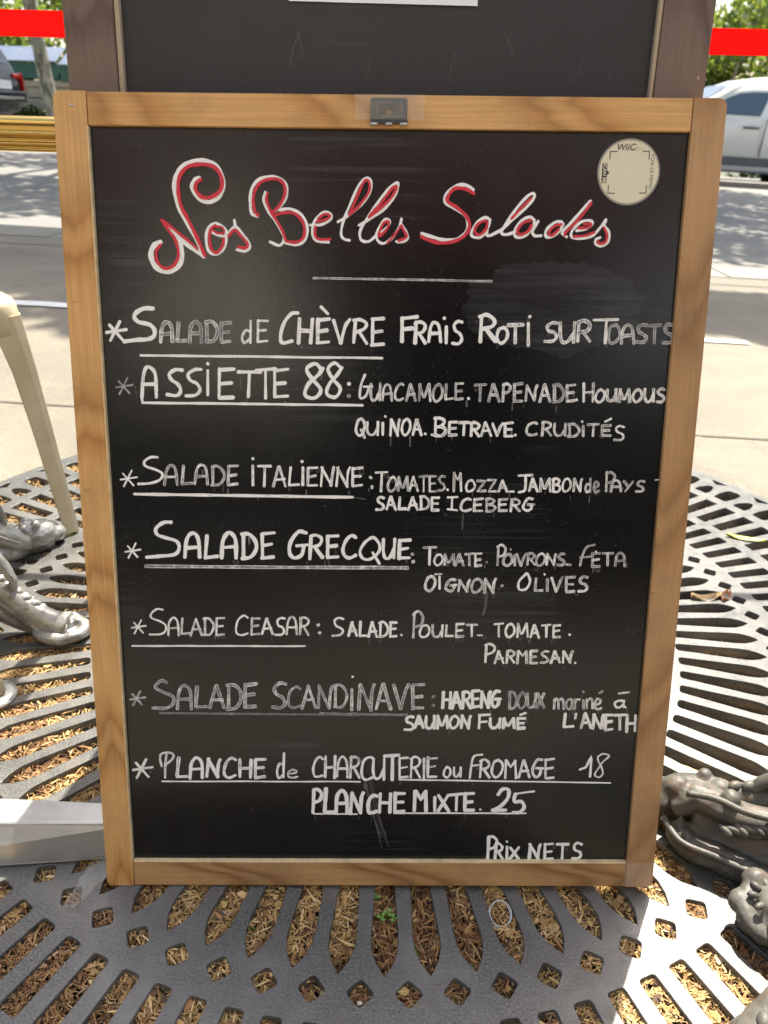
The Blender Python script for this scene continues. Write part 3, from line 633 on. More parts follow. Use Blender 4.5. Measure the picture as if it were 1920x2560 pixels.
fourth|w|2.2|0.74|0|408.2,435.7 411.3,446.6 412.2,446.6
fourth|w|2.5|0.79|0|411.5,446.7 416.6,435.6
fourth|w|2.4|0.69|0|409.2,439.8 415.4,440.1
fourth|w|2.1|0.8|0|418.7,435.9 423.2,435.9
fourth|w|2.4|0.75|0|427.1,451.6 440.6,452.3
fourth|w|2.5|0.82|1|433.9,452.2 434.3,442.7 433.4,436.9 428,435.2
fourth|w|2.3|0.74|0|438,436.5 440.7,448.9 441.8,448.4
fourth|w|2.6|0.82|0|440.9,449 446.2,436.1
fourth|w|2.4|0.75|0|438.6,441 445,440.7
fourth|w|2.7|0.7|0|448.8,436.3 449,449
fourth|w|2.3|0.75|1|448.9,449.2 452,440.2 453.3,439.5
fourth|w|2.6|0.74|0|453.5,439.3 457.3,449.1
fourth|w|2.2|0.76|0|457.2,448.9 458.7,436.1
fourth|w|2.5|0.81|0|461.6,435.8 461.2,448.4
fourth|w|2.6|0.8|1|460.2,448.1 464.3,449 467,446.7 465.3,443.4 461.7,442.7
fourth|w|2.3|0.78|1|461.6,442.4 466,442.6 468.1,439.6 466.2,436 461,436.2
fourth|w|2.1|0.76|1|475.1,449.4 472,447.3 470.5,441.6 471.7,437 474.9,436.7 477.9,440.1 478,445.3 475.8,448.9 473.9,448.7
fourth|w|2.5|0.73|0|481.5,436.7 481.7,449.2
fourth|w|2.3|0.74|0|481.5,448.6 488.1,436.3
fourth|w|2.2|0.74|1|488,436.9 488.1,445.6 489.1,448.8
fourth|w|2|0.65|1|497,442.7 494.2,443.8 493,439.3 494.4,435.6 497.1,438
fourth|w|1.8|0.58|0|497.2,449.7 497.7,435.6
fourth|w|2|0.58|1|501.5,440.2 505.1,441.5 505,444.9 502.7,446.1 501.2,441.9 501.8,437.4 503.8,435.7 506.5,437.3
fourth|w|1.9|0.68|0|512.9,456.1 513.4,436.6
fourth|w|2.2|0.62|1|512.2,453.6 516.2,455.7 520.8,452.4 519.3,447 514.1,445.1
fourth|w|2.2|0.64|1|518.3,436.3 518.9,444.1 521,447.4 524,447.3 526.6,444 527.8,436.5
fourth|w|2.2|0.6|0|518.6,441.3 527.3,441.5
fourth|w|2.3|0.59|0|530,447.1 535,441.3
fourth|w|2|0.6|0|539.1,446.7 532,436.8
fourth|w|2.1|0.64|1|550.3,446.6 546.6,447.2 543.6,445 544.7,442.8 548.2,441.3 549.9,439 547.7,437 542.4,437
fourth|w|1.2|0.8|0|560.5,448.2 566.7,449.3
fifth|w|2.6|0.84|1|296.3,428.4 293.2,429.5 290.2,427.3 291.4,424.2 294.4,422.5 296.3,419.8 293.6,417.1 288.6,417
fifth|w|2.4|0.82|0|299,417.3 302.6,430.4 303.6,429.9
fifth|w|3|0.76|0|303,429.7 307.7,417
fifth|w|2.3|0.73|0|300,421.6 306.9,422
fifth|w|2.8|0.83|0|311.8,429.3 311.1,417.6
fifth|w|3|0.79|0|311.1,417.8 318.1,418.1
fifth|w|2.5|0.76|0|320.1,416.7 324.1,429.8 325,429.3
fifth|w|2.4|0.77|0|324,429.5 329.3,417
fifth|w|2.7|0.83|0|321.3,421.3 328.2,422.3
fifth|w|2.5|0.81|0|332.9,417.7 332.4,430.1
fifth|w|2.3|0.75|1|331.4,430.2 336.1,430.1 339.9,426.7 340.1,421.8 337.2,418.4 331.5,417.4
fifth|w|2.6|0.83|0|343.3,429.4 343.3,416.7
fifth|w|2.5|0.84|0|343.1,429.2 350.3,429.3
fifth|w|2.5|0.76|0|343.7,423.5 349.3,423.4
fifth|w|2.8|0.76|0|343.1,416.7 350,416.9
fifth|w|2.1|0.85|0|358.5,429.6 368.2,430.1
fifth|w|2.1|0.85|0|363,429.7 362.8,417.6
fifth|w|2.1|0.8|0|358.8,417.9 368.2,416.9
fifth|w|2.5|0.78|1|381.2,427.5 378.2,428.4 374,426.2 371.9,421.2 372.7,417.3 377,416.3 381.7,417.9
fifth|w|2.4|0.68|0|385,428.5 384.9,415.8
fifth|w|2.5|0.78|0|384.7,427.6 393.1,428.7
fifth|w|2.2|0.75|0|385.1,422.1 391.6,422.7
fifth|w|2.2|0.68|0|384.7,416.4 392.9,416.4
fifth|w|2|0.7|0|397.1,416.5 396.6,428.4
fifth|w|2.3|0.69|1|395.9,428.2 400.7,428.6 404.2,426.3 401.7,423.5 397.1,422.4
fifth|w|2.2|0.69|1|397.7,422.7 402.9,422 405.6,419.6 402.6,416.4 396.4,416
fifth|w|2.3|0.76|0|409.2,427.8 409.3,416.4
fifth|w|2|0.74|0|409,427.8 417.2,428.2
fifth|w|2.2|0.76|0|409.4,422.5 415.9,423.2
fifth|w|2.4|0.73|0|409.1,416.7 417,416.9
fifth|w|2.4|0.74|0|421.7,428.3 420.8,416
fifth|w|2|0.74|1|420.6,428.1 424.7,428.4 428.9,426.4 427.8,423.1 421.6,422.1
fifth|w|2.5|0.72|0|424.3,422 429.7,416.3
fifth|w|2.6|0.78|1|442,428.6 437.5,429.2 434,424.4 433,419.6 436.6,417.1 440.6,418.6 441.1,422.2
fifth|w|2.3|0.71|0|437.1,423.1 443.7,423
sixth|w|1.8|0.9|0|40.6,372.5 56,375
sixth|w|1.8|0.9|0|51.4,381.3 43.2,366.1
sixth|w|1.8|0.9|0|43.2,378.5 52.5,367
sixth|w|3.5|1|1|87.6,402.8 79.8,402.4 72.3,396.7 73,390.4 81.5,387 91.6,383.7 94,376.8 89.3,370.2 75.5,368.4 61.3,367.1
sixth|w|3.7|0.98|1|99.2,367.2 101.4,383.7 105.2,390.7 110.2,391.5 113.5,384.3 113.9,367.2
sixth|w|3.8|1|0|100.1,376.8 114.5,377.9
sixth|w|3.5|0.88|0|122,389.8 119.6,367.7
sixth|w|3.8|1|0|119.1,367 131.7,368.6
sixth|w|3.9|1|1|135.6,366.8 137.4,384 142.3,392.2 146.6,391.6 150.1,384.6 150,366.8
sixth|w|3.3|1|0|136.9,377.5 150.8,378.8
sixth|w|3.6|0.97|0|157.3,366.3 157.9,391.6
sixth|w|3.8|1|1|156,391.3 163.6,391.1 169.6,384 169.9,375.7 164.4,368.1 155.7,366.4
sixth|w|3.4|1|0|176.4,391.7 176.2,367.9
sixth|w|3.1|1|0|176.5,391.7 188.6,392.9
sixth|w|3.2|1|0|176.1,379.6 185.7,381.5
sixth|w|3.4|0.96|0|175.1,366.8 187.3,368.3
sixth|w|3.7|1|1|219.9,393 212.1,394 204.3,383.5 203.2,372.2 208.1,367.4 215,370.7 217.4,379.6
sixth|w|3.1|1|0|210,379.8 221.1,380.9
sixth|w|3.5|0.88|0|224.6,390.1 223.1,366.4
sixth|w|3|1|1|223.8,389.6 229.7,390.7 234.9,387.2 232.6,380.9 225.1,378.8
sixth|w|3.6|0.95|0|228.2,378.5 235.9,367.7
sixth|w|3.6|0.98|0|241.1,389.7 240.7,368.4
sixth|w|3.3|1|0|240.4,389.7 251.4,390.2
sixth|w|3.6|0.97|0|240.8,379.1 250,380.3
sixth|w|3.3|0.91|0|240.3,368.1 251.3,368.8
sixth|w|3.4|0.95|1|268.9,388.5 264.7,390.7 259.4,386 256,376.9 257.7,370.1 262.9,367.8 268.9,370.7
sixth|w|2.9|1|1|285.7,389.2 278.5,384.6 273,375 275.6,367.6 283,366.7 291.2,373.6 292.3,381.2 287.1,388.5 282.7,388.3
sixth|w|2.9|0.98|0|285.5,373.5 292.3,362.1
sixth|w|3.3|0.62|1|59.6,357.9 120.2,357.7 177.3,357.6 244.5,357.7 308.4,357.6
sixth|w|3.1|1|1|296.1,387.2 296.1,374.9 298,367.9 302.6,368.5 306.3,377.7
sixth|w|2.9|1|0|307.3,387.6 306.5,367.8
sixth|w|3.5|0.99|0|312.1,386.4 311.7,367
sixth|w|3.3|0.98|0|311.7,385.7 322.9,386.5
sixth|w|2.9|0.92|0|312.2,376.7 320.5,378.1
sixth|w|3|0.9|0|311.8,368 322.2,368.3
sixth|w|3.1|0.7|0|324.7,372.3 325.3,371.6
sixth|w|3.4|0.7|0|325.7,364.8 326.3,364
sixth|w|3.3|0.6|0|273,358.2 320.8,357.8
sixth|w|2.2|0.68|0|335.8,378.7 348.6,379.3
sixth|w|2.6|0.77|0|342.2,379 342,361.1
sixth|w|2.1|0.75|1|351.6,371.8 348.8,370.5 346.8,365.3 348.2,361.7 351,360.7 354.4,364 354.9,368.5 352.7,371.8 350.8,371.3
sixth|w|2|0.71|0|357.2,361.1 357.3,372.1
sixth|w|2.1|0.64|1|357.4,372.3 359.8,364.7 361.6,364
sixth|w|2.2|0.66|0|362,364.2 365.5,371.8
sixth|w|2.4|0.66|0|365.8,372.4 366.4,361.6
sixth|w|2.6|0.65|0|367.9,360.5 371.5,372.6 372,372.3
sixth|w|2.2|0.64|0|371.6,372.8 376.2,360.3
sixth|w|2.5|0.75|0|368.8,364.8 375.4,364.9
sixth|w|2.3|0.67|0|377.4,372.1 385.8,373.1
sixth|w|2.3|0.64|0|381.5,372.7 382,360.8
sixth|w|2.1|0.74|0|387.6,372.8 387.8,360.7
sixth|w|2.1|0.73|0|387.5,372.9 393.8,373.1
sixth|w|2.6|0.75|0|387.7,366.4 392.9,367
sixth|w|2.5|0.66|0|387.5,360.2 393.9,361
sixth|w|2.2|0.5|0|398.6,364.5 399.2,363.8
sixth|w|2|0.66|0|410.3,381.1 409.9,360.9
sixth|w|2.3|0.72|1|409.1,379.7 413.1,382.2 417.3,378.6 415.8,372 410.4,369.9
sixth|w|2.5|0.67|1|420.9,372.8 417.9,371.2 415.6,365.9 417.1,361.5 420.5,361 423.9,364.3 423.9,369.2 421.7,372.6 419.9,372.3
sixth|w|2.5|0.71|0|426.8,371.6 427.2,361.1
sixth|w|2.2|0.66|0|428.8,372.9 433.3,360.7
sixth|w|2.4|0.64|1|433.5,360.7 435.8,368.9 438.3,373.1
sixth|w|2.3|0.66|0|440.3,373.1 439.8,361.9
sixth|w|2.4|0.64|1|439.5,373.1 443,373.7 446.4,371.6 445.1,368.7 440.7,367.5
sixth|w|2.1|0.74|0|442.6,367.5 447.2,362
sixth|w|2.1|0.67|1|453.5,373.7 450.4,371.5 448.6,366.1 449.8,361.5 453.1,361.4 456.5,365.3 456.9,370.2 454.5,373.4 452.7,372.9
sixth|w|2.5|0.74|0|458.9,362 459.5,373.2
sixth|w|2.1|0.67|0|459,373.3 466.4,362.1
sixth|w|2.2|0.72|1|466.1,361.6 466.9,369.8 467.5,373.2
sixth|w|2.4|0.64|1|476.4,373.1 473.3,373.4 470.8,371.3 471.6,368.6 475.2,366.6 476.4,364.1 474.7,361.7 469.5,362.1
sixth|w|1.6|0.7|0|422.2,377.9 422.8,377.1
sixth|w|2|0.7|0|478.6,362.4 483.2,362
sixth|w|2|0.65|1|505.6,382.9 497.6,380.1 493.7,369.7 492.4,361.1
sixth|w|1.8|0.65|0|491.9,369.7 501.9,370.7
sixth|w|2.5|0.58|0|504.2,374 504.9,359.9
sixth|w|2.5|0.58|0|504.4,374 511.8,374.2
sixth|w|2.4|0.66|0|504.8,366.9 511,368.1
sixth|w|2.4|0.61|0|504.9,360.4 512.1,360.6
sixth|w|2.1|0.62|0|514.2,374.1 524.7,374.3
sixth|w|2.2|0.68|0|519.3,374.3 520,361.4
sixth|w|2.3|0.63|1|527.6,361.2 528,369.9 530.1,374 533.2,374.3 535.8,370.5 537,360.9
sixth|w|2.2|0.63|0|528,366.3 537.1,367.2
sixth|w|1.8|1|0|507.1,376.2 507.7,375.4
seventh|w|2.7|0.69|1|344.4,349.6 340.9,347.4 338.4,340.2 339.7,335.1 343.7,334.2 347.3,339 348.2,344.6 345.5,348.9 343,348.6
seventh|w|2.5|0.78|0|352.4,349.1 352.8,336.3
seventh|w|1.6|0.7|0|347.7,351.3 354.4,351.7
seventh|w|2.8|0.7|1|368.5,345.6 363.8,345.9 360.2,341.5 359,336.8 362.8,334 366.3,335.4 367.6,339.3
seventh|w|2.4|0.76|0|363,339.7 369.8,340.5
seventh|w|2.4|0.71|0|371.8,333.8 373,345.4
seventh|w|2.3|0.74|0|372.2,345.9 380.6,333.4
seventh|w|2.6|0.73|1|380.5,333.6 381.3,342.1 382.9,345.8
seventh|w|2.4|0.66|1|391,347.3 387.2,345 385,339.2 386.3,333.6 390.4,333.2 394.9,337.7 395.2,342.8 392.3,346.5 389.9,346.1
seventh|w|2.7|0.69|0|398,332.1 398.5,347
seventh|w|2.4|0.69|0|398.2,346.8 407.2,331.9
seventh|w|2.7|0.74|1|406.6,332.2 407.1,342.3 408.8,347.1
seventh|w|2.7|0.7|0|415.1,340.1 415.7,339.3
seventh|w|2.4|0.85|1|439.6,353.2 432.3,344.6 432.7,336.5 439.5,336.6 443.3,344.6 440.6,352.6
seventh|w|2.6|0.68|0|449.2,347.8 448.7,335.5
seventh|w|2.3|0.64|0|448.4,334.9 456.6,335.3
seventh|w|2.8|0.67|0|460.5,347 461.1,334.9
seventh|w|2.8|0.74|0|464.7,348.6 470,334.1
seventh|w|2.5|0.64|1|470.2,334.4 473.7,344.8 475.8,349.1
seventh|w|2.3|0.74|0|479.6,349.6 480.1,334.1
seventh|w|2.8|0.73|0|479.3,348.7 487.8,349.4
seventh|w|2.4|0.67|0|480,342 486.8,341.9
seventh|w|2.8|0.76|0|480.3,333.8 488.2,334.4
seventh|w|2.6|0.71|1|500.7,349.1 496.7,349.7 493.3,347.1 494.7,343.1 498.6,341.8 501,338.3 498.3,334.9 492.1,334.7
seventh|w|2.2|0.9|0|457.2,352.4 457.8,351.6
eighth|w|1.7|0.75|0|42,293.1 56.8,295.5
eighth|w|1.7|0.75|0|52.4,301.6 44.6,286.9
eighth|w|1.7|0.75|0|44.6,298.8 53.4,287.7
eighth|w|2|0.8|1|74.7,312.5 68.6,313.1 62.7,308.2 63,303.6 71.3,300.2 76.5,296 76.1,290.1 71.2,286.6 59.9,286.1
eighth|w|2.1|0.78|1|78.8,285.6 80.1,298 83.7,303.7 86.8,303.4 89,298.6 89.3,285.1
eighth|w|2|0.69|0|79.3,292.7 90.1,293.5
eighth|w|2.1|0.69|0|93.9,303.7 92.2,287.5
eighth|w|2|0.7|0|91.8,287 100.6,287.8
eighth|w|1.9|0.69|0|101.4,284.8 107.1,302.5 107.9,302.1
eighth|w|2.2|0.75|0|107.5,303.2 112.8,285.5
eighth|w|2.1|0.72|0|103.6,291.9 111.8,292.1
eighth|w|2.3|0.76|0|116,286 116.6,304.1
eighth|w|2.3|0.76|1|115,302.9 120.2,303.5 124.7,298.2 124.6,292.7 120.9,286.5 114.2,286.2
eighth|w|2|0.77|0|128.4,303.9 127.5,285.8
eighth|w|2.2|0.75|0|128.1,303.7 136.2,304.2
eighth|w|2.3|0.76|0|127.7,295 134.5,295.7
eighth|w|2.4|0.69|0|127.1,285.8 135.2,286.7
eighth|w|2|0.89|1|159.9,304.5 156,306.9 150.2,302.4 147.7,294.1 148.2,288.1 152.9,286 159.4,288
eighth|w|2.2|0.79|0|164.1,304.5 163,286.2
eighth|w|2.1|0.73|0|163.7,303.8 171.9,303.9
eighth|w|2.3|0.73|0|163.6,295.3 170.3,296.4
eighth|w|2.2|0.72|0|163.1,286.8 171.2,287.4
eighth|w|2.4|0.81|0|173.7,287.1 178.6,304.3 179.6,303.7
eighth|w|2.4|0.76|0|178.9,303.7 184.6,287.3
eighth|w|2.3|0.79|0|174.9,292.6 183.5,293.8
eighth|w|2.4|0.83|1|197.2,304 193.1,304.4 189.8,301.7 190.5,296.6 194.6,294.5 196.1,289.9 193.3,286.8 187,286.6
eighth|w|2.1|0.74|1|198.6,286.9 200.1,299.5 202.7,305.2 206,305 208.1,300.3 209,287
eighth|w|2|0.78|0|199.3,294.6 209.2,294.7
eighth|w|2.4|0.71|0|213.5,304.8 212.2,287
eighth|w|2.2|0.79|1|212.4,304.5 217,305.1 221.1,302.2 219.2,297.3 213.1,295.5
eighth|w|2.2|0.71|0|215.8,296.1 220.9,286.2
eighth|w|3.5|0.75|0|230.7,297.5 231.1,296.9
eighth|w|3.2|0.8|0|231.9,289.3 232.4,288.7
eighth|w|2.3|0.81|1|256.4,303.7 251.6,305 247.4,302 248.8,296.7 253.8,294 255.9,290.5 252.6,286.8 245.1,285.8
eighth|w|1.9|0.9|1|41.6,273.8 66.7,273.8 91.8,274.1 116.8,274.1 141.9,274.3 167,274.3 192.2,274.3 217.3,274.6
eighth|w|2.8|0.78|0|261.4,285.7 265,300.6 265.8,300.5
eighth|w|2.3|0.92|0|265,300.2 269.8,285.9
eighth|w|2.8|0.8|0|262.1,290.8 268.9,291.7
eighth|w|2.6|0.87|0|273.6,301.3 272.9,285.9
eighth|w|2.5|0.84|0|272.6,285.8 279.6,286.2
eighth|w|2.9|0.82|0|281.7,284.9 285.2,301.1 286,300.2
eighth|w|2.3|0.83|0|285.5,300.9 290.2,284.7
eighth|w|2.9|0.78|0|282.8,290.5 289.5,291.1
eighth|w|2.5|0.92|0|293.6,284.7 293.9,301
eighth|w|2.6|0.78|1|292.4,299.7 296.8,301 300.8,296.2 301,290.3 298,286.2 292.5,285
eighth|w|2.4|0.88|0|304.1,300.8 303.9,285.7
eighth|w|2.7|0.81|0|303.6,300.6 310.3,300.3
eighth|w|2.5|0.8|0|304.2,293.3 309.4,293.8
eighth|w|2.8|0.87|0|303.6,285.2 310.1,285.8
eighth|w|2.2|1|0|314.9,287.5 315.5,286.6
eighth|w|2.1|0.68|0|328,310.8 327.2,283.9
eighth|w|2.4|0.64|1|326.6,308.8 331.9,312.6 336.6,306.6 335,298.2 328.3,295.7
eighth|w|2.2|0.81|1|339.8,297.8 336.2,296.4 333.7,290.1 335,285.7 339.3,285.2 343.1,289.3 343.2,294.5 341,297.5 338.5,297.1
eighth|w|2.3|0.73|1|346.9,298.3 346.8,290.6 348.5,285.8 352.9,285.9 355.7,291.6
eighth|w|2.2|0.83|0|356.7,298.1 356.3,285.4
eighth|w|2.3|0.72|0|360.8,298.1 360.3,286.1
eighth|w|2.3|0.8|0|359.9,286.2 367.7,286.3
eighth|w|2.3|0.72|0|370.9,298.7 370.8,285.3
eighth|w|2.5|0.83|0|370.6,298.9 378.3,299.4
eighth|w|2.3|0.83|0|371,291.9 377.1,292.6
eighth|w|2.5|0.73|0|370.4,285.4 378.2,286.1
eighth|w|2.3|0.71|0|381,298.2 391.8,298.5
eighth|w|2.3|0.82|0|386.3,298.6 386.7,286.1
eighth|w|1.8|0.8|0|392.6,287.3 397.2,287.3
eighth|w|2.1|0.84|0|409.2,299.2 418.2,300.1
eighth|w|2.2|0.8|0|413.7,299.5 414.3,285.8
eighth|w|2.5|0.84|1|425.9,299.8 422.8,297.8 420.9,291.6 422.7,286 425.6,285.6 429.6,289.7 429.5,295.5 427.3,299.1 425.2,298.9
eighth|w|2.3|0.8|0|433.2,285.4 433.4,299.7
eighth|w|2.2|0.73|1|433.2,300.2 436.1,290.3 438,289.4
eighth|w|2.5|0.76|0|438,289.5 442.1,300.2
eighth|w|2.2|0.78|0|442.1,300.1 443.8,285.5
eighth|w|2.4|0.85|0|446.5,285.2 449.5,298.7 450.3,298.6
eighth|w|2.6|0.79|0|450,298.7 455.2,284.8
eighth|w|2.4|0.82|0|447.3,290 453.9,290.4
eighth|w|2.1|0.86|0|457.5,298 466.3,298.8
eighth|w|2.5|0.8|0|462.2,298.3 462.6,285.7
eighth|w|2.4|0.78|0|469.5,298.4 469.9,285.4
eighth|w|2.4|0.81|0|469.3,297.8 476.3,298.5
eighth|w|2.6|0.79|0|469.6,291.8 475.5,292.9
eighth|w|2.6|0.75|0|469.8,285.6 476.5,285.9
eighth|w|2.3|1|0|485.9,288.9 486.6,288
ninth|w|2.6|0.78|0|402,277.1 401.5,258.1
ninth|w|2.5|0.78|1|400.8,276.4 405.5,278 410.5,274.6 408.9,269.3 402.8,266.6
ninth|w|2.6|0.83|0|411.2,256.8 414.9,270.8 415.4,269.8
ninth|w|2.4|0.83|0|414.6,270.2 420.2,257.1
ninth|w|2.8|0.79|0|412.3,262 419.2,262.5
ninth|w|2.9|0.8|0|424,270.4 423.4,257.4
ninth|w|2.4|0.74|1|423.1,269.7 427.1,271 430.5,268.7 429.6,265.1 424.1,263.7
ninth|w|2.4|0.76|0|426.5,264.1 431.2,257.6
ninth|w|2.9|0.77|0|434.4,257.1 434.7,270.1
ninth|w|2.3|0.75|0|435.1,270.7 439.2,265.3 443.1,270.3
ninth|w|2.7|0.73|0|443,270.2 443.9,257.4
ninth|w|2.8|0.84|0|447.5,270.3 447.9,257
ninth|w|2.8|0.74|0|447.3,270.4 454.3,270.7
ninth|w|2.8|0.76|0|447.5,264.1 453.3,264.4
ninth|w|2.4|0.81|0|447.5,257.3 454.6,257.5
ninth|w|2.3|0.75|1|465.8,269.9 462.5,270.3 459.2,268.1 460.4,265.5 463.7,263.7 465.5,260.5 463.1,258.3 458,258.1
ninth|w|3|0.76|0|468.8,257.7 472.1,270.9 472.7,270.2
ninth|w|2.4|0.75|0|472.3,270.4 477.9,258.2
ninth|w|2.9|0.73|0|469.7,262.8 476.9,262.9
ninth|w|2.5|0.81|0|481.1,258 481.1,270.6
ninth|w|2.4|0.75|0|481.4,270.7 488.6,257.8
ninth|w|2.8|0.71|1|488.4,258.5 489,266.7 490.5,270.4
ninth|w|1.9|1|0|493.5,258.2 494.2,257.3
tenth|w|2.1|0.6|0|35.9,214.9 51.6,217.5
tenth|w|2.1|0.6|0|46.9,224.2 38.6,208.3
tenth|w|2.1|0.6|0|38.6,221.2 48,209.1
tenth|w|3.2|0.6|1|74.9,234 69.1,236.1 62.8,229.2 69.9,223.9 80.1,218.8 80.2,211.1 73,205.9 58.6,205.8
tenth|w|2.9|0.62|1|84.3,204.5 86.3,221.8 90.5,230.3 95.3,229.5 98.5,223.3 98.7,204.2
tenth|w|3.3|0.6|0|85.4,215.7 99.2,215.9
tenth|w|3.5|0.62|0|105.5,229.7 103.2,207.1
tenth|w|2.8|0.59|0|103.1,206.9 115.1,207.6
tenth|w|3|0.62|0|117.6,205.7 125,231.1 126.2,231
tenth|w|3.4|0.57|0|125.5,231 132.8,206.2
tenth|w|2.9|0.64|0|119.4,215.2 131.5,215.2
tenth|w|3.1|0.6|0|137.2,206.1 138.2,231.6
tenth|w|3.4|0.58|1|136.1,231.4 144.4,231.4 150.1,224.5 150,215.3 144.9,206.4 135.6,204.8
tenth|w|3.1|0.65|0|155.1,232.9 154.2,206.5
tenth|w|3.5|0.62|0|155.3,231.5 166.9,233.2
tenth|w|3.5|0.61|0|154.9,220.3 164.3,221.7
tenth|w|3.5|0.61|0|153.6,207.1 165.4,208.1
tenth|w|3.3|0.6|1|197.1,232.8 191.2,234.1 185.1,228.4 186.9,221.8 192.9,218.3 195.7,211.8 191.1,206.6 182.3,207.6
tenth|w|2.4|0.61|1|211.9,227.5 207.4,229.9 201.5,225.2 199.1,216.5 200.3,208.6 204.9,206.8 211.6,208.9
tenth|w|2.6|0.68|0|213,205.2 219.9,231.4 220.6,230.4
tenth|w|2.5|0.68|0|219.7,231.6 227.4,206.6
tenth|w|2.6|0.63|0|215,215.3 225.4,216.1
tenth|w|2.4|0.61|0|230.3,206.2 231.3,231.8
tenth|w|2.6|0.6|0|230.9,232 241.3,205.9
tenth|w|2.8|0.67|1|241.3,206.2 242.7,223.5 244.8,231
tenth|w|2.6|0.68|0|247.7,207.6 247.9,232.2
tenth|w|2.6|0.65|1|245.9,231.4 253.2,232.1 258.6,225.4 259.3,216.7 254.4,208 246.1,207.9
tenth|w|2.7|0.8|0|265.4,241.7 265.8,241.1
tenth|w|2.1|0.45|1|65.7,200.1 95.3,200 124.9,199.8 154.6,199.7 184.2,199.5 213.9,199.5 243.6,199.4 273.3,199
tenth|w|2.8|0.67|0|264.8,227.7 264.7,204.3
tenth|w|3.3|0.63|0|271.9,204.9 273.3,232.1
tenth|w|3.1|0.63|0|273.3,233.2 284.9,204.7
tenth|w|3|0.62|1|284.5,203.9 285.5,223.7 287.9,233.4
tenth|w|3|0.67|0|290,205.6 296.5,233.2 298.2,231.9
tenth|w|3.4|0.68|0|297.1,234 305.2,205.3
tenth|w|2.8|0.61|0|291.9,214.7 303.3,215.1
tenth|w|3.3|0.6|0|307.9,232.7 315.5,205.8
tenth|w|3.1|0.59|1|315.3,205.9 319.9,225.2 323.5,233.5
tenth|w|3.3|0.62|0|327.4,232.2 328.1,205.7
tenth|w|3|0.67|0|327.7,232.8 339.4,233.3
tenth|w|3.4|0.67|0|327.7,218.9 337.6,220.2
tenth|w|3.1|0.64|0|327.6,206.9 338.7,207.4
tenth|w|3.1|0.55|0|348.8,220.3 349.5,219.4
tenth|w|3.1|0.5|0|348.8,210.4 349.5,209.5
tenth|w|2.3|0.5|1|231.7,200.4 244.6,200.1 257.6,199.9 270.5,200.1 283.4,199.7 296.3,199.7 309.3,199.4 322.2,199.5
tenth|w|3.7|1|0|359.4,224.9 359,207.4
tenth|w|3.2|1|0|366.8,225 366.7,206.8
tenth|w|3.6|0.9|0|359.3,216.5 366.6,216.5
tenth|w|3.7|0.9|0|368.9,206.7 372.3,225.3 373.2,224.8
tenth|w|3.1|0.92|0|372.6,225.1 378.1,206.8
tenth|w|3.3|1|0|370.1,213.6 377.1,214.1
tenth|w|3.4|0.93|0|380,225.3 379.9,206.8
tenth|w|3.3|1|1|379.6,224.3 383.4,225.4 387.2,222.4 385.6,218 380.8,215.7
tenth|w|3.5|1|0|382.9,216.5 388.1,207.1
tenth|w|3.3|0.93|0|389.2,226.1 390.1,208.3
tenth|w|3.4|0.94|0|389.2,226.1 396.4,226.8
tenth|w|3.4|0.88|0|389.5,217.1 395.7,217.9
tenth|w|3.6|1|0|389.8,208.2 396.5,209.5
tenth|w|3.1|1|0|399.1,207.8 399.1,226
tenth|w|2.9|0.96|0|399,225.3 406.4,207.8
tenth|w|3.7|1|1|406.3,207.7 406.6,220.7 408,225.8
tenth|w|3.6|0.95|1|417.5,225.8 413.7,226.1 410.1,219.5 410.1,212 412.9,208.6 416.4,211.5 417,216.6
tenth|w|3.6|0.96|0|413.4,217.5 418.8,217.5
tenth|w|2.6|0.62|0|428.5,206.4 428.2,225.5
tenth|w|2.4|0.61|1|427.2,225.1 431.3,225.4 434.6,220.3 435.4,213.8 432.7,207.4 427.7,207.4
tenth|w|2.3|0.58|1|441.6,225.5 438.8,222.2 436.8,214.1 438.6,208.3 441.6,207.7 445,212.2 445.1,219.4 442.3,224.2 440.6,224.3
tenth|w|2.4|0.63|1|446.8,224.2 446.9,214.2 448.4,209 452.4,209.1 454.6,216
tenth|w|2.5|0.6|0|454.9,224.3 455,208.1
tenth|w|3|0.57|0|456.6,224.1 464.2,208.4
tenth|w|2.9|0.57|0|463.6,224.1 457,207.6
tenth|w|2.5|0.66|0|474.8,206.9 474.7,218
tenth|w|2.1|0.71|1|475.1,215 476.7,218.4 478.5,216 479.5,206.8
tenth|w|2.2|0.7|1|479.4,215.4 481.6,218.4 483.8,215.8 484.8,206.5
tenth|w|2.2|0.64|1|493.3,216.6 489.5,217.6 487.1,213.2 488.1,208 491.2,206.9 493.2,212.5
tenth|w|2.3|0.67|1|493.1,217.5 493.5,209.1 495.1,206.7
tenth|w|2.1|0.63|0|496.6,206.9 496.3,218.2
tenth|w|2.1|0.72|1|496.4,213.7 498.1,217.4 501.1,217.5
tenth|w|2.3|0.63|0|504.7,216.8 505.4,206.9
tenth|w|2|0.65|0|508.8,207.2 508.2,218.2
tenth|w|2.4|0.72|1|508.4,215.2 511.3,218.4 514,216.4 515,207.4
tenth|w|2.4|0.71|1|517.6,211.5 521.9,213.2 522.4,217 519.1,218.3 517,213.2 517.7,208.2 520.7,206.6 523.9,208
tenth|w|1.9|0.6|0|503.8,226.6 504.5,225.7
tenth|w|1.9|0.7|0|520.6,224.4 524.2,227.1
tenth|w|2.5|0.86|1|546.8,216 541.5,216.4 537.6,213.7 539.2,209.4 542.8,208.9 546.9,212.5
tenth|w|2.5|0.87|1|546.9,216.7 547.1,210.4 549.3,208.9
tenth|w|2.1|0.7|0|540.8,224.5 551.6,225.9
eleventh|w|3|0.86|1|329.1,196.8 325.2,197.5 321.7,195 322.6,191.4 327.2,189.4 329.1,185.6 326.5,182.9 319.9,182.8
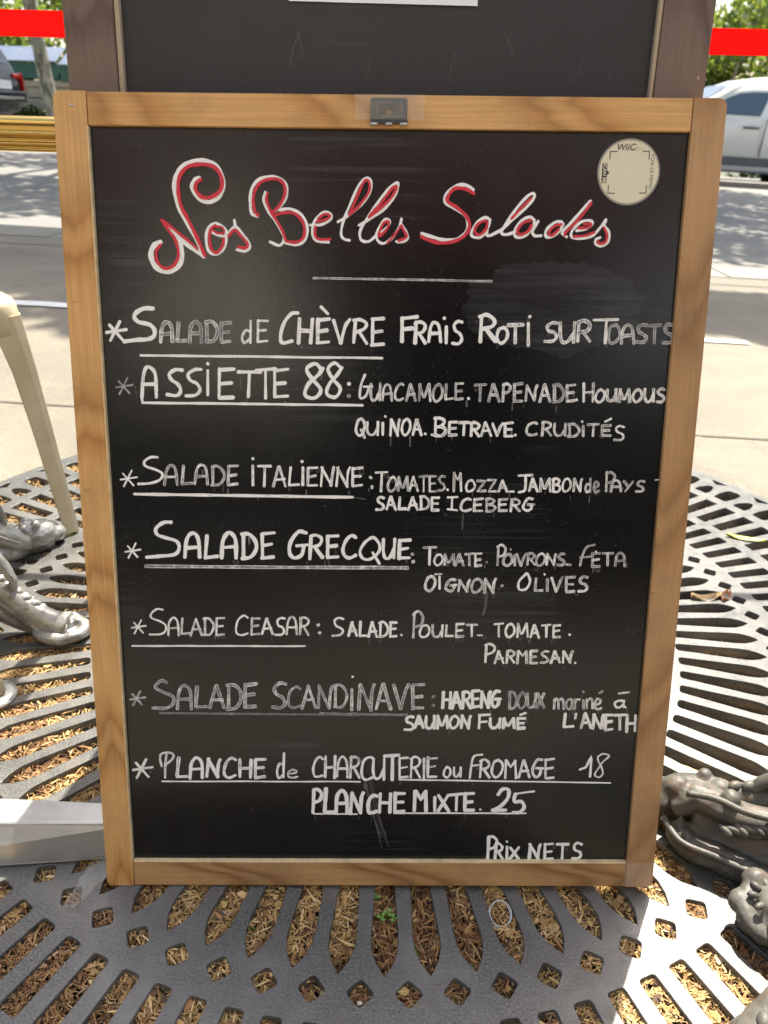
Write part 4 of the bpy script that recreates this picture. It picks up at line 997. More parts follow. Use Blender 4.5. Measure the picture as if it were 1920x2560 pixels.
eleventh|w|3.1|0.95|0|330.4,184.5 334.4,198.9 334.7,198
eleventh|w|3.3|0.86|0|334.6,198.2 339.4,184.7
eleventh|w|3.5|0.86|0|331.3,189.6 338.1,189.8
eleventh|w|3.1|0.85|1|342.2,197.8 341.8,189.5 343.5,184.7 347.5,185 349.9,190.8
eleventh|w|3.4|0.95|0|350.6,198.4 350.6,184.1
eleventh|w|3|0.89|0|354.2,183.9 354.2,198.9
eleventh|w|2.8|0.87|1|354.3,198.5 357.3,188.5 359.3,187.7
eleventh|w|3.2|0.9|0|359.5,188 363.2,198.5
eleventh|w|2.8|0.89|0|363.6,198.6 364.6,184.4
eleventh|w|2.9|0.96|1|372.3,198.4 369.2,196.7 366.9,190.6 368.5,185.2 371.6,184.8 375.3,188.9 375.9,194.5 373.1,197.9 371.5,198
eleventh|w|3|0.83|0|378.9,184.6 379.8,199
eleventh|w|3.1|0.97|0|379.4,199.1 386.7,184.2
eleventh|w|3.1|0.94|1|386.5,183.9 387.2,194.3 388.3,198.4
eleventh|w|2.8|1|0|397.7,199.7 397.4,184.5
eleventh|w|2.8|0.96|0|396.9,199.3 408.3,200.1
eleventh|w|2.8|1|0|398,191.5 405.2,192.3
eleventh|w|3.4|0.92|1|409,195.9 409,189.2 411,185.3 415.3,185.8 418.6,190.4
eleventh|w|2.9|0.84|0|419.1,196.1 418.7,184.9
eleventh|w|3.4|0.89|0|422.8,184.7 423.4,196.1
eleventh|w|3.2|0.87|1|422.7,195.7 426.4,188.3 428.3,188.1
eleventh|w|3|0.85|0|428.7,188.1 432.9,196.1
eleventh|w|3.3|0.98|0|433.1,196.2 434.3,185
eleventh|w|2.9|0.85|0|437.5,196 438.1,184.4
eleventh|w|3.2|0.89|0|437.6,196 445.3,196
eleventh|w|2.9|0.97|0|438,190.3 444.1,190.7
eleventh|w|3.5|0.88|0|437.6,184.5 445.2,185.3
eleventh|w|2.3|0.9|0|439.8,200 445.7,202.3
eleventh|w|3|0.94|0|486.9,201.6 486.2,186.4
eleventh|w|3|0.86|0|486.2,186.3 496.1,187.3
eleventh|w|2.5|0.81|0|498.1,201.7 497.4,195.8
eleventh|w|3|0.79|0|504.2,185.4 507.3,201.5 508.3,202.1
eleventh|w|3.2|0.91|0|507.8,202 514.7,185.7
eleventh|w|3.2|0.8|0|504.9,191.1 512.8,191.8
eleventh|w|3.4|0.82|0|516.6,184.9 517.2,200.9
eleventh|w|3.1|0.89|0|516.4,201 525,185.2
eleventh|w|3.4|0.81|1|525.4,185.2 525.8,196.3 526.7,200.5
eleventh|w|3.1|0.94|0|529,200.1 529.6,183.5
eleventh|w|2.9|0.93|0|528.8,200.2 536.7,200.2
eleventh|w|3.4|0.88|0|529.4,192.2 536,193.1
eleventh|w|3.1|0.8|0|529.5,183 537.1,184.4
eleventh|w|3.3|0.87|0|538.6,200 549.2,200.6
eleventh|w|2.9|0.8|0|543.7,200.6 545,183.7
eleventh|w|3.2|0.79|0|551.5,200.5 552.3,181.1
eleventh|w|2.8|0.91|0|560.2,200.1 560.8,182.1
eleventh|w|3.4|0.92|0|551.8,190.9 560.6,191
twelfth|w|2.8|0.8|0|34.1,134.9 55,138.4
twelfth|w|2.8|0.8|0|48.8,147.5 37.7,125.7
twelfth|w|2.8|0.8|0|37.7,143.4 50.3,126.9
twelfth|w|2.3|0.75|1|64.6,139.5 63.4,148.6 65.3,153.8 71.8,155.4 77.5,153.3 76.1,147.8 68,140.4
twelfth|w|2.3|0.75|1|70.3,153.2 68.5,140.4 67.6,126.2
twelfth|w|3.7|0.77|0|83.1,149.6 80.3,128.2
twelfth|w|3.3|0.78|0|80.2,127.4 91.3,127.9
twelfth|w|3.4|0.85|1|93.9,125.3 95.7,141.6 99.8,148.6 103.7,149 107.1,142.6 106.8,126.2
twelfth|w|3|0.88|0|94.9,136.2 108,137
twelfth|w|3.5|0.8|0|111.5,127.6 114.4,148.6
twelfth|w|3.8|0.88|0|113.6,148.1 123.5,127.3
twelfth|w|3.3|0.85|1|122.7,126.8 124.4,142.3 126.4,147.6
twelfth|w|3.1|0.78|1|142.9,147.2 138.3,149.3 133.3,144.9 130.2,135.9 130.8,129.2 135.4,126.5 141.9,129.6
twelfth|w|3.2|0.81|0|147.1,147.8 146.5,127.5
twelfth|w|3.5|0.84|0|158.9,147.5 157.6,126.9
twelfth|w|3|0.77|0|146.6,137.6 157.9,137.7
twelfth|w|3.2|0.82|0|163.5,147.6 162.8,126.5
twelfth|w|3.1|0.8|0|163.5,147.9 174.1,148.1
twelfth|w|3.2|0.76|0|163.4,137.9 171.9,138.5
twelfth|w|3.7|0.77|0|162.6,126.4 172.8,128.1
twelfth|w|2.5|0.76|1|192.6,141.2 188.8,143 185.9,134.7 187.5,126.2 192.3,130.2
twelfth|w|2.5|0.87|0|193.6,155.3 192.4,127.1
twelfth|w|2.1|0.73|1|197.8,131.2 205.1,132.5 206.1,134.9 201.3,136.1 197.6,132.1 197.9,128.2 202.4,126.9 207.6,128.2
twelfth|w|2.6|0.78|1|234.4,148.4 230.9,151.1 226.6,146.6 224,137.4 225.2,129.4 228.7,128.2 233.9,129.6
twelfth|w|2.9|0.75|0|237.3,151.7 236.5,127.5
twelfth|w|2.9|0.85|0|247.3,152.3 246.4,126.4
twelfth|w|2.7|0.79|0|237.1,138.7 247,139.7
twelfth|w|2.4|0.78|1|248.9,128 250.5,143.9 253.4,150.5 256.6,150.6 259.5,143.9 260.1,127.2
twelfth|w|2.7|0.78|0|249.9,137.6 260.6,137.5
twelfth|w|2.5|0.74|0|264.3,151.7 263,126.6
twelfth|w|2.7|0.75|1|263.1,149.7 268.1,151.2 272.2,148.1 270.8,141.8 264.4,138.5
twelfth|w|2.6|0.83|0|266.8,139 272.9,126.9
twelfth|w|1.7|1|1|64.2,122 94.1,122 124,122.2 153.9,122.5 183.8,122.3 213.8,122.3 243.7,122.7 273.7,122.5
twelfth|w|2.8|0.96|1|287.2,149.8 283.1,151 277.3,146.7 275.1,134.7 276.5,126.9 280.7,124.9 286.7,127.7
twelfth|w|3|0.98|1|287.7,149.1 287.3,135 289.5,126.7 294.3,127.7 298.4,137.1
twelfth|w|2.7|0.84|0|298.9,149.5 298.7,124.7
twelfth|w|3.5|0.84|0|298.8,152.2 314.6,153.5
twelfth|w|3.7|0.9|0|307.6,152.3 307.5,124.5
twelfth|w|2.3|0.88|0|315,150.9 315.3,127
twelfth|w|2.5|0.82|0|314.8,149.7 323.9,150.6
twelfth|w|2.3|0.88|0|315.1,138.2 322.9,139.9
twelfth|w|2.6|0.8|0|314.8,127.5 324.1,128.5
twelfth|w|2.4|0.83|0|327.9,150.3 327.2,127.4
twelfth|w|2.7|0.87|1|326.6,149 331.8,151.8 336.4,148 334.7,141.6 328.3,138.5
twelfth|w|2.7|0.85|0|330.7,139.8 337,127.5
twelfth|w|2.6|0.76|0|340.8,149.7 341.1,126.5
twelfth|w|2.8|0.82|0|345,151.4 345.1,128.7
twelfth|w|2.4|0.75|0|345.1,149.4 354.3,150.2
twelfth|w|2.3|0.77|0|345.5,139.6 352.8,141
twelfth|w|2.8|0.85|0|345.1,128.5 354.2,128.7
twelfth|w|2.5|0.87|1|365.2,140.4 362.7,136.3 362.1,130.3 365.6,127.9 368.5,131.4 368.6,137.4 365.6,140.3
twelfth|w|2.3|0.82|1|372.7,139.8 373,130.5 376.2,129 379.1,134.4
twelfth|w|2.4|0.83|0|379.7,140 379.8,128.6
twelfth|w|2.4|0.85|1|402.1,154.7 393.1,152.3 390.7,140.2 389.6,127.1
twelfth|w|2.2|0.8|0|390.7,141.2 399.8,142.7
twelfth|w|2.4|0.88|0|401.3,148.1 400.5,128
twelfth|w|2.7|0.8|1|400,146.8 404.7,148.8 409.4,144.8 408,139.5 401.6,137.6
twelfth|w|3|0.79|0|404.1,137.6 410.5,127.8
twelfth|w|2.7|0.85|1|419.4,148.7 414.9,145.8 412.6,136 414.9,129.5 419.1,128.9 423.1,134.9 424,142.9 420.5,147.7 417.9,147.4
twelfth|w|2.6|0.87|0|427.2,127.3 427.3,148.4
twelfth|w|3|0.88|0|427.7,147.7 432.5,140.2 437.2,147.5
twelfth|w|2.6|0.85|0|436.9,148 438.8,127.2
twelfth|w|2.7|0.77|0|441.5,128.2 445.6,148 447,148.1
twelfth|w|2.9|0.8|0|446.4,148.1 452.9,128.4
twelfth|w|2.9|0.83|0|443.2,135.2 451.2,136.1
twelfth|w|2.9|0.79|1|465.6,148.8 460.4,148.7 456.5,140.9 456.2,133.3 459.9,128.5 463.7,131.8 464.7,138.4
twelfth|w|2.8|0.89|0|459.7,139 467.1,138.9
twelfth|w|2.4|0.76|0|469,149.6 469.9,128.1
twelfth|w|2.5|0.77|0|468.8,148.5 478.1,150.1
twelfth|w|3|0.82|0|470.1,138.4 477.1,139.8
twelfth|w|2.6|0.85|0|470.2,127.3 478.7,128.3
twelfth|w|2.6|0.95|0|505.7,137.7 512,140.4 517.4,153.5 517.1,129.5
twelfth|w|1.8|0.75|1|524.4,152.9 529.3,155.9 535.9,153.5 529.9,146.9 525.3,138.8 522.1,131.7 526.5,128.7 530.5,132.8 528.5,140.9 524.7,147.9 524,152.9
twelfth|w|1.8|1|1|314.8,125 346.8,124.6 378.8,124.3 410.9,123.8 442.9,123.4 475,123.1 507.2,122.6 539.3,122.2
thirteenth|w|3.5|1|0|224.6,113.5 223.2,85.5
thirteenth|w|3.8|0.89|1|223.9,111.3 227.8,113.6 232.5,108.6 230.7,100.8 224.7,97.8
thirteenth|w|4.4|0.92|0|237.4,114.5 235.8,87.3
thirteenth|w|4.1|1|0|235.7,86.9 245.7,86.6
thirteenth|w|4.2|0.98|1|247.9,86.7 248.9,104.2 252.3,111 256.1,111.1 259.1,104.2 259.9,86
thirteenth|w|3.9|0.89|0|248.6,96.7 260.3,97.4
thirteenth|w|3.7|0.97|0|263.2,84.5 265.2,109.5
thirteenth|w|3.6|0.98|0|265,109.6 273.9,85.3
thirteenth|w|3.9|1|1|274.1,85.3 274.9,103 277,109.7
thirteenth|w|4|0.92|1|291.8,105.5 288.3,106.4 283.9,102.5 282,94 283.1,86.5 286.9,86 291.9,88
thirteenth|w|1.7|0.95|1|223.8,84.4 230.4,84.4 237.1,84.5 243.8,84.4 250.4,84.3 257.1,84.4 263.7,84.2 270.4,84.3
thirteenth|w|3.2|0.89|0|295.1,108.8 294.2,86
thirteenth|w|3.8|0.9|0|306,108.6 305.3,86.2
thirteenth|w|3.4|0.99|0|294.6,98 305.4,97.7
thirteenth|w|3.7|0.92|0|310.9,109.9 310.7,86
thirteenth|w|3.9|0.93|0|310.5,108.8 320.8,109
thirteenth|w|3.7|0.93|0|310.6,98.3 319.5,98.7
thirteenth|w|3.8|0.9|0|310.4,86.7 320.6,88
thirteenth|w|3.9|1|0|331.5,88.5 331.9,111.8
thirteenth|w|4.6|0.98|0|332.7,111.6 338.4,101.9 342.8,109.9
thirteenth|w|3.9|0.92|0|343.3,111.9 344.1,87.6
thirteenth|w|3.3|0.9|0|353.1,104.8 353.3,88.1
thirteenth|w|3.6|1|0|356.9,106.9 368.4,88
thirteenth|w|3.4|0.95|0|367.5,107.4 356.8,88.2
thirteenth|w|3.5|1|0|369.4,107.4 382.8,108.9
thirteenth|w|3.1|1|0|376.4,107.8 376.3,88.9
thirteenth|w|3.7|0.99|0|385.3,109.6 385.5,89.2
thirteenth|w|3.7|0.94|0|385.3,108.7 394.6,109.3
thirteenth|w|3.5|0.98|0|385.2,98.5 393.5,99.5
thirteenth|w|3.9|0.92|0|385.3,89.2 395.1,89.5
thirteenth|w|2.6|0.8|0|401.8,90.7 402.4,89.9
thirteenth|w|4|1|1|420.4,107.9 424.8,114.4 431.3,113.6 430.8,103.8 423.7,94.5 415,89.3
thirteenth|w|3.7|1|0|415,89.3 429.5,89.8
thirteenth|w|2.4|1|0|438.9,109 450.8,111.1 458.7,112.1
thirteenth|w|3.7|1|1|438.9,109 438,99.7 445.8,99.8 448.9,92.6 443.6,87 437,86.9
thirteenth|w|1.9|1|1|309.7,85.4 329.9,85.5 350,85.6 370.2,85.8 390.4,85.7 410.6,85.9 430.9,85.6 451.1,85.9
fourteenth|w|3.5|0.89|0|412.4,57.8 412.1,31.4
fourteenth|w|3.1|1|1|411.5,55.3 415.9,58.1 421.3,53.1 418.8,45.4 413.3,42.6
fourteenth|w|3.4|0.97|0|420.6,48.3 420,31.1
fourteenth|w|3|0.93|1|419.6,47.8 423.4,49.5 427.2,45.6 425.9,41.1 420.5,39.2
fourteenth|w|3.4|1|0|422.8,39.8 428.2,31
fourteenth|w|3|1|0|432.5,45.8 432.9,30.2
fourteenth|w|2.4|1|0|431.9,52.3 432.5,51.4
fourteenth|w|3.2|0.93|0|436.1,44.6 445.8,30.6
fourteenth|w|3.1|0.89|0|445.4,44.9 436.1,30.7
fourteenth|w|3.5|1|0|457.3,31.3 457.7,48.7
fourteenth|w|3.3|0.9|0|456.9,49 467,31.1
fourteenth|w|3.2|0.88|1|466.5,30.7 467.3,43.3 468.6,48.7
fourteenth|w|2.9|1|0|473.5,49.5 474.1,29.9
fourteenth|w|2.8|0.98|0|473,48.6 482,49.4
fourteenth|w|2.8|1|0|473.9,39.3 481.2,40.2
fourteenth|w|3.4|0.91|0|473.5,30.1 482.5,31.4
fourteenth|w|3.5|0.94|0|486.5,48.7 499,48.7
fourteenth|w|3|1|0|492.9,49.1 493,31.1
fourteenth|w|3|0.98|1|513.5,48.6 508.7,50.5 505.4,46.9 506.5,41.9 511.5,39.6 513.2,35.2 510.3,32 503.8,31.7
drip|w|0.77|0.4|0|126.1,284.1 126.2,281.2
drip|w|0.45|0.25|1|162.2,126.5 162.4,123 164,121.7 165.5,123 165.7,126.1
drip|w|1.3|0.39|0|320.8,489.1 321,479.4
drip|w|0.68|0.18|0|449.9,445.3 449.5,435.2
drip|w|0.96|0.13|0|400.2,434.2 400,426.8
drip|w|0.45|0.38|1|529.8,366.3 529.9,364.3 530.8,363.6 531.7,364.3 531.8,366.1
drip|w|0.45|0.18|1|386,428.3 386.2,425.6 387.4,424.7 388.6,425.6 388.7,428
drip|w|0.45|0.4|1|526.4,583 526.5,581.1 527.4,580.4 528.2,581.1 528.3,582.8
drip|w|1.6|0.16|0|312.1,146.5 312.7,143.5
drip|w|0.45|0.23|1|248.3,125.3 248.3,123.6 249.1,123 249.9,123.6 249.9,125.1
drip|w|1.5|0.34|0|531.6,190.8 531.2,186.8
drip|w|1.4|0.21|0|319.2,366.9 318.9,363.1
drip|w|1.3|0.29|0|418.8,434.7 418.6,429.7
drip|w|0.45|0.41|1|502.6,578 502.7,575.4 503.9,574.5 505.1,575.4 505.2,577.8
drip|w|1.4|0.2|0|122.8,228.9 123.4,224.9
drip|w|0.84|0.3|0|302.5,488.8 302.2,479.9
drip|w|0.45|0.16|1|464.6,29.3 464.7,27.1 465.7,26.3 466.7,27.1 466.8,29.1
drip|w|0.45|0.36|1|508.6,358.7 508.7,356 510,355 511.2,356 511.3,358.5
drip|w|0.57|0.31|0|487.8,181.9 487.9,178.9
drip|w|0.92|0.29|0|141.7,535.6 141.3,534.3
drip|w|0.45|0.42|1|359.2,362.1 359.3,360.4 360,359.9 360.8,360.4 360.9,361.9
drip|w|0.45|0.31|1|406.5,329.6 406.6,327.9 407.3,327.3 408.1,327.9 408.2,329.4
drip|w|1.5|0.34|0|450.7,262.5 450.2,260.1
drip|w|1.3|0.31|0|559.4,195.6 559.8,193
drip|w|0.45|0.13|1|235.3,458 235.3,456.3 236.1,455.7 236.9,456.3 237,457.9
drip|w|0.45|0.26|1|375,124.5 375.1,121.8 376.3,120.9 377.5,121.8 377.7,124.3
drip|w|0.83|0.26|0|231.4,128.3 230.9,125.1
drip|w|1.6|0.15|0|460.5,519.2 460,514
drip|w|0.6|0.38|0|381.3,597.7 381.5,594.9
drip|w|0.45|0.2|1|125.2,553.2 125.3,551.5 126,551 126.8,551.5 126.8,553
drip|w|1.4|0.31|0|409.1,204.6 408.8,196
drip|w|1.6|0.24|0|52.8,137.2 52.6,131.8
drip|w|0.45|0.22|1|111.8,577.1 111.9,574.5 113.1,573.6 114.3,574.5 114.4,576.9
drip|w|1.1|0.25|0|397.5,361.7 397.6,357.7
drip|w|1.2|0.16|0|398.3,487.7 398.6,484.1
drip|w|0.45|0.39|1|494.1,205.7 494.2,202.6 495.6,201.5 497,202.6 497.2,205.4
drip|w|0.45|0.38|1|396.8,140.8 396.9,138.3 398.1,137.4 399.2,138.3 399.3,140.5
drip|w|0.45|0.19|1|341.9,429.2 342,427.2 342.9,426.5 343.8,427.2 343.9,429
drip|w|0.45|0.37|1|296.3,420.5 296.5,418.1 297.5,417.2 298.6,418.1 298.8,420.2
drip|w|0.45|0.39|1|364.9,371 365,369 365.9,368.3 366.8,369 366.9,370.8
drip|w|0.7|0.28|0|156.7,216.2 157.2,213.9
drip|w|0.91|0.32|0|233.1,96.8 232.7,93.4
drip|w|0.38|0.18|0|187.4,435.2 187.9,430.9
drip|w|0.45|0.25|1|384.1,108.2 384.2,106.3 385,105.6 385.9,106.3 386,108
drip|w|0.79|0.23|0|424.7,282.7 425.1,276.4
drip|w|0.45|0.15|1|293.6,360.3 293.7,358.4 294.6,357.7 295.5,358.4 295.6,360.1
drip|w|0.45|0.28|1|307,503.9 307.1,501.9 308,501.2 308.9,501.9 309,503.7
drip|w|1.4|0.29|0|446.7,197.4 446.2,191.8
drip|w|0.92|0.41|0|472.6,500.3 472.9,498.8
drip|w|0.45|0.32|1|323.1,600.2 323.2,598.2 324.1,597.5 325,598.2 325.1,600
drip|w|0.85|0.21|0|468.4,294.6 468.9,291.4
drip|w|0.45|0.27|1|232.6,286.9 232.7,284.3 233.9,283.4 235.1,284.3 235.2,286.7
drip|w|0.45|0.31|1|308.2,447.2 308.4,444.1 309.7,443 311.1,444.1 311.3,446.8
drip|w|0.45|0.34|1|129.1,285.4 129.2,283.4 130.1,282.7 131,283.4 131.1,285.2
drip|w|0.79|0.29|0|173,428.9 173.5,425.6
drip|w|0.45|0.18|1|289.4,496.1 289.5,494.3 290.3,493.7 291.1,494.3 291.2,495.9
drip|w|0.45|0.4|1|297,452.6 297.2,449.6 298.5,448.5 299.9,449.6 300.1,452.3
drip|w|0.45|0.32|1|448.4,587.2 448.5,584.9 449.5,584.1 450.6,584.9 450.7,587
drip|w|0.71|0.25|0|344.8,181.6 344.6,178.4
drip|w|0.45|0.32|1|420.1,257.3 420.2,254.1 421.7,252.9 423.1,254.1 423.3,257
drip|w|0.58|0.31|0|139.2,443.9 139.7,433.6
drip|w|0.45|0.13|1|396.4,328.3 396.5,326.4 397.3,325.7 398.2,326.4 398.3,328.1
drip|w|0.48|0.27|0|453.6,435.9 453.5,433.1
drip|w|0.45|0.17|1|115.2,148 115.3,145.6 116.4,144.7 117.5,145.6 117.7,147.8
drip|w|0.45|0.41|1|516.7,444.4 516.8,441.8 518,440.9 519.2,441.8 519.3,444.1
drip|w|1.4|0.22|0|52.4,135.3 52.7,132.2
drip|w|1.2|0.25|0|402,222.3 402,217.1
drip|w|0.69|0.37|0|286.7,200.6 286.7,197
drip|w|1.2|0.22|0|374.1,412.8 373.7,397.4
drip|w|0.45|0.21|1|250.7,150.9 250.8,147.4 252.4,146.2 253.9,147.4 254.1,150.6
drip|w|0.91|0.36|0|236.2,548.7 236.1,541.9
drip|w|0.45|0.14|1|54.4,300.9 54.5,299 55.3,298.4 56.1,299 56.2,300.7
drip|w|0.68|0.42|0|201.2,522 201.6,520.1
drip|w|1.6|0.34|0|374.2,523.5 374.5,518
drip|w|0.45|0.42|1|292,281.9 292.1,279.8 293,279 294,279.8 294.1,281.7
drip|w|0.5|0.15|0|346.6,146 346.6,141.8
drip|w|0.45|0.28|1|443.4,215.8 443.5,213.7 444.5,213 445.4,213.7 445.5,215.6
drip|w|0.45|0.31|1|492.5,207.6 492.7,204.2 494.2,202.9 495.8,204.2 496,207.3
drip|w|0.45|0.23|1|551.4,178.6 551.5,176.3 552.6,175.5 553.6,176.3 553.7,178.4
drip|w|0.45|0.19|1|454.9,448.2 455,446.3 455.8,445.7 456.6,446.3 456.7,448
drip|w|1.2|0.3|0|521,533.8 521.2,524.7
drip|w|0.45|0.26|1|210.9,303.3 211,301.4 211.9,300.8 212.7,301.4 212.8,303.1
drip|w|0.45|0.35|1|303.5,446 303.6,444.4 304.3,443.9 305,444.4 305.1,445.9
drip|w|0.45|0.17|1|102.2,203.6 102.3,201.4 103.2,200.7 104.2,201.4 104.3,203.4
drip|w|0.45|0.13|1|409.1,424.9 409.3,421.9 410.7,420.8 412,421.9 412.2,424.6
drip|w|1.1|0.28|0|278,121 278.4,113.5
drip|w|1.2|0.34|0|399.2,343.7 399.2,341.2
drip|w|0.45|0.35|1|444.6,202.6 444.7,199.2 446.3,198 447.8,199.2 447.9,202.3
drip|w|0.68|0.36|0|281.6,437.9 281.1,434.8
drip|w|1.2|0.16|0|219.7,456.8 219.8,454.5
drip|w|1.6|0.25|0|476.4,530 476,528.3
drip|w|0.58|0.26|0|160.9,285.2 160.8,279.6
drip|w|0.45|0.2|1|251.7,549.8 251.8,548 252.6,547.3 253.4,548 253.5,549.6
drip|w|1.4|0.27|0|474.3,363.7 474.4,361.2
drip|w|0.45|0.14|1|303.4,422.1 303.6,419.3 304.8,418.4 306.1,419.3 306.2,421.8
drip|w|0.45|0.22|1|76.1,287.1 76.2,285.4 76.9,284.9 77.6,285.4 77.7,286.9
drip|w|1.5|0.14|0|272.4,80.5 273,78.5
drip|w|1.5|0.21|0|367.4,342 367.6,336.4
drip|w|0.72|0.29|0|266.9,453.7 266.8,451.4
drip|w|0.5|0.23|0|243.2,593.3 242.9,591.4
drip|w|0.45|0.41|1|147.6,365 147.8,361.5 149.3,360.3 150.9,361.5 151.1,364.6
drip|w|1.5|0.14|0|248.5,377 249,372.1
drip|w|0.45|0.23|1|347.1,217.4 347.2,214.9 348.4,214 349.5,214.9 349.6,217.1
drip|w|1.4|0.39|0|423.3,427 423.3,423.3
drip|w|0.45|0.22|1|420.3,94.6 420.5,91.3 422,90.1 423.6,91.3 423.7,94.3
drip|w|0.45|0.4|1|428.7,599.9 428.7,598.3 429.5,597.7 430.2,598.3 430.3,599.8
drip|w|0.45|0.15|1|486,502.4 486.1,500.1 487.1,499.4 488.1,500.1 488.2,502.1
drip|w|0.45|0.23|1|400.6,575.6 400.7,573.6 401.6,572.8 402.5,573.6 402.6,575.4
drip|w|0.56|0.19|0|394.1,444.8 393.6,440.3
drip|w|0.45|0.26|1|386.5,295.1 386.7,292.2 387.9,291.2 389.2,292.2 389.4,294.8
drip|w|0.41|0.28|0|298.6,534.4 298.8,527.7
drip|w|0.45|0.13|1|326.4,308.3 326.5,306.5 327.3,305.9 328.1,306.5 328.2,308.1
drip|w|0.45|0.42|1|392.4,601 392.5,598.8 393.5,598.1 394.5,598.8 394.6,600.8
drip|w|1|0.39|0|445.9,268.6 445.4,263.3
drip|w|0.74|0.33|0|468.8,284.1 469.3,282.7
drip|w|1.5|0.35|0|261.9,434.7 262.1,432.6
drip|w|0.45|0.37|1|381.9,535.3 382,533.3 382.9,532.6 383.8,533.3 383.9,535.1
drip|w|0.45|0.22|1|355.9,414.1 356,412.1 357,411.3 357.9,412.1 358,413.9
drip|w|0.45|0.15|1|501.9,435.9 502,433.6 503,432.8 504.1,433.6 504.2,435.6
drip|w|0.45|0.17|1|69.6,139.1 69.7,137.3 70.6,136.6 71.4,137.3 71.5,138.9
drip|w|1|0.37|0|88.1,296.7 87.7,294.2
drip|w|1.4|0.34|0|306.9,384.2 306.5,382.1
drip|w|0.53|0.41|0|310.2,107.7 310.4,105
drip|w|0.45|0.3|1|260.4,149.1 260.6,146.7 261.7,145.8 262.8,146.7 262.9,148.9
drip|w|0.45|0.28|1|37,124.2 37.1,122.3 37.9,121.7 38.7,122.3 38.8,124
drip|w|0.4|0.4|0|225.5,83.9 226,76.6
drip|w|0.45|0.2|1|379.3,198.4 379.4,196.5 380.3,195.9 381.1,196.5 381.2,198.2
drip|w|0.45|0.25|1|413,269.1 413.2,265.9 414.7,264.7 416.2,265.9 416.3,268.8
drip|w|0.45|0.29|1|470.8,368.6 470.9,366.6 471.8,365.9 472.7,366.6 472.8,368.4
drip|w|1.1|0.15|0|285.6,594.8 285.1,593.6
drip|w|0.82|0.19|0|60,534.9 60.5,523.1
drip|w|0.78|0.37|0|314.4,382.8 314.8,376.4
drip|w|0.45|0.41|1|340.3,294.2 340.4,292.2 341.3,291.5 342.3,292.2 342.4,294
drip|w|0.45|0.34|1|370.3,423.3 370.4,420.1 371.9,419 373.3,420.1 373.5,422.9
drip|w|0.69|0.15|0|346.5,489.3 346.3,483.5
drip|w|0.45|0.35|1|106.8,300.6 106.9,298.1 108,297.2 109.1,298.1 109.3,300.3
drip|w|0.45|0.36|1|223,94.3 223.2,91.5 224.4,90.5 225.7,91.5 225.9,94
drip|w|1.3|0.22|0|377.2,204 376.8,200.5
drip|w|1.1|0.3|0|539.4,364.2 539.3,359.2
drip|w|0.56|0.18|0|104.3,204.3 104.3,200.4
drip|w|0.77|0.13|0|364.9,284 365,278.8
drip|w|1.2|0.39|0|144.2,436.6 144.2,431.8
drip|w|0.93|0.23|0|502.9,224.5 502.6,218.4
drip|w|0.45|0.42|1|503.9,492.9 504,490 505.3,488.9 506.6,490 506.8,492.6
drip|w|0.45|0.22|1|344.9,182.3 345,179.6 346.2,178.6 347.4,179.6 347.6,182
drip|w|0.45|0.24|1|419.4,182.9 419.5,181.1 420.4,180.4 421.2,181.1 421.3,182.8
drip|w|1.4|0.39|0|504,438.2 504.2,434.1
drip|w|0.45|0.32|1|375.2,283.4 375.3,280.2 376.8,279.1 378.2,280.2 378.4,283.1
drip|w|0.45|0.36|1|520.4,205.9 520.6,203.4 521.7,202.6 522.8,203.4 522.9,205.6
drip|w|0.45|0.24|1|437.7,187 437.9,184.4 439,183.5 440.2,184.4 440.3,186.7
drip|w|0.45|0.3|1|286.7,203 286.8,200.4 288,199.5 289.1,200.4 289.2,202.7
drip|w|0.45|0.15|1|346.8,210.1 346.9,207.5 348.1,206.6 349.3,207.5 349.4,209.8
drip|w|0.69|0.21|0|400.7,343.9 401,341.3
drip|w|0.41|0.4|0|285.5,593.9 285.3,591.3
drip|w|0.45|0.38|1|130,436.6 130.1,434.9 130.8,434.3 131.6,434.9 131.7,436.4
drip|w|0.45|0.2|1|36,214.1 36.1,211.3 37.4,210.3 38.6,211.3 38.8,213.8
drip|w|0.5|0.37|0|361.7,493.4 361.1,485.6
drip|w|0.8|0.32|0|152,363.2 152.6,361.8
drip|w|1.1|0.25|0|273.6,533.3 273.3,530.5
drip|w|0.45|0.38|1|264.4,455.1 264.5,452.8 265.5,452.1 266.5,452.8 266.7,454.9
drip|w|0.66|0.3|0|392.4,123 392.9,117.2
drip|w|0.45|0.42|1|352.8,496.4 352.9,494.4 353.8,493.7 354.7,494.4 354.8,496.2
drip|w|0.45|0.38|1|203,439 203.1,436.4 204.2,435.6 205.4,436.4 205.5,438.7
drip|w|0.45|0.42|1|275.7,501.7 275.8,499.9 276.6,499.3 277.4,499.9 277.5,501.5
drip|w|0.45|0.24|1|509.9,359.7 510,356.7 511.4,355.7 512.7,356.7 512.8,359.4
drip|w|0.69|0.17|0|286.1,82.3 286,74.5
drip|w|0.45|0.22|1|428,187.8 428.1,185.8 429,185.1 429.9,185.8 430,187.6
drip|w|0.45|0.23|1|449.5,496.2 449.6,494.4 450.4,493.7 451.2,494.4 451.3,496
drip|w|0.65|0.2|0|404.3,89.1 404.9,83.8
drip|w|0.45|0.3|1|382.2,107.9 382.3,105.7 383.3,104.9 384.3,105.7 384.4,107.7
drip|w|1.3|0.17|0|458.2,538.1 458.2,535.8
drip|w|0.45|0.32|1|460.4,494.7 460.5,492 461.7,491.1 462.9,492 463,494.4
drip|w|0.45|0.13|0|321.2,221.6 321.6,216.5
drip|w|0.5|0.42|0|366.8,183.8 366.6,177.1
drip|w|0.45|0.38|1|516.2,440.4 516.4,437.3 517.8,436.2 519.2,437.3 519.3,440.1
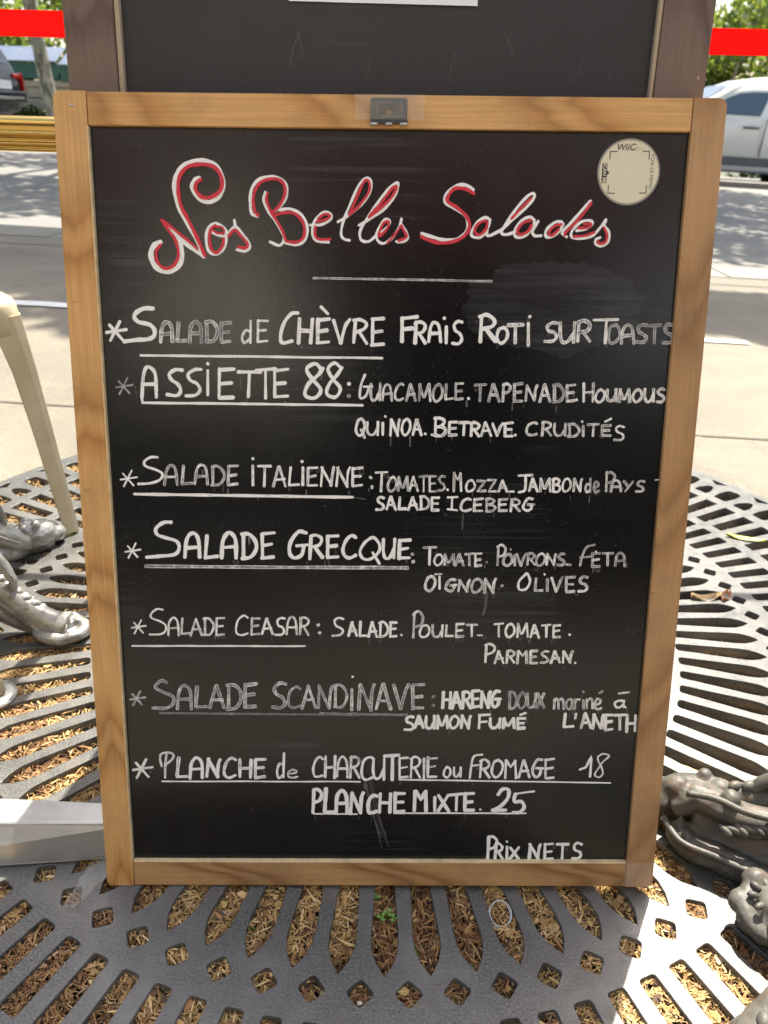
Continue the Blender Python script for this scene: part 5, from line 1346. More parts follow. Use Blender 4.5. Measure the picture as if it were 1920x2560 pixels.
drip|w|0.45|0.27|1|294.6,197.7 294.7,194.5 296.2,193.4 297.6,194.5 297.8,197.4
drip|w|0.45|0.23|1|324.1,139.9 324.3,137.7 325.2,137 326.2,137.7 326.3,139.6
drip|w|0.45|0.3|1|139.9,536.6 140.1,533.5 141.4,532.4 142.8,533.5 143,536.3
drip|w|0.45|0.29|1|405.3,345.5 405.4,342.8 406.6,341.9 407.8,342.8 408,345.2
drip|w|0.78|0.37|0|222.9,379.6 222.9,376.7
drip|w|1.2|0.17|0|401.1,139.1 400.8,136.2
drip|w|1.2|0.21|0|443.2,266.8 443.2,265.2
drip|w|1.2|0.17|0|411.8,29.6 412.3,26.5
drip|w|0.45|0.38|1|223.4,458.5 223.6,455.3 225,454.1 226.5,455.3 226.6,458.2
drip|w|0.45|0.41|1|398.6,500.5 398.8,498.4 399.7,497.6 400.7,498.4 400.8,500.3
drip|w|0.47|0.31|0|386.3,85.3 385.9,80.5
drip|w|0.45|0.39|1|468.1,282.3 468.2,279.6 469.5,278.7 470.7,279.6 470.8,282.1
drip|w|0.45|0.24|1|474.9,342 475.1,339.1 476.4,338 477.7,339.1 477.9,341.7
drip|w|0.72|0.18|0|353.9,364.8 353.7,361.7
drip|w|0.45|0.13|1|59.8,305.9 59.9,303.4 61,302.5 62.2,303.4 62.3,305.7
drip|w|1.1|0.42|0|506.3,362.5 505.9,354.4
drip|w|0.84|0.39|0|497.6,432.1 497.5,425.4
drip|w|0.45|0.34|1|482.5,47.3 482.6,44.7 483.8,43.7 485,44.7 485.1,47
drip|w|0.45|0.32|1|323.3,426.4 323.4,423.4 324.8,422.4 326.1,423.4 326.3,426.1
drip|w|0.45|0.39|1|430,83.5 430,81.9 430.8,81.3 431.5,81.9 431.6,83.3
drip|w|1.4|0.26|0|497.4,44.9 497.7,40.1
drip|w|1.5|0.3|0|434.7,210.9 434.1,206.8
drip|w|1.3|0.25|0|282.1,281.8 282.5,277.5
drip|w|1.3|0.39|0|312.4,382.9 312.6,379
drip|w|1.1|0.24|0|426.8,420.3 427.1,416.8
drip|w|0.45|0.15|1|428.1,520 428.2,518.2 429,517.6 429.8,518.2 429.9,519.9
drip|w|0.45|0.33|1|510.1,358.1 510.2,355.6 511.4,354.7 512.5,355.6 512.6,357.8
drip|w|0.85|0.33|0|416.9,127.2 416.7,124
drip|w|0.45|0.32|1|191.8,457 191.9,454.7 192.9,453.9 193.9,454.7 194,456.7
drip|w|0.92|0.33|0|391.8,498.3 392,491.7
drip|w|1.3|0.13|0|142.5,574.5 142,570.4
drip|w|1|0.28|0|440.2,192.5 439.9,186.1
drip|w|0.45|0.17|1|247.9,229.3 248.1,226.3 249.4,225.3 250.8,226.3 250.9,229
drip|w|0.45|0.24|1|369.9,282.7 370.1,279.7 371.4,278.7 372.7,279.7 372.9,282.4
drip|w|0.45|0.36|1|410.9,141.8 411,139.3 412.1,138.4 413.2,139.3 413.4,141.5
drip|w|1.1|0.18|0|346.8,216.2 346.9,214.6
drip|w|0.45|0.25|1|530.8,585.3 530.9,582.7 532.1,581.8 533.3,582.7 533.4,585.1
drip|w|1.5|0.26|0|307,299.3 306.8,294.8
drip|w|0.45|0.42|1|489.2,335 489.4,331.5 490.9,330.3 492.5,331.5 492.6,334.6
drip|w|0.45|0.4|1|307,418.5 307.1,416.2 308.1,415.4 309.2,416.2 309.3,418.3
drip|w|0.67|0.23|0|480,37.6 480,34.4
drip|w|0.45|0.4|1|272.7,456.5 272.9,453 274.4,451.8 276,453 276.1,456.1
drip|w|1.4|0.28|0|473,28.1 473.1,26.5
drip|w|0.45|0.37|1|156,124.4 156.2,121.3 157.6,120.3 158.9,121.3 159.1,124.1
drip|w|1.4|0.22|0|413.2,337.3 412.7,335.4
drip|w|0.68|0.18|0|408.1,205.5 407.8,203.1
drip|w|0.45|0.33|1|487.7,202.1 487.9,198.7 489.4,197.6 490.9,198.7 491,201.7
drip|w|0.45|0.32|1|216.2,595.9 216.4,592.6 217.9,591.4 219.4,592.6 219.5,595.6
drip|w|0.44|0.41|0|436,285 436.3,280.9
drip|w|0.45|0.41|1|490.7,532.8 490.9,530.3 492,529.4 493.2,530.3 493.3,532.6
drip|w|0.62|0.35|0|238.1,364.7 237.8,357.3
drip|w|1.1|0.12|0|183.4,286.2 183.9,277.5
drip|w|0.46|0.26|0|251.5,292.3 251.2,284.5
drip|w|0.45|0.34|1|216.5,573.8 216.6,571.9 217.5,571.3 218.3,571.9 218.4,573.6
drip|w|0.52|0.3|0|551.1,179.6 550.8,178.4
drip|w|0.67|0.36|0|384.7,192.2 385.1,185.4
drip|w|0.45|0.4|1|171.4,135.2 171.5,133.4 172.3,132.7 173.1,133.4 173.2,135
drip|w|0.45|0.28|1|387.2,363.5 387.3,360.8 388.6,359.8 389.8,360.8 389.9,363.3
drip|w|0.45|0.24|1|54,137.6 54.1,134.9 55.3,134 56.5,134.9 56.6,137.3
drip|w|0.93|0.14|0|108.2,300.6 108.1,298.5
drip|w|0.45|0.26|1|331.5,427.8 331.7,425.1 332.9,424.2 334.1,425.1 334.2,427.5
drip|w|0.66|0.19|0|283.6,571.1 283.2,567.7
drip|w|0.45|0.34|1|331.3,139.9 331.5,136.9 332.9,135.8 334.2,136.9 334.4,139.6
drip|w|1.4|0.39|0|529.4,440.4 528.8,437.2
drip|w|0.59|0.26|0|478.6,432.2 479.2,427.2
drip|w|0.45|0.26|1|133,285.8 133.1,283.3 134.3,282.4 135.4,283.3 135.5,285.5
drip|w|0.45|0.25|1|424.4,431.4 424.5,429.1 425.5,428.3 426.5,429.1 426.6,431.1
drip|w|1.6|0.32|0|445.7,282.1 445.6,279.3
drip|w|0.45|0.17|1|384.2,359.9 384.3,357.9 385.2,357.2 386.1,357.9 386.2,359.7
drip|w|0.45|0.21|1|192.7,534.5 192.8,532.5 193.7,531.8 194.6,532.5 194.7,534.3
drip|w|0.93|0.27|0|383,434.8 382.7,431.4
drip|w|1.2|0.3|0|220.3,435.7 220.3,427.5
drip|w|1.5|0.35|0|300.9,449.5 301,448.2
drip|w|0.45|0.36|1|371.1,221.7 371.2,219.4 372.2,218.7 373.3,219.4 373.4,221.5
drip|w|0.56|0.15|0|275.9,453.5 276,450.6
drip|w|1|0.31|0|98.4,579.4 99,575.1
drip|w|1.2|0.24|0|425.2,222.8 425.5,218.8
drip|w|1.1|0.3|0|354.5,369.5 354.9,359.6
drip|w|1.5|0.29|0|120.2,454.7 120.3,451.4
drip|w|0.45|0.33|1|379.6,502.6 379.7,499 381.3,497.7 382.9,499 383.1,502.2
drip|w|0.93|0.24|0|302.9,289.8 302.4,286.6
drip|w|0.45|0.34|1|448.3,358.5 448.4,356.2 449.5,355.4 450.5,356.2 450.6,358.3
drip|w|0.45|0.41|1|164,524.2 164.1,522.5 164.9,521.9 165.7,522.5 165.8,524.1
drip|w|1.3|0.16|0|154.2,215.8 154.1,211.2
drip|w|0.45|0.38|1|453,449.6 453.1,446.5 454.5,445.4 455.9,446.5 456.1,449.3
drip|w|0.38|0.25|0|468.3,267 468.1,264
drip|w|0.45|0.39|1|470.1,446 470.2,444.2 471.1,443.5 471.9,444.2 472,445.8
drip|w|1.6|0.14|0|362.6,426.5 362.3,423.6
drip|w|1.4|0.36|0|163.7,388.9 163.4,380.8
drip|w|0.45|0.37|1|231.6,85.3 231.7,82.6 232.9,81.6 234.2,82.6 234.3,85
drip|w|0.45|0.27|1|358.1,294.5 358.2,292.7 359,292.1 359.9,292.7 360,294.3
drip|w|0.45|0.21|1|96.4,560.5 96.5,557.8 97.7,556.8 99,557.8 99.1,560.3
drip|w|0.81|0.13|0|404.4,419 404.4,410.8
drip|w|0.45|0.39|1|324.1,364.6 324.2,362.8 325,362.1 325.9,362.8 326,364.5
drip|w|0.72|0.24|0|369.5,221 369.7,217.8
drip|w|0.75|0.19|0|376.8,86.8 376.8,82.3
drip|w|0.45|0.35|1|286.3,288.9 286.5,285.7 288,284.5 289.4,285.7 289.6,288.6
drip|w|1.5|0.25|0|550.5,207.2 551.1,200.4
drip|w|1.2|0.2|0|498.6,182.8 499.1,179.6
drip|w|0.45|0.16|1|36.6,206.6 36.7,203 38.3,201.8 39.9,203 40.1,206.2
drip|w|0.67|0.17|0|319.9,83.8 319.5,81.3
drip|w|1.2|0.12|0|375.6,134.9 375.4,128.6
drip|w|1.3|0.26|0|482.5,253.3 482.5,251.9
drip|w|1.3|0.14|0|323,427.4 322.6,425.2
drip|w|0.45|0.14|1|357.5,427.3 357.5,425.4 358.4,424.7 359.3,425.4 359.4,427.1
drip|w|0.45|0.17|1|289.8,358.1 289.9,356.2 290.7,355.6 291.5,356.2 291.6,357.9
drip|w|0.41|0.35|0|340.1,438.9 340,437.3
drip|w|0.45|0.32|1|125.4,230.2 125.5,228.5 126.3,227.9 127.1,228.5 127.2,230.1
drip|w|0.45|0.35|1|445.4,262.7 445.5,260.9 446.3,260.3 447.1,260.9 447.2,262.5
drip|w|0.45|0.32|1|314,137.8 314.1,136 314.9,135.4 315.7,136 315.8,137.6
drip|w|1.6|0.25|0|159.8,544.1 159.8,533.6
drip|w|0.38|0.14|0|475.3,260.1 475.5,257.6
drip|w|0.47|0.26|0|434.3,287.4 434.8,284.9
drip|w|0.98|0.34|0|562.6,197.9 562.6,193.8
drip|w|0.45|0.22|1|219.5,363.8 219.6,362.1 220.3,361.6 221,362.1 221.1,363.6
drip|w|1.1|0.35|0|415.8,215.5 415.8,213.2
drip|w|1.2|0.12|0|238.4,113.1 238.3,108.6
drip|w|0.68|0.2|0|212.6,224.1 213.1,217.8
drip|w|0.36|0.21|0|115.2,283.3 115,277.3
drip|w|1.1|0.23|0|398.4,427.1 398,418.8
drip|w|0.45|0.29|1|478.7,137.5 478.7,135.9 479.5,135.3 480.2,135.9 480.3,137.3
drip|w|0.99|0.23|0|240.6,387.4 240.9,385.8
drip|w|0.62|0.16|0|209,224.2 209.3,219.5
drip|w|1.5|0.25|0|460,263.6 460.1,261.8
drip|w|1.4|0.12|0|447.1,193.6 446.8,190.5
drip|w|0.43|0.2|0|392.4,500.1 392.5,496.7
drip|w|1.6|0.38|0|418.5,495 418.4,491.5
drip|w|0.45|0.13|1|437.5,183.3 437.6,180.9 438.7,180.1 439.8,180.9 439.9,183.1
drip|w|0.45|0.12|1|495.2,203.5 495.3,201.9 496,201.4 496.7,201.9 496.8,203.4
drip|w|0.75|0.17|0|297.9,299.1 298,296.6
drip|w|0.49|0.13|0|239.1,385.5 239.3,383.4
drip|w|0.45|0.32|1|398.6,286.6 398.7,284 399.9,283.1 401,284 401.2,286.3
drip|w|1|0.2|0|320.2,135.5 320.1,134.2
drip|w|0.45|0.19|1|539.7,200.5 539.9,197.2 541.4,196.1 542.8,197.2 543,200.2
drip|w|1|0.24|0|528.5,531.1 528,521.6
drip|w|0.87|0.18|0|371.8,289.1 371.9,281.9
drip|w|1.5|0.25|0|79,289.6 79,282.9
drip|w|0.77|0.22|0|437.9,359.9 437.7,358.4
drip|w|0.45|0.29|1|426.6,369.4 426.8,366.9 427.9,366.1 429,366.9 429.1,369.1
drip|w|1.5|0.22|0|468.1,136 467.9,134.5
drip|w|0.45|0.15|1|84.9,303 85,301.3 85.7,300.7 86.5,301.3 86.6,302.8
drip|w|1.3|0.25|0|418.1,521.8 418.1,514.6
drip|w|1.3|0.39|0|379.4,210.8 379.3,205.3
drip|w|1.5|0.24|0|241.5,364.4 242.1,360.5
drip|w|1.1|0.27|0|467.4,359.6 468,357.8
drip|w|1.1|0.21|0|349.3,374.9 349.6,367.3
drip|w|0.45|0.17|1|243.8,285.6 243.9,282.8 245.2,281.9 246.4,282.8 246.5,285.3
drip|w|0.6|0.25|0|300.5,147.6 300.6,141.4
drip|w|1.1|0.32|0|553.5,196.9 553.1,191.2
drip|w|1.3|0.33|0|316.1,122.8 315.7,119.6
drip|w|0.66|0.34|0|143.5,573.5 143.8,571.1
drip|w|0.94|0.14|0|272.7,454.8 272.3,448.1
drip|w|1.1|0.41|0|443.4,188.7 442.9,186.2
drip|w|0.45|0.4|1|230.5,457.3 230.6,454.5 231.8,453.6 233.1,454.5 233.2,457
drip|w|1.2|0.21|0|103,575.7 102.5,568.7
drip|w|0.4|0.15|1|280,122.3 288.4,86.7 297.6,55.7
drip|w|0.49|0.21|1|282.4,127.7 290,86.7 302.1,58.4
drip|w|0.47|0.26|1|283.3,125.8 291.3,86.7 300.5,53.7
drip|w|0.76|0.28|1|278.9,127.7 286.6,86.7 295.9,55.9
drip|w|0.67|0.14|1|282.2,127 291.2,86.7 300.8,61.1
drip|w|0.39|0.25|1|278.4,125 287.1,86.7 294.1,59.3
drip|w|0.7|0.26|1|284.4,132.1 293.2,86.8 304.2,46.1
drip|w|0.57|0.28|1|277.9,122.3 286.5,86.7 297.2,43.9
drip|w|0.58|0.29|1|278.4,123.1 286,86.7 296.3,61.1
drip|w|2.6|0.25|1|400,332.9 399.6,319.3 397.5,309.2
'''
def leafmat(n, c): 
    m = M(n, c, .6); g = N(m); a = g.noise(g.co((60, 60, 60)), 1, 4, .6); g.base(g.ramp(a, [(.3, tuple(x*.7 for x in c)), (.7, tuple(min(1, x*1.15) for x in c))])); return m
# ================================================================== SETTING
def slope(x, y):
    t = min(1, max(0, (y-2.3)/1.0)); t = t*t*(3-2*t)
    return -.03*x*t
GC = Vector((.0087, 1.0715)); GR = .985
# pavement: a ring round the pit and a fine grid that leaves the pit open
n = 128; V = []; F = []
for k, r in enumerate((GR, GR+.04, GR+.22)):
    for i in range(n):
        a = 2*math.pi*i/n; V.append((GC.x+r*math.cos(a), GC.y+r*math.sin(a), 0 if k else -.004))
for k in range(2):
    for i in range(n): F.append((k*n+i, k*n+(i+1) % n, (k+1)*n+(i+1) % n, (k+1)*n+i))
xs = np.concatenate([np.linspace(-40, -5, 14), np.arange(-4.8, 4.81, .1), np.linspace(5, 40, 14)]); ys = np.concatenate([[-9, -6, -4, -3, -2, -1.2], np.arange(-.8, 4.51, .1), [4.675]])
b = len(V); nx = len(xs); xl = [float(q) for q in xs]; yl = [float(q) for q in ys]
for y in yl:
    for x in xl: V.append((x, y, slope(x, y)-.0012))
for j in range(len(yl)-1):
    for i in range(nx-1):
        far = max(math.hypot(x-GC.x, y-GC.y) for x in (xl[i], xl[i+1]) for y in (yl[j], yl[j+1]))
        if far < GR+.21: continue
        near = min(math.hypot(x-GC.x, y-GC.y) for x in (xl[i], xl[i+1]) for y in (yl[j], yl[j+1]))
        if near < GR: continue
        F.append((b+j*nx+i, b+j*nx+i+1, b+(j+1)*nx+i+1, b+(j+1)*nx+i))
o = mesh('pavement', V, F, MAT['pavement']); tag(o, 'beige asphalt pavement with sun dapples around the round tree grate', None, None, 'structure')
def strip(name, ya, yb, dz, mat, x0=-40, x1=40, wob=0, label=None, skew=0.0, dx=None):
    xs = np.linspace(x0, x1, 60); V = []; F = []
    for x in xs:
        w = random.uniform(-wob, wob)
        for y in (ya+skew*x+w, yb+skew*x+w): V.append((x, y, slope(x, y)+dz))
    for i in range(59): F.append((2*i, 2*i+2, 2*i+3, 2*i+1))
    o = mesh(name, V, F, mat); tag(o, label, None, None, 'structure'); return o
strip('pavement_joint', 1.986, 1.994, .002, MAT['joint'], -3, 3, .006, 'thin dark joint across the pavement behind the grate', -.06)
strip('painted_line', 3.06, 3.125, .004, MAT['line'], -3.2, 1.45, .004, 'narrow white line painted across the pavement')
strip('pavement_seam', 4.42, 4.432, .003, MAT['joint'], -8, 8, .01, 'dark seam in the pavement before the kerb')
def box_strip(name, ya, yb, z0, z1, mat, label, seglen=1.0, gap=.008, x0=-18, x1=18):
    mb = MB(); x = x0; V = []; parts = []
    root = empty(name); tag(root, label, None, None, 'structure')
    while x < x1:
        m = MB(); h = random.uniform(-.003, .003)
        xa, xb = x+gap/2, x+seglen-gap/2
        q = [(xa, ya), (xb, ya), (xb, yb), (xa, yb)]
        V = [(a, c, slope(a, 5)+z0) for a, c in q] + [(a, c, slope(a, 5)+z1+h) for a, c in q]
        m.add(V, [(3,2,1,0),(4,5,6,7),(0,1,5,4),(1,2,6,5),(2,3,7,6),(3,0,4,7)])
        m.build('kerb_stone', mat, root, bevel=.006, seg=1); x += seglen
    return root
box_strip('kerb', 4.68, 5.04, -.3, .004, MAT['kerb'], 'grey granite kerb stones between pavement and road')
# road: sheet out to the horizon
V = []; F = []
xs = np.linspace(-150, 150, 61); ys = [5.045, 5.5, 7, 10, 14, 18, 19.4, 19.5]
for y in ys:
    for x in xs: V.append((x, y, -.03*max(-22, min(22, x))-.13))
for j in range(len(ys)-1):
    for i in range(60): F.append((j*61+i, j*61+i+1, (j+1)*61+i+1, (j+1)*61+i))
tag(mesh('road', V, F, MAT['asphalt']), 'grey asphalt street with sun dapples', None, None, 'structure')
def roadz(x): return -.03*max(-22, min(22, x))-.13
root = box_strip('lane_kerb', 15.6, 16.0, -.3, -.03, MAT['kerb'], 'low kerb in front of the parked van', 1.2)
# far quay pavement and land beyond
V = [(-150, 19.5, .66), (150, 19.5, -.66+.0), (150, 24, -.66), (-150, 24, .66)]
V = []; F = []
for y in (19.5, 24.4):
    for x in xs: V.append((x, y, roadz(x)+.14))
F = [(i, i+1, 61+i+1, 61+i) for i in range(60)]
tag(mesh('quay_pavement', V, F, MAT['pavement']), 'sunlit pavement along the quay wall', None, None, 'structure')
mesh_g = mesh('far_ground', [(-300, -60, -1.2), (300, -60, -1.2), (300, 400, -1.2), (-300, 400, -1.2)], [(0, 1, 2, 3)], ground('dull_grass_ground', [(.3, (.05, .06, .03)), (.7, (.08, .09, .045))], .2, 20, .02))
tag(mesh_g, 'dull green ground beyond the quay', None, None, 'structure')

# ------------------------------------------------------------------ soil pit + mulch
n = 72; V = [(GC.x, GC.y, -.028)]
for r in (.3, .6, .99):
    for i in range(n):
        a = 2*math.pi*i/n; V.append((GC.x+r*math.cos(a), GC.y+r*math.sin(a), -.028+random.uniform(-.003, .003)))
F = [(0, 1+i, 1+(i+1) % n) for i in range(n)]
for k in range(2):
    for i in range(n): F.append((1+k*n+i, 1+(k+1)*n+i, 1+(k+1)*n+(i+1) % n, 1+k*n+(i+1) % n))
tag(mesh('soil', V, F, MAT['soil']), 'dark soil in the pit under the grate', None, None, 'structure')
nn = 80
V = []; F = []
for i in range(nn):
    a = 2*math.pi*i/nn
    for z in (-.07, -.004): V.append((GC.x+.9851*math.cos(a), GC.y+.9851*math.sin(a), z))
for i in range(nn):
    j = (i+1) % nn; F.append((2*i, 2*j, 2*j+1, 2*i+1))
tag(mesh('pit_edge', V, F, MAT['soil']), 'edge of the planting pit under the grate rim', None, None, 'structure')

def mulch():
    n = 150000
    a = rng.uniform(0, 2*np.pi, n); r = .97*np.sqrt(rng.uniform(.09, 1, n))
    x = GC.x+r*np.cos(a); y = GC.y+r*np.sin(a)
    keep = (y < 1.95); x, y = x[keep], y[keep]
    # thicken where the camera looks from near
    n2 = 70000; a2 = rng.uniform(np.pi*1.02, np.pi*1.98, n2); r2 = rng.uniform(.5, .82, n2)
    x = np.concatenate([x, GC.x+r2*np.cos(a2)]); y = np.concatenate([y, GC.y+r2*np.sin(a2)])
    n = len(x)
    h = -.0085 + .0025*np.sin(x*9+1.3)*np.cos(y*8) + .0025*np.sin(x*31)*np.sin(y*27+2)
    h -= np.where((x > .36) & (y > .62), .016, 0) + np.where((x < -.3) & (y > 1.05), .003, 0)
    z = h + rng.normal(0, .0028, n)
    L = rng.gamma(3.0, .0028, n)+.003; Wd = rng.uniform(.0004, .0012, n)*(1+(L > .014)*.3)
    chunk = rng.random(n) < .045; L = np.where(chunk, rng.uniform(.004, .013, n), L); Wd = np.where(chunk, L*rng.uniform(.3, .5, n), Wd)
    th = rng.uniform(0, 2*np.pi, n); ti = rng.normal(0, .32, n); rl = rng.uniform(-1.0, 1.0, n)
    dx, dy, dz = np.cos(th)*np.cos(ti), np.sin(th)*np.cos(ti), np.sin(ti)
    sx, sy, sz = -np.sin(th)*np.cos(rl), np.cos(th)*np.cos(rl), np.sin(rl)
    bend = rng.normal(0, .0016, n)
    P = np.zeros((n, 6, 3))
    for k, (u, w) in enumerate(((-.5, .6), (-.5, -.6), (0, 1), (0, -1), (.5, .25), (.5, -.25))):
        P[:, k, 0] = x+dx*L*u+sx*Wd*w; P[:, k, 1] = y+dy*L*u+sy*Wd*w; P[:, k, 2] = z+dz*L*u+sz*Wd*w+(bend if u == 0 else 0)
    P[:, :, 2] = np.minimum(P[:, :, 2], -.004)
    me = bpy.data.meshes.new('mulch'); V = P.reshape(-1, 3)
    idx = np.arange(n)[:, None]*6
    q = np.concatenate([idx+np.array([[0, 1, 3, 2]]), idx+np.array([[2, 3, 5, 4]])], 1).reshape(-1, 4)
    me.vertices.add(len(V)); me.vertices.foreach_set('co', V.ravel())
    me.loops.add(q.size); me.loops.foreach_set('vertex_index', q.ravel().astype(np.int32))
    me.polygons.add(len(q)); me.polygons.foreach_set('loop_start', np.arange(0, q.size, 4, dtype=np.int32)); me.polygons.foreach_set('loop_total', np.full(len(q), 4, dtype=np.int32))
    me.update(calc_edges=True); me.validate()
    pal = np.array([(.52, .37, .15), (.42, .28, .11), (.62, .47, .22), (.30, .18, .07), (.18, .105, .05), (.46, .24, .10), (.70, .58, .34), (.10, .06, .035)])
    ch = rng.choice(8, n, p=[.24, .20, .15, .15, .09, .06, .05, .06]); col = pal[ch]*rng.uniform(.75, 1.2, (n, 1))
    dark = (np.sin(x*17+.5)*np.cos(y*13)+np.sin(x*41)*np.sin(y*37)*.6) > .35
    col[dark] *= np.array([.60, .52, .50])
    col *= np.array([.97, .90, .86])
    c4 = np.ones((n, 6, 4)); c4[:, :, :3] = col[:, None, :]
    at = me.color_attributes.new('tint', 'FLOAT_COLOR', 'POINT'); at.data.foreach_set('color', c4.ravel())
    m = M('shredded_mulch', (.4, .3, .15), .8); g = N(m); k = g.n('Attribute'); k.attribute_name = 'tint'; g.base(k.outputs['Color'])
    o = link('mulch', me, m); return tag(o, 'straw coloured wood mulch and dry litter under the slots of the grate', 'mulch', None, 'stuff')
mulch()

# ------------------------------------------------------------------ the grate
def grate():
    T0 = rad(.43); splines = []
    def P(r, a): return (GC.x+r*math.cos(a), GC.y+r*math.sin(a))
    def rounded(pts, rr, k=3):
        out = []; n = len(pts)
        for i in range(n):
            p, a, b = Vector(pts[i]), Vector(pts[i-1]), Vector(pts[(i+1) % n])
            r_ = rr[i] if isinstance(rr, (list, tuple)) else rr
            if r_ <= 0: out.append(tuple(p)); continue
            u = (a-p); v = (b-p); r_ = min(r_, u.length*.45, v.length*.45); A = p+u.normalized()*r_; B = p+v.normalized()*r_
            for q in range(k+1):
                t = q/k; out.append(tuple(A*(1-t)**2+p*2*t*(1-t)+B*t*t))
        return out
    st = 2*math.pi/84
    for i in range(84):
        a = T0+i*st
        # long slot, pointed outer end
        prof = [(.471, .245), (.50, .262), (.54, .30), (.570, .325), (.585, .30), (.598, .20), (.6075, .07), (.612, 0)]
        L_ = [P(r, a+w*st) for r, w in prof]; R_ = [P(r, a-w*st) for r, w in prof[:-1]][::-1]
        pts = L_+R_; rr = [.006]+[0]*(len(pts)-2)+[.006]
        splines.append(rounded(pts, rr))
        # diamonds
        c = a+.5*st; h = .0145; q = [(0.629+h, 0), (.629, h), (.629-h, 0), (.629, -h)]
        splines.append(rounded([P(r, c+t/.629) for r, t in q], .0045))
        # inner ring of short slots
        splines.append(rounded([P(.335, a+.22*st), P(.445, a+.24*st), P(.445, a-.24*st), P(.335, a-.22*st)], .004))
    st2 = 2*math.pi/112; A0 = rad(-26.02*4.2857)
    for i in range(112):
        a = A0+i*st2
        def cell(r0, r1, w0, w1, rr): return rounded([P(r0, a+w0*st2), P(r1, a+w1*st2), P(r1, a-w1*st2), P(r0, a-w0*st2)], rr)
        splines.append(cell(.660, .742, .262, .275, [.0045]*4))
        splines.append(cell(.766, .862, .275, .29, .0015))
        if i % 2:
            splines.append(rounded([P(.887, a+.30*st2), P(.915, a+.36*st2), P(.943, a+.30*st2), P(.950, a), P(.943, a-.30*st2), P(.915, a-.36*st2), P(.887, a-.30*st2)], .006))
        else:
            splines.append(rounded([P(.887, a+.30*st2), P(.905, a+.30*st2), P(.925, a+.16*st2), P(.934, a), P(.925, a-.16*st2), P(.905, a-.30*st2), P(.887, a-.30*st2)], .003))
            splines.append(rounded([P(.948, a), P(.967, a+.42*st2), P(.967, a-.42*st2)], .003))
    splines.append([P(.985, 2*math.pi*i/180) for i in range(180)])
    splines.append([P(.305, 2*math.pi*i/90) for i in range(90)])
    cu = bpy.data.curves.new('grate_curve', 'CURVE'); cu.dimensions = '2D'; cu.fill_mode = 'BOTH'
    for s in splines:
        sp = cu.splines.new('POLY'); sp.points.add(len(s)-1); sp.use_cyclic_u = True
        for p, (x, y) in zip(sp.points, s): p.co = (x, y, 0, 1)
    cu.extrude = .0120; cu.bevel_depth = .0007; cu.bevel_resolution = 1; cu.offset = -.0007
    o = bpy.data.objects.new('tmp', cu); C.objects.link(o)
    dg = bpy.context.evaluated_depsgraph_get(); me = bpy.data.meshes.new_from_object(o.evaluated_get(dg))
    bpy.data.objects.remove(o); me.transform(Matrix.Translation((0, 0, -.0127)))
    me.materials.clear()
    return link('tree_grate', me, MAT['grate'])
gr = grate(); tag(gr, 'round dark cast iron tree grate with radial slots and a ring of diamond holes', 'tree grate')

# ================================================================== MENU BOARD
BO = Vector((-.288406695, .549697331, .0)); BU = Vector((.99974567, .0168511, .01498769)); BV = Vector((-.01895459, .2677671, .9632972)); BN = BU.cross(BV).normalized()
BM = Matrix(((BU.x, BV.x, BN.x, BO.x), (BU.y, BV.y, BN.y, BO.y), (BU.z, BV.z, BN.z, BO.z), (0, 0, 0, 1)))
mb_root = empty('menu_board', mat=BM)
tag(mb_root, 'wood framed chalkboard with a handwritten salad menu, leaning in front on the grate', 'menu board')
SH = .0046
def racked(mbld):   # the old frame is out of square by a few millimetres
    mbld.v = [(x+SH*y, y, z) for x, y, z in mbld.v]; return mbld
BW, BH = .5918, .7895
def bar2(x0, x1, y0, y1, z0, z1, corners):   # bar with rounded outer corners; corners: set of 'll','lr','ul','ur'
    pts = []
    def cor(x, y, key, ax, ay):
        r = .007 if key in corners else .0006
        for t in range(5):
            a = ax+(ay-ax)*t/4; pts.append((x+r*math.cos(a), y+r*math.sin(a)))
    r = lambda k: .007 if k in corners else .0006
    cor(x0+r('ll'), y0+r('ll'), 'll', math.pi, 1.5*math.pi); cor(x1-r('lr'), y0+r('lr'), 'lr', 1.5*math.pi, 2*math.pi)
    cor(x1-r('ur'), y1-r('ur'), 'ur', 0, .5*math.pi); cor(x0+r('ul'), y1-r('ul'), 'ul', .5*math.pi, math.pi)
    n = len(pts); V = [(x, y, z0) for x, y in pts]+[(x, y, z1) for x, y in pts]
    m = MB(); m.add(V, [tuple(range(n-1, -1, -1)), tuple(range(n, 2*n))]+[(i, (i+1) % n, n+(i+1) % n, n+i) for i in range(n)]); return m
def frame_piece(name, args, mat):
    m = racked(bar2(*args)); o = m.build(name, mat, mb_root, bevel=.0009, seg=2); return o
SW = .0290
frame_piece('frame_stile', (0, SW, 0, BH, -.018, 0, {'ll', 'ul'}), MAT['wood_v'])
frame_piece('frame_stile', (BW-SW-.0005, BW, 0, BH, -.018, 0, {'lr', 'ur'}), MAT['wood_v2'])
frame_piece('frame_rail', (SW+.0006, BW-SW-.0012, BH-.0276, BH-.0004, -.018, -.0006, set()), MAT['wood_h'])
frame_piece('frame_rail', (SW+.0006, BW-SW-.0012, .0006, .0288, -.018, -.0006, set()), MAT['wood_h2'])
MAT['raw_lit'] = leafmat('raw_wood_pale_lit_edge', (.70, .54, .31))
racked(MB().box(SW+.0006, BW-SW-.0012, .0282, .0304, -.0055, -.0002)).build('frame_lip', MAT['raw_lit'], mb_root, bevel=.0004, seg=1)  # added strip of torn pale wood; its paleness also paints the lit top edge
racked(MB().box(SW-.0010, SW+.0004, .031, BH-.028, -.0055, .0003)).build('frame_lip', MAT['raw_lit'], mb_root, bevel=.0003, seg=1)
p = racked(MB().box(SW-.004, BW-SW+.004, .024, BH-.022, -.012, -.0052)); p.build('chalk_panel', MAT['slate'], mb_root)
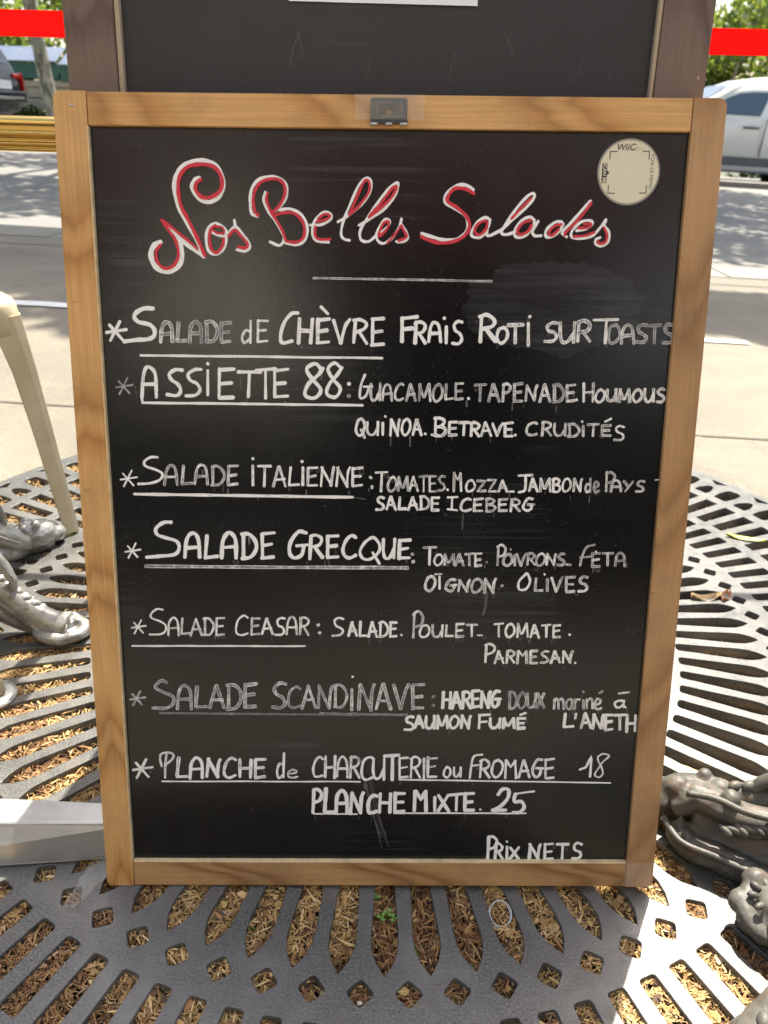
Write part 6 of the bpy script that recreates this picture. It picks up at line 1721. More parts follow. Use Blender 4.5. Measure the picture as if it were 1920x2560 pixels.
# joint hairlines and nail
m = MB().box(.0145, .0182, BH-.0125, BH-.0108, -.0004, .0010); racked(m).build('staple', MAT['steel'], mb_root, bevel=.0003, seg=1)

# handwriting: every stroke a raised ribbon of paint on the panel
PZ = -.0050
groups = {}
zc = [0]
def ribbon(dst, pts, wd, op, smooth, z, red=False):
    P = [np.array(p)/1000 for p in pts]
    if smooth: P = catmull(P, 5)
    else:
        Q = []
        for a, b in zip(P[:-1], P[1:]):
            k = max(1, int(np.linalg.norm(b-a)/.004))
            Q += [a+(b-a)*i/k for i in range(k)]
        P = Q+[P[-1]]
    n = len(P); w = wd/2000
    V, F, U, O = dst
    ph = random.uniform(0, 6); k0 = len(V)
    e = w*.75
    t0 = P[1]-P[0]; t0 = t0/(np.linalg.norm(t0)+1e-9); t1 = P[-1]-P[-2]; t1 = t1/(np.linalg.norm(t1)+1e-9)
    P = [P[0]-t0*e]+[P[0]-t0*e*.45]+P+[P[-1]+t1*e*.45]+[P[-1]+t1*e]; ws = [.35, .85]+[1]*n+[.85, .35]; n += 4
    for i, p in enumerate(P):
        t = P[min(i+1, n-1)]-P[max(i-1, 0)]; t = t/(np.linalg.norm(t)+1e-9); nn_ = np.array((-t[1], t[0]))
        f = ws[i]*(1+.10*math.sin(i*.9+ph)+random.uniform(-.07, .07))
        zz = z+i*2.2e-6
        for s in (-1, 1): V.append((p[0]+nn_[0]*w*f*s, p[1]+nn_[1]*w*f*s, zz)); U.append(.5+.5*s); O.append(op)
        if i: F.append((k0+2*i-2, k0+2*i, k0+2*i+1, k0+2*i-1))
rows = STROKES.strip().split('\n')
order = []
for rw in rows:
    gname, kind, wd, op, sm, pp = rw.split('|')
    key = (gname, kind)
    if key not in groups: groups[key] = ([], [], [], []); order.append(key)
    pts = [tuple(map(float, q.split(','))) for q in pp.split()]
    zc[0] = (zc[0]+1) % 9
    z = PZ+.00008+zc[0]*.00004+(.0005 if kind == 'r' else 0)
    if gname == 'drip': z = PZ+.00003+zc[0]*.000004
    ribbon(groups[key], pts, float(wd), float(op), int(sm), z)
NAMES = {'title': 'title_lettering', 'title_rule': 'underline_stroke', 'drip': 'paint_drips'}
LAB = {'title': 'white outlined script title "Nos Belles Salades"'}
TXT = dict(first='Salade de chèvre frais roti sur toasts', second='Assiette 88 : guacamole, tapenade, houmous', third='quinoa, betrave, crudités', fourth='Salade italienne : tomates, mozza, jambon de pays', fifth='salade iceberg', sixth='Salade grecque : tomate, poivrons, feta', seventh='oignon, olives', eighth='Salade ceasar : salade, poulet, tomate', ninth='parmesan', tenth='Salade scandinave : hareng doux mariné à', eleventh="saumon fumé, l'aneth", twelfth='Planche de charcuterie ou fromage 18', thirteenth='planche mixte 25', fourteenth='prix nets')
for key in order:
    V, F, U, O = groups[key]
    nm = NAMES.get(key[0], 'chalk_lettering')
    mat = MAT['red_paint'] if key[1] == 'r' else MAT['chalk']
    o = mesh(nm, V, F, mat, mb_root)
    uvl = o.data.uv_layers.new(name='UVMap'); at = o.data.attributes.new('op', 'FLOAT', 'POINT'); at.data.foreach_set('value', O)
    for lp in o.data.loops: uvl.data[lp.index].uv = (U[lp.vertex_index], 0)
    if key[0] == 'drip': o['kind'] = 'stuff'
    if key[0] == 'title': o['label'] = 'red filling of the script title' if key[1] == 'r' else LAB['title']
    elif key[0] in TXT: o['label'] = 'white handwriting "%s"' % TXT[key[0]]

# hanger plate under clear tape
hp = MB()
X0, X1, Y0, Y1 = .2816, .3138, .7652, .7860; zz = .0008
def plate_poly():
    cu = bpy.data.curves.new('plate', 'CURVE'); cu.dimensions = '2D'; cu.fill_mode = 'BOTH'
    def sp(pts):
        s = cu.splines.new('POLY'); s.points.add(len(pts)-1); s.use_cyclic_u = True
        for q, (x, y) in zip(s.points, pts): q.co = (x, y, 0, 1)
    sp([(X0, Y0), (X1, Y0), (X1, Y1-.0015), (X1-.0015, Y1), (X0+.0015, Y1), (X0, Y1-.0015)])
    sp([(.2978+.0030*math.cos(a), .7748+.0026*math.sin(a)) for a in np.linspace(0, 2*math.pi, 15)[:-1]])
    for cx in (.2880, .3078): sp([(cx-.0016, .7795), (cx, .7817), (cx+.0018, .7795), (cx+.0004, .7768), (cx-.0014, .7775)])
    cu.extrude = .0007; o = bpy.data.objects.new('t', cu); C.objects.link(o)
    me = bpy.data.meshes.new_from_object(o.evaluated_get(bpy.context.evaluated_depsgraph_get())); bpy.data.objects.remove(o); me.materials.clear(); return me
me = plate_poly(); me.transform(Matrix.Translation((0, 0, .0008)))
MAT['plate'] = M('blackened_steel', (.055, .055, .058), .42, .6)
hpo = link('hanger_plate', me, MAT['plate'], mb_root)
hb = MB()
pts = []
k = 7
tx0, tx1 = .2868, .3092
zig = []
for i in range(2*k+1): zig.append((tx0+(tx1-tx0)*i/(2*k), .7808 if i % 2 == 0 else .7829, .0019))
hb.tube(zig, .00022, 4); hb.tube([(tx0, .7808, .0018), (tx0, .7712, .0018), (tx1, .7712, .0018), (tx1, .7808, .0018)], .0002, 4)
hb.build('hanger_teeth', MAT['steel'], hpo)
kn = MB()
for a, b_ in ((X0, X0+.0062), (.2948, .3005), (.3075, X1)): kn.tube([(a, Y0-.0002, .0012), (b_, Y0-.0002, .0012)], .0012, 10, upv=(0, 1, 0))
kn.build('hinge_knuckle', MAT['steel'], hpo, True)
MAT['tape'] = M('clear_tape', (.9, .88, .8), .12); MAT['tape'].node_tree.nodes['Principled BSDF'].inputs['Alpha'].default_value = .13
tp = MB(); V = []; F = []; nX, nY = 22, 9
for j in range(nY):
    for i in range(nX):
        x = .268+.0610*i/(nX-1); y = .7685+.0205*j/(nY-1)
        d = max(0, X0-x, x-X1); over = .0022 if (X0-.001 < x < X1+.001 and Y0-.002 < y < Y1+.001) else max(.0004, .0022-.5*max(X0-x, x-X1, 0, y-Y1, Y0-y))
        V.append((x, y, over+.0001*math.sin(i*2.1)*math.cos(j*1.7)))
for j in range(nY-1):
    for i in range(nX-1): F.append((j*nX+i, j*nX+i+1, (j+1)*nX+i+1, (j+1)*nX+i))
mesh('tape', V, F, MAT['tape'], mb_root, True)
V = [(x, y, .0005+.0002*math.sin(x*900)) for y in (.0015, .0155, .0300) for x in np.linspace(.5600, .5912, 8)]
F = [(j*8+i, j*8+i+1, (j+1)*8+i+1, (j+1)*8+i) for j in range(2) for i in range(7)]
mesh('tape', V, F, MAT['tape'], mb_root, True)['label'] = 'clear tape over the lower right corner joint'

# round sticker (its square code is left out)
MAT['sticker'] = M('cream_sticker', (.70, .66, .50), .4); MAT['ink'] = M('dark_ink', (.022, .018, .03), .5); MAT['ink2'] = M('pale_green_ink', (.48, .50, .30), .5); MAT['sticker_rim'] = M('sticker_edge_film', (.30, .30, .27), .2)
SCX, SCY, SR = .51395, .7287, .0266
def disc(name, r, z, mat, h=.0001, par=None):
    V = [(SCX+r*math.cos(a), SCY+r*math.sin(a), zz) for zz in (z, z+h) for a in np.linspace(0, 2*math.pi, 65)[:-1]]
    return mesh(name, V, [tuple(range(63, -1, -1)), tuple(range(64, 128))]+[(i, (i+1) % 64, 64+(i+1) % 64, 64+i) for i in range(64)], mat, par)
sk = disc('sticker', SR, PZ+.0002, MAT['sticker'], .0002, mb_root)
disc('sticker_edge', SR+.0016, PZ+.00005, MAT['sticker_rim'], .0001, sk)
def text(s, size, x, y, rot, mat, bold=0.0, shear=0, sp=1.0, name='print', z=PZ+.0005):
    cu = bpy.data.curves.new('txt', 'FONT'); cu.body = s; cu.size = size; cu.shear = shear; cu.offset = bold; cu.align_x = 'CENTER'; cu.align_y = 'CENTER'; cu.space_character = sp
    o = bpy.data.objects.new('t', cu); C.objects.link(o)
    me = bpy.data.meshes.new_from_object(o.evaluated_get(bpy.context.evaluated_depsgraph_get())); bpy.data.objects.remove(o); me.materials.clear()
    me.transform(Matrix.Translation((x, y, z)) @ Matrix.Rotation(rot, 4, 'Z'))
    return link(name, me, mat, sk)
text('WiiC', .0078, .5097, .7492, .02, MAT['ink'], .0001, .25)
text('MENU', .0040, .5215, .7480, .02, MAT['ink2'])
text('VOIR LE MENU', .0043, .5345, .7293, -math.pi/2-.01, MAT['ink'], 0, 0, 1.08)
bx = MB().box(.4898, .4944, .7190, .7362, PZ+.0004, PZ+.00048).add([(.4944, .7258, PZ+.00047), (.4967, .7278, PZ+.00047), (.4944, .7298, PZ+.00047)], [(0, 1, 2)]); bx.build('print', MAT['ink'], sk)
text('SCAN ME', .0043, .4921, .7276, -math.pi/2, MAT['sticker'], .0001, z=PZ+.0006)
br = MB()
for cx, cy, sx_, sy_ in ((.4958, .7462, 1, -1), (.5318, .7466, -1, -1), (.5312, .7106, -1, 1), (.4960, .7102, 1, 1)):
    a, b_ = sorted((cx, cx+sx_*.0066)); c, d = sorted((cy, cy+sy_*.0008)); br.box(a, b_, c, d, PZ+.0004, PZ+.0005)
    a, b_ = sorted((cx, cx+sx_*.0008)); c, d = sorted((cy+sy_*.0008, cy+sy_*.0072)); br.box(a, b_, c, d, PZ+.0004, PZ+.0005)
br.build('print', MAT['ink'], sk)

# ================================================================== BIG A-FRAME BOARD BEHIND
AL = Vector((0, .160, .987)).normalized()
AM = Matrix(((1, 0, 0, 0), (.0, AL.y, -AL.z, .6665), (0, AL.z, AL.y, 0), (0, 0, 0, 1)))   # local x right, y up the leaf, z towards the viewer
ab = empty('pavement_sign', mat=AM)
tag(ab, 'tall dark wood A-frame chalkboard standing behind the menu board', 'A-frame sign')
HT = 1.24; XL, XR = -.2955, .2775
MB().box(XL, XL+.0450, 0, HT, -.026, 0).build('sign_stile', MAT['dark_wood'], ab, bevel=.002)
MB().box(XR-.0450, XR, 0, HT, -.026, 0).build('sign_stile', MAT['dark_wood'], ab, bevel=.002)
MB().box(XL+.0455, XR-.0455, HT-.07, HT, -.025, -.001).build('sign_rail', MAT['dark_wood'], ab, bevel=.002)
MB().box(XL+.0455, XR-.0455, .06, .12, -.025, -.001).build('sign_rail', MAT['dark_wood'], ab, bevel=.002)
MB().box(XL+.0455, XL+.0500, .121, HT-.071, -.010, -.0015).build('bead', MAT['bead'], ab, bevel=.0008)
MB().box(XR-.0490, XR-.0455, .121, HT-.071, -.010, -.0015).build('bead', MAT['bead'], ab, bevel=.0008)
MB().box(XL+.0457, XR-.0457, .1205, HT-.0705, -.018, -.008).build('sign_panel', MAT['slate2'], ab)
MAT['paper'] = M('white_paper', (.80, .80, .80), .45)
V = [(x, y, -.0072+(.0006 if k == 0 else 0)+.0002*math.sin(x*30)) for k, y in enumerate((.8478, .8498, .90, 1.10)) for x in np.linspace(-.0965, .0700, 10)]
F = [(j*10+i, j*10+i+1, (j+1)*10+i+1, (j+1)*10+i) for j in range(3) for i in range(9)]
mesh('paper_sheet', V, F, MAT['paper'], ab, True)
# back leaf, standing on the grate behind
bl = MB(); tp_ = Vector((0, .865, 1.215)); ft = Vector((0, 1.13, .0)); d = (ft-tp_); L = d.length
inv = AM.inverted()
def bk(x0, x1, u0, u1, th=.022):
    m = MB(); dn = d.normalized(); nrm = Vector((0, -dn.z, dn.y)); nrm = nrm if nrm.y > 0 else -nrm
    V = []
    for t in (0, th):
        for u in (u0, u1):
            for x in (x0, x1): q = tp_+dn*u+nrm*t; V.append(inv @ Vector((x, q.y, q.z)))
    m.add(V, [(0,2,3,1),(4,5,7,6),(0,1,5,4),(2,6,7,3),(0,4,6,2),(1,3,7,5)]); return m
bk(XL, XL+.045, 0, L).build('back_stile', MAT['dark_wood'], ab, bevel=.002)
bk(XR-.045, XR, 0, L).build('back_stile', MAT['dark_wood'], ab, bevel=.002)
bk(XL+.046, XR-.046, .05, L-.1, .012).build('back_panel', MAT['slate2'], ab)

# faint old marks on the big board
MAT['ghost'] = M('faded_chalk', (.075, .075, .08), .8)
gh = MB()
def px2(u, v): return (XL+.0455+u*(.482), .76+v*.1)
random.seed(21)
for i in range(8):
    x = random.uniform(-.14, .18); y = random.uniform(.775, .845); k = random.choice((3, 4)); P_ = [(x, y)]
    for j in range(k): P_.append((P_[-1][0]+random.uniform(-.004, .004), P_[-1][1]-random.uniform(.003, .009)))
    w = random.uniform(.0003, .0007)
    V = []; F = []
    for j, (a, b_) in enumerate(P_): V += [(a-w, b_, -.0078+i*1e-6), (a+w, b_, -.0078+i*1e-6)]
    for j in range(len(P_)-1): F.append((2*j, 2*j+1, 2*j+3, 2*j+2))
    gh.add(V, F)
gh.build('faded_marks', MAT['ghost'], ab)['kind'] = 'stuff'

# ================================================================== BARRIER BELT + POSTS
V = []; F = []; nb = 40
for i in range(nb+1):
    t = i/nb; x = -1.7+3.4*t; sag = -.010*4*t*(1-t); y = 1.65+.002*math.sin(i*.7)
    for s in (0, 1): V.append((x, y+(.0006 if s else 0), .862+.042*s+sag+.0015*x+.006))
for i in range(nb): F.append((2*i, 2*i+2, 2*i+3, 2*i+1))
bb = mesh('barrier_belt', V, F, MAT['belt']); tag(bb, 'bright red barrier belt stretched behind the boards', 'barrier belt')
mod = bb.modifiers.new('t', 'SOLIDIFY'); mod.thickness = .0012
for x, lb in ((-1.74, 'steel barrier post holding the left end of the red belt'), (1.74, 'steel barrier post holding the right end of the red belt')):
    r = empty('barrier_post', (x, 1.65, 0)); tag(r, lb, 'barrier post', 'posts of the red barrier')
    MB().tube([(0, 0, .012), (0, 0, .95)], .03, 20).build('post_tube', MAT['steel'], r, True, .002)
    MB().tube([(0, 0, .0), (0, 0, .012), (0, 0, .02)], [.17, .17, .05], 36).build('post_base', MAT['plate'], r)

# ================================================================== BRASS RAIL
br_root = empty('brass_rail', (-.45, 1.25, 0)); tag(br_root, 'polished brass rail with two moulded ribs, left of the boards', 'rail')
prof = [(-.004+.0125*math.cos(t)-.0, .7215+.0125*math.sin(t)) for t in np.linspace(.35*math.pi, 1.12*math.pi, 9)]
prof += [(-.0155, .7150), (-.0155, .7145)]+[(-.0135+.0045*math.cos(t), .7110+.0035*math.sin(t)) for t in np.linspace(.6*math.pi, 1.4*math.pi, 6)]+[(-.0145, .7065), (-.0125, .7050), (-.0115, .7010)]
prof += [(-.0135+.0035*math.cos(t), .6975+.0026*math.sin(t)) for t in np.linspace(.6*math.pi, 1.4*math.pi, 6)]+[(-.0125, .6945), (-.0115, .6905), (-.0145, .6885), (-.012, .687), (.012, .687), (.015, .70), (.012, .730)]
V = []; F = []; n = len(prof); X = [-1.9, -1.2, -.6, .0, .05]
for x in X: V += [(x, y, z) for y, z in prof]
for i in range(len(X)-1):
    for j in range(n): F.append((i*n+j, i*n+(j+1) % n, (i+1)*n+(j+1) % n, (i+1)*n+j))
F += [tuple(range(n)), tuple(range(5*n-1, 4*n-1, -1))]
m = MB().add(V, F); m.build('rail_bar', MAT['brass'], br_root, True)
MB().tube([(0, 0, 0), (0, 0, .686)], .014, 16).build('rail_post', MAT['brass'], br_root, True)
MB().tube([(-1.7, 0, 0), (-1.7, 0, .686)], .014, 16).build('rail_post', MAT['brass'], br_root, True)
MB().tube([(-.157, -.002, .679), (-.157, -.002, .690)], .0075, 14).build('stud', MAT['brass'], br_root, True)

# ================================================================== CREAM METAL STOOL
st = empty('metal_stool', (-.92, 1.36, 0)); tag(st, 'cream enamelled metal stool with pierced seat, left of the menu board', 'stool')
A_ = Vector((-.600, 1.332)); B_ = Vector((-.935, 1.68)); e1 = (B_-A_); e2 = Vector((-e1.y, e1.x)); 
if (A_+e2).x > A_.x: e2 = -e2
feet = [A_, B_, B_+e2, A_+e2]; cc = sum(feet, Vector((0, 0)))/4
loc = Vector((-.92, 1.36))
ztop = .452
def seat_outline(s, rr=.055, k=7):
    c = [cc+(f-cc)*s for f in feet]; out = []
    for i in range(4):
        p, a, b_ = c[i], c[i-1], c[(i+1) % 4]; A2 = p+(a-p).normalized()*rr; B2 = p+(b_-p).normalized()*rr
        for q in range(k+1): t = q/k; out.append(A2*(1-t)**2+p*2*t*(1-t)+B2*t*t)
    return out
rings = [(.80, .0, .018), (.875, .0, .008), (.90, -.004, 0), (.915, -.012, 0), (.92, -.030, 0), (.925, -.058, 0), (.915, -.058, 0), (.905, -.014, 0)]
V = []; F = []; k0 = None
for s, dz, _ in rings:
    o_ = seat_outline(s); V += [(p.x-loc.x, p.y-loc.y, ztop+dz) for p in o_]; k0 = len(o_)
for i in range(len(rings)-1):
    for j in range(k0): F.append((i*k0+j, i*k0+(j+1) % k0, (i+1)*k0+(j+1) % k0, (i+1)*k0+j))
F.append(tuple(range(k0)))
MB().add(V, F).build('seat', MAT['cream'], st, True)
hl = MB()
for i in range(-3, 4):
    for j in range(-3, 4):
        if abs(i)+abs(j) in (2, 4, 5, 6) :
            e = e1.normalized(); f = e2.normalized(); p = cc+e*i*.045+f*j*.045
            hl.tube([(p.x-loc.x, p.y-loc.y, ztop+.0002), (p.x-loc.x, p.y-loc.y, ztop+.0006)], .006, 12)
hl.build('seat_holes', MAT['ink'], st)['kind'] = 'stuff'
for i, f in enumerate(feet):
    top = cc+(f-cc)*.905; out = (f-cc).normalized(); d1 = (feet[(i+1) % 4]-f).normalized(); d2 = (feet[i-1]-f).normalized()
    V = []; F = []; lv = [(0, f, .030), (.10, f+(top-f)*.22, .034), (.22, f+(top-f)*.48, .039), (.33, f+(top-f)*.74, .045), (.40, f+(top-f)*.93, .055), (.425, top, .064)]
    for z, p, w in lv:
        q = [p+d1*w, p+d1*w*.35, p+(d1+d2)*w*.08-out*0, p+d2*w*.35, p+d2*w]
        inn = [x-out*.0025 for x in q]; 
        ring = q+inn[::-1]; V += [(x.x-loc.x, x.y-loc.y, z) for x in ring]
    nr = 10
    for a in range(len(lv)-1):
        for b_ in range(nr): F.append((a*nr+b_, a*nr+(b_+1) % nr, (a+1)*nr+(b_+1) % nr, (a+1)*nr+b_))
    F += [tuple(range(nr)), tuple(range(len(V)-1, len(V)-nr-1, -1))]
    MB().add(V, F).build('leg', MAT['cream'], st, False, .0012, 2)

# ================================================================== CAST IRON TABLES
def rope(mb, pts, r, step=.011, upv=(0, 0, 1)):
    P_ = catmull([np.array(p) for p in pts], 8); acc = 0
    for a, b_ in zip(P_[:-1], P_[1:]):
        acc += np.linalg.norm(b_-a)
        if acc > step:
            acc = 0; t = (b_-a)/np.linalg.norm(b_-a)
            mb.ball(a, r, 1.25, .8, .9, 8, 6, math.atan2(t[1], t[0])+.6)
def scroll(mb, c, r0, r1, turns, w, axis_u, axis_v, n=34):
    c = Vector(c); pts = []; rr = []
    for i in range(n):
        t = i/(n-1); a = turns*2*math.pi*t; r = r0+(r1-r0)*t
        pts.append(c+Vector(axis_u)*r*math.cos(a)+Vector(axis_v)*r*math.sin(a)); rr.append(w*(1-.45*t))
    mb.tube(pts, rr, 10)
CT = bpy.data.textures.new('lumps', 'CLOUDS'); CT.noise_scale = .022; CT.noise_depth = 3
def sculpt(o, vox=.0028, sm=5, disp=.0045):
    m = o.modifiers.new('r', 'REMESH'); m.mode = 'VOXEL'; m.voxel_size = vox; m.use_smooth_shade = True
    m = o.modifiers.new('s', 'SMOOTH'); m.iterations = sm; m.factor = .6
    m = o.modifiers.new('d', 'DISPLACE'); m.texture = CT; m.texture_coords = 'GLOBAL'; m.strength = disp; m.mid_level = .5
    return o
def cast_leg(root, hub, foot, mat, kind, hz=.26):
    hub = Vector((hub[0], hub[1], 0)); foot = Vector((foot[0], foot[1], 0)); dr = (foot-hub); L = dr.length; u = dr.normalized(); s = Vector((-u.y, u.x, 0))
    def at(t, z, off=0): return hub+u*(L*t)+Vector((0, 0, z))+s*off
    lg = MB()
    main = catmull([np.array(at(t, z)) for t, z in ((.06, hz), (.20, hz-.03), (.40, hz*.60), (.60, hz*.36), (.80, .045), (.95, .020), (1.06, .016))], 6)
    n = len(main); lg.tube(main, [.020-.004*math.sin(math.pi*i/n)+.004*(i/n) for i in range(n)], 14, 1.15)
    low = catmull([np.array(at(t, z)) for t, z in ((.06, hz*.52), (.30, hz*.40), (.55, hz*.18), (.78, .018), (.95, .012))], 6)
    lg.tube(low, .011, 10, 1.3)
    web = [at(.10, hz-.01), at(.35, hz*.60), at(.62, hz*.3), at(.82, .03), at(.82, .012), at(.5, hz*.2), at(.28, hz*.42), at(.1, hz*.5)]
    V = [p+s*.004 for p in web]+[p-s*.004 for p in web]; k = len(web)
    lg.add(V, [tuple(range(k)), tuple(range(2*k-1, k-1, -1))]+[(i, (i+1) % k, k+(i+1) % k, k+i) for i in range(k)])
    lo = sculpt(lg.build('leg', mat, root, True), .0035, 2, .003)
    rp = MB(); rope(rp, [tuple(Vector(p)+Vector((0, 0, .022))) for p in main[4:-8:3]], .0085, .013)
    rope(rp, [tuple(Vector(p)+s*.019+Vector((0, 0, .006))) for p in main[6:-8:3]], .0055, .009)
    for q in (-1, 1): rp.tube([tuple(Vector(p)-s*.016*q+Vector((0, 0, -.004))) for p in main[6:-6]], .0035, 8)
    rp.build('rope_moulding', mat, lo, True)
    ft = MB()
    if kind == 'scroll':
        base = [at(1.0, .012)+u*(.036*math.cos(a))+s*(.027*math.sin(a)) for a in np.linspace(.3, 2*math.pi+.3, 26)]
        ft.tube(base, .0105, 10, 1.0)
        scroll(ft, at(1.02, .022, .004), .020, .004, 1.35, .0085, u, s)
        ft.ball(at(.86, .030), .021, 1.3, 1, .85); ft.ball(at(.80, .052), .012); ft.ball(at(1.0, .012), .028, 1.1, .8, .35, rz=math.atan2(u.y, u.x))
    else:
        ft.ball(at(.98, .030), .031, 1.35, .95, .92, 16, 10, math.atan2(u.y, u.x)); ft.ball(at(1.10, .022, .010), .021, 1.2, .9, .8, rz=math.atan2(u.y, u.x)); ft.ball(at(1.10, .020, -.012), .019, 1.2, .9, .8, rz=math.atan2(u.y, u.x))
        ft.ball(at(1.13, .014, 0), .018, 1.2, 1, .6); ft.ball(at(.88, .050), .017); ft.ball(at(.95, .058, .012), .009); ft.ball(at(.95, .058, -.012), .009)
        scroll(ft, at(.86, .028, .022), .018, .005, 1.0, .007, u, (0, 0, 1), 22)
    sculpt(ft.build('foot', mat, lo, True))
    cl = MB()   # leaf curl rising from the leg
    c = catmull([np.array(at(t, z)) for t, z in ((.42, hz*.62), (.56, hz*.66), (.70, hz*.52), (.76, hz*.36), (.71, hz*.28), (.66, hz*.34))], 6)
    cl.tube(c, [.014-.009*i/len(c) for i in range(len(c))], 10, .7); sculpt(cl.build('leaf_curl', mat, lo, True), .0028, 2, .003)
    return lo
def cast_table(loc, feet, mat, label, top_r, kinds, hz=.26, flange=False):
    r = empty('cast_iron_table', (0, 0, 0)); tag(r, label, 'table', 'round cast iron cafe tables')
    for f, kd in zip(feet, kinds): cast_leg(r, loc, f, mat, kd, hz)
    if flange:
        fl = MB(); P_ = catmull([np.array(q) for q in ((.350, .632, .020), (.357, .606, .019), (.382, .594, .018), (.410, .576, .018), (.432, .561, .020), (.430, .548, .026))], 6)
        fl.tube(P_, [.014]*len(P_), 10, 1.2)
        P_ = catmull([np.array(q) for q in ((.348, .648, .045), (.372, .640, .062), (.405, .618, .060), (.445, .602, .066), (.50, .590, .095))], 6)
        fl.tube(P_, [.021-.006*i/len(P_) for i in range(len(P_))], 12, .8); fl.ball((.398, .622, .077), .011); fl.ball((.352, .652, .060), .016)
        for i in range(9):
            t = i/8; fl.ball((.405+.09*t, .600-.018*t, .050+.03*t), .0085, 1.5, .8, .8, 8, 6, -.7)
        V_ = [(.360, .622, .02), (.41, .585, .018), (.44, .57, .02), (.50, .585, .09), (.44, .603, .062), (.37, .636, .055)]
        fl.add([(a, b+.005, c) for a, b, c in V_]+[(a, b-.005, c) for a, b, c in V_], [tuple(range(6)), tuple(range(11, 5, -1))]+[(i, (i+1) % 6, 6+(i+1) % 6, 6+i) for i in range(6)])
        pts = [(.408+.024*math.cos(a), .516+.024*math.sin(a), .030+.006*math.sin(a)) for a in np.linspace(-.9, 4.4, 24)]
        fl.tube(pts, [.015-.006*i/24 for i in range(24)], 10); fl.ball((.432, .535, .045), .019); fl.ball((.405, .548, .038), .015); fl.ball((.382, .530, .030), .013)
        sculpt(fl.build('base_ornament', mat, r, True), .0022, 2, .0045)
        ed = MB()
        ed.tube([tuple(q) for q in catmull([np.array(q) for q in ((.335, .636, .030), (.345, .602, .030), (.375, .584, .031), (.405, .566, .031), (.425, .552, .034))], 6)], .0042, 8)
        ed.tube([tuple(q) for q in catmull([np.array(q) for q in ((.352, .632, .074), (.378, .618, .082), (.41, .600, .080), (.45, .586, .086), (.50, .575, .112))], 6)], .0038, 8)
        for i in range(14):
            t = i/13; ed.ball((.385+.10*t, .596-.020*t, .058+.030*t), .0052, 2.0, .7, .9, 8, 6, -1.0+.5*(i % 2))
        for a in np.linspace(.2, 5.6, 9): ed.ball((.408+.019*math.cos(a), .520+.019*math.sin(a), .048), .0045, 1.5, .8, .8, 8, 6, a)
        ed.build('edge_moulding', mat, r, True)
    x, y = loc
    col = MB().tube([(x, y, hz*.4), (x, y, hz*.55), (x, y, hz*.8), (x, y, hz+.02), (x, y, hz+.06), (x, y, .45), (x, y, .70), (x, y, .712)], [.02, .05, .058, .045, .024, .022, .026, .09], 24)
    col.build('column', mat, r, True)
    ro = MB()
    for q in range(8):
        a = q*math.pi/4; ro.ball((x+.052*math.cos(a), y+.052*math.sin(a), hz*.8), .016, 1, 1, 1.4, 8, 6)
    ro.build('rosette', mat, r, True)
    MB().tube([(x, y, .712), (x, y, .716), (x, y, .730), (x, y, .733)], [top_r-.004, top_r, top_r, top_r-.003], 64).build('table_top', MAT['plate'], r, False)
    return r
hubL = Vector((-.764, 1.008)); f0 = Vector((-.510, .986)); a0 = math.atan2((f0-hubL).y, (f0-hubL).x); rL = .27
fts = [tuple(hubL+Vector((rL*math.cos(a0+k*rad(72)), rL*math.sin(a0+k*rad(72))))) for k in range(5)]
fts[0] = (-.505, .990); fts[1] = (-.650, 1.262)
cast_table(tuple(hubL), fts, MAT['cast_silver'], 'silver painted ornate cast iron table, its scroll foot left of the menu board', .235, ['scroll', 'paw', 'scroll', 'paw', 'scroll'])
cast_table((.625, .585), [(.375, .668), (.425, .525), (.300, .365), (.80, .40), (.78, .70)], MAT['cast_brown'], 'rust brown ornate cast iron table at the right edge by the menu board', .22, ['paw', 'paw', 'scroll', 'scroll', 'paw'], .17, True)

# steel bar lying on the grate at left
sb = MB(); q = [(-.62, .572), (-.268, .590), (-.268, .617), (-.62, .628)]
V = [(x, y, .001) for x, y in [(-.62, .545), (-.268, .584), (-.268, .617), (-.62, .628)]]+[(x, y, .050) for x, y in [(-.62, .580), (-.268, .590), (-.268, .617), (-.62, .624)]]
sb.add(V, [(3,2,1,0),(4,5,6,7),(0,1,5,4),(1,2,6,5),(2,3,7,6),(3,0,4,7)])
tag(sb.build('steel_bar', MAT['steel'], None, False, .003, 3), 'flat sided brushed steel bar lying left of the menu board foot', 'bar')
fs = empty('metal_stand', (-.548, .842, 0)); tag(fs, 'pale metal tube stand on a round foot disc at the left edge', 'stand')
MB().tube([(0, 0, .0005), (0, 0, .004), (0, 0, .007)], [.033, .033, .022], 32).build('foot_disc', MAT['steel'], fs, True)
MB().tube([(0, 0, .006), (-.006, .002, .03), (-.05, .01, .16), (-.09, .02, .30)], [.019, .019, .016, .016], 18).build('tube', MAT['cream'], fs, True)

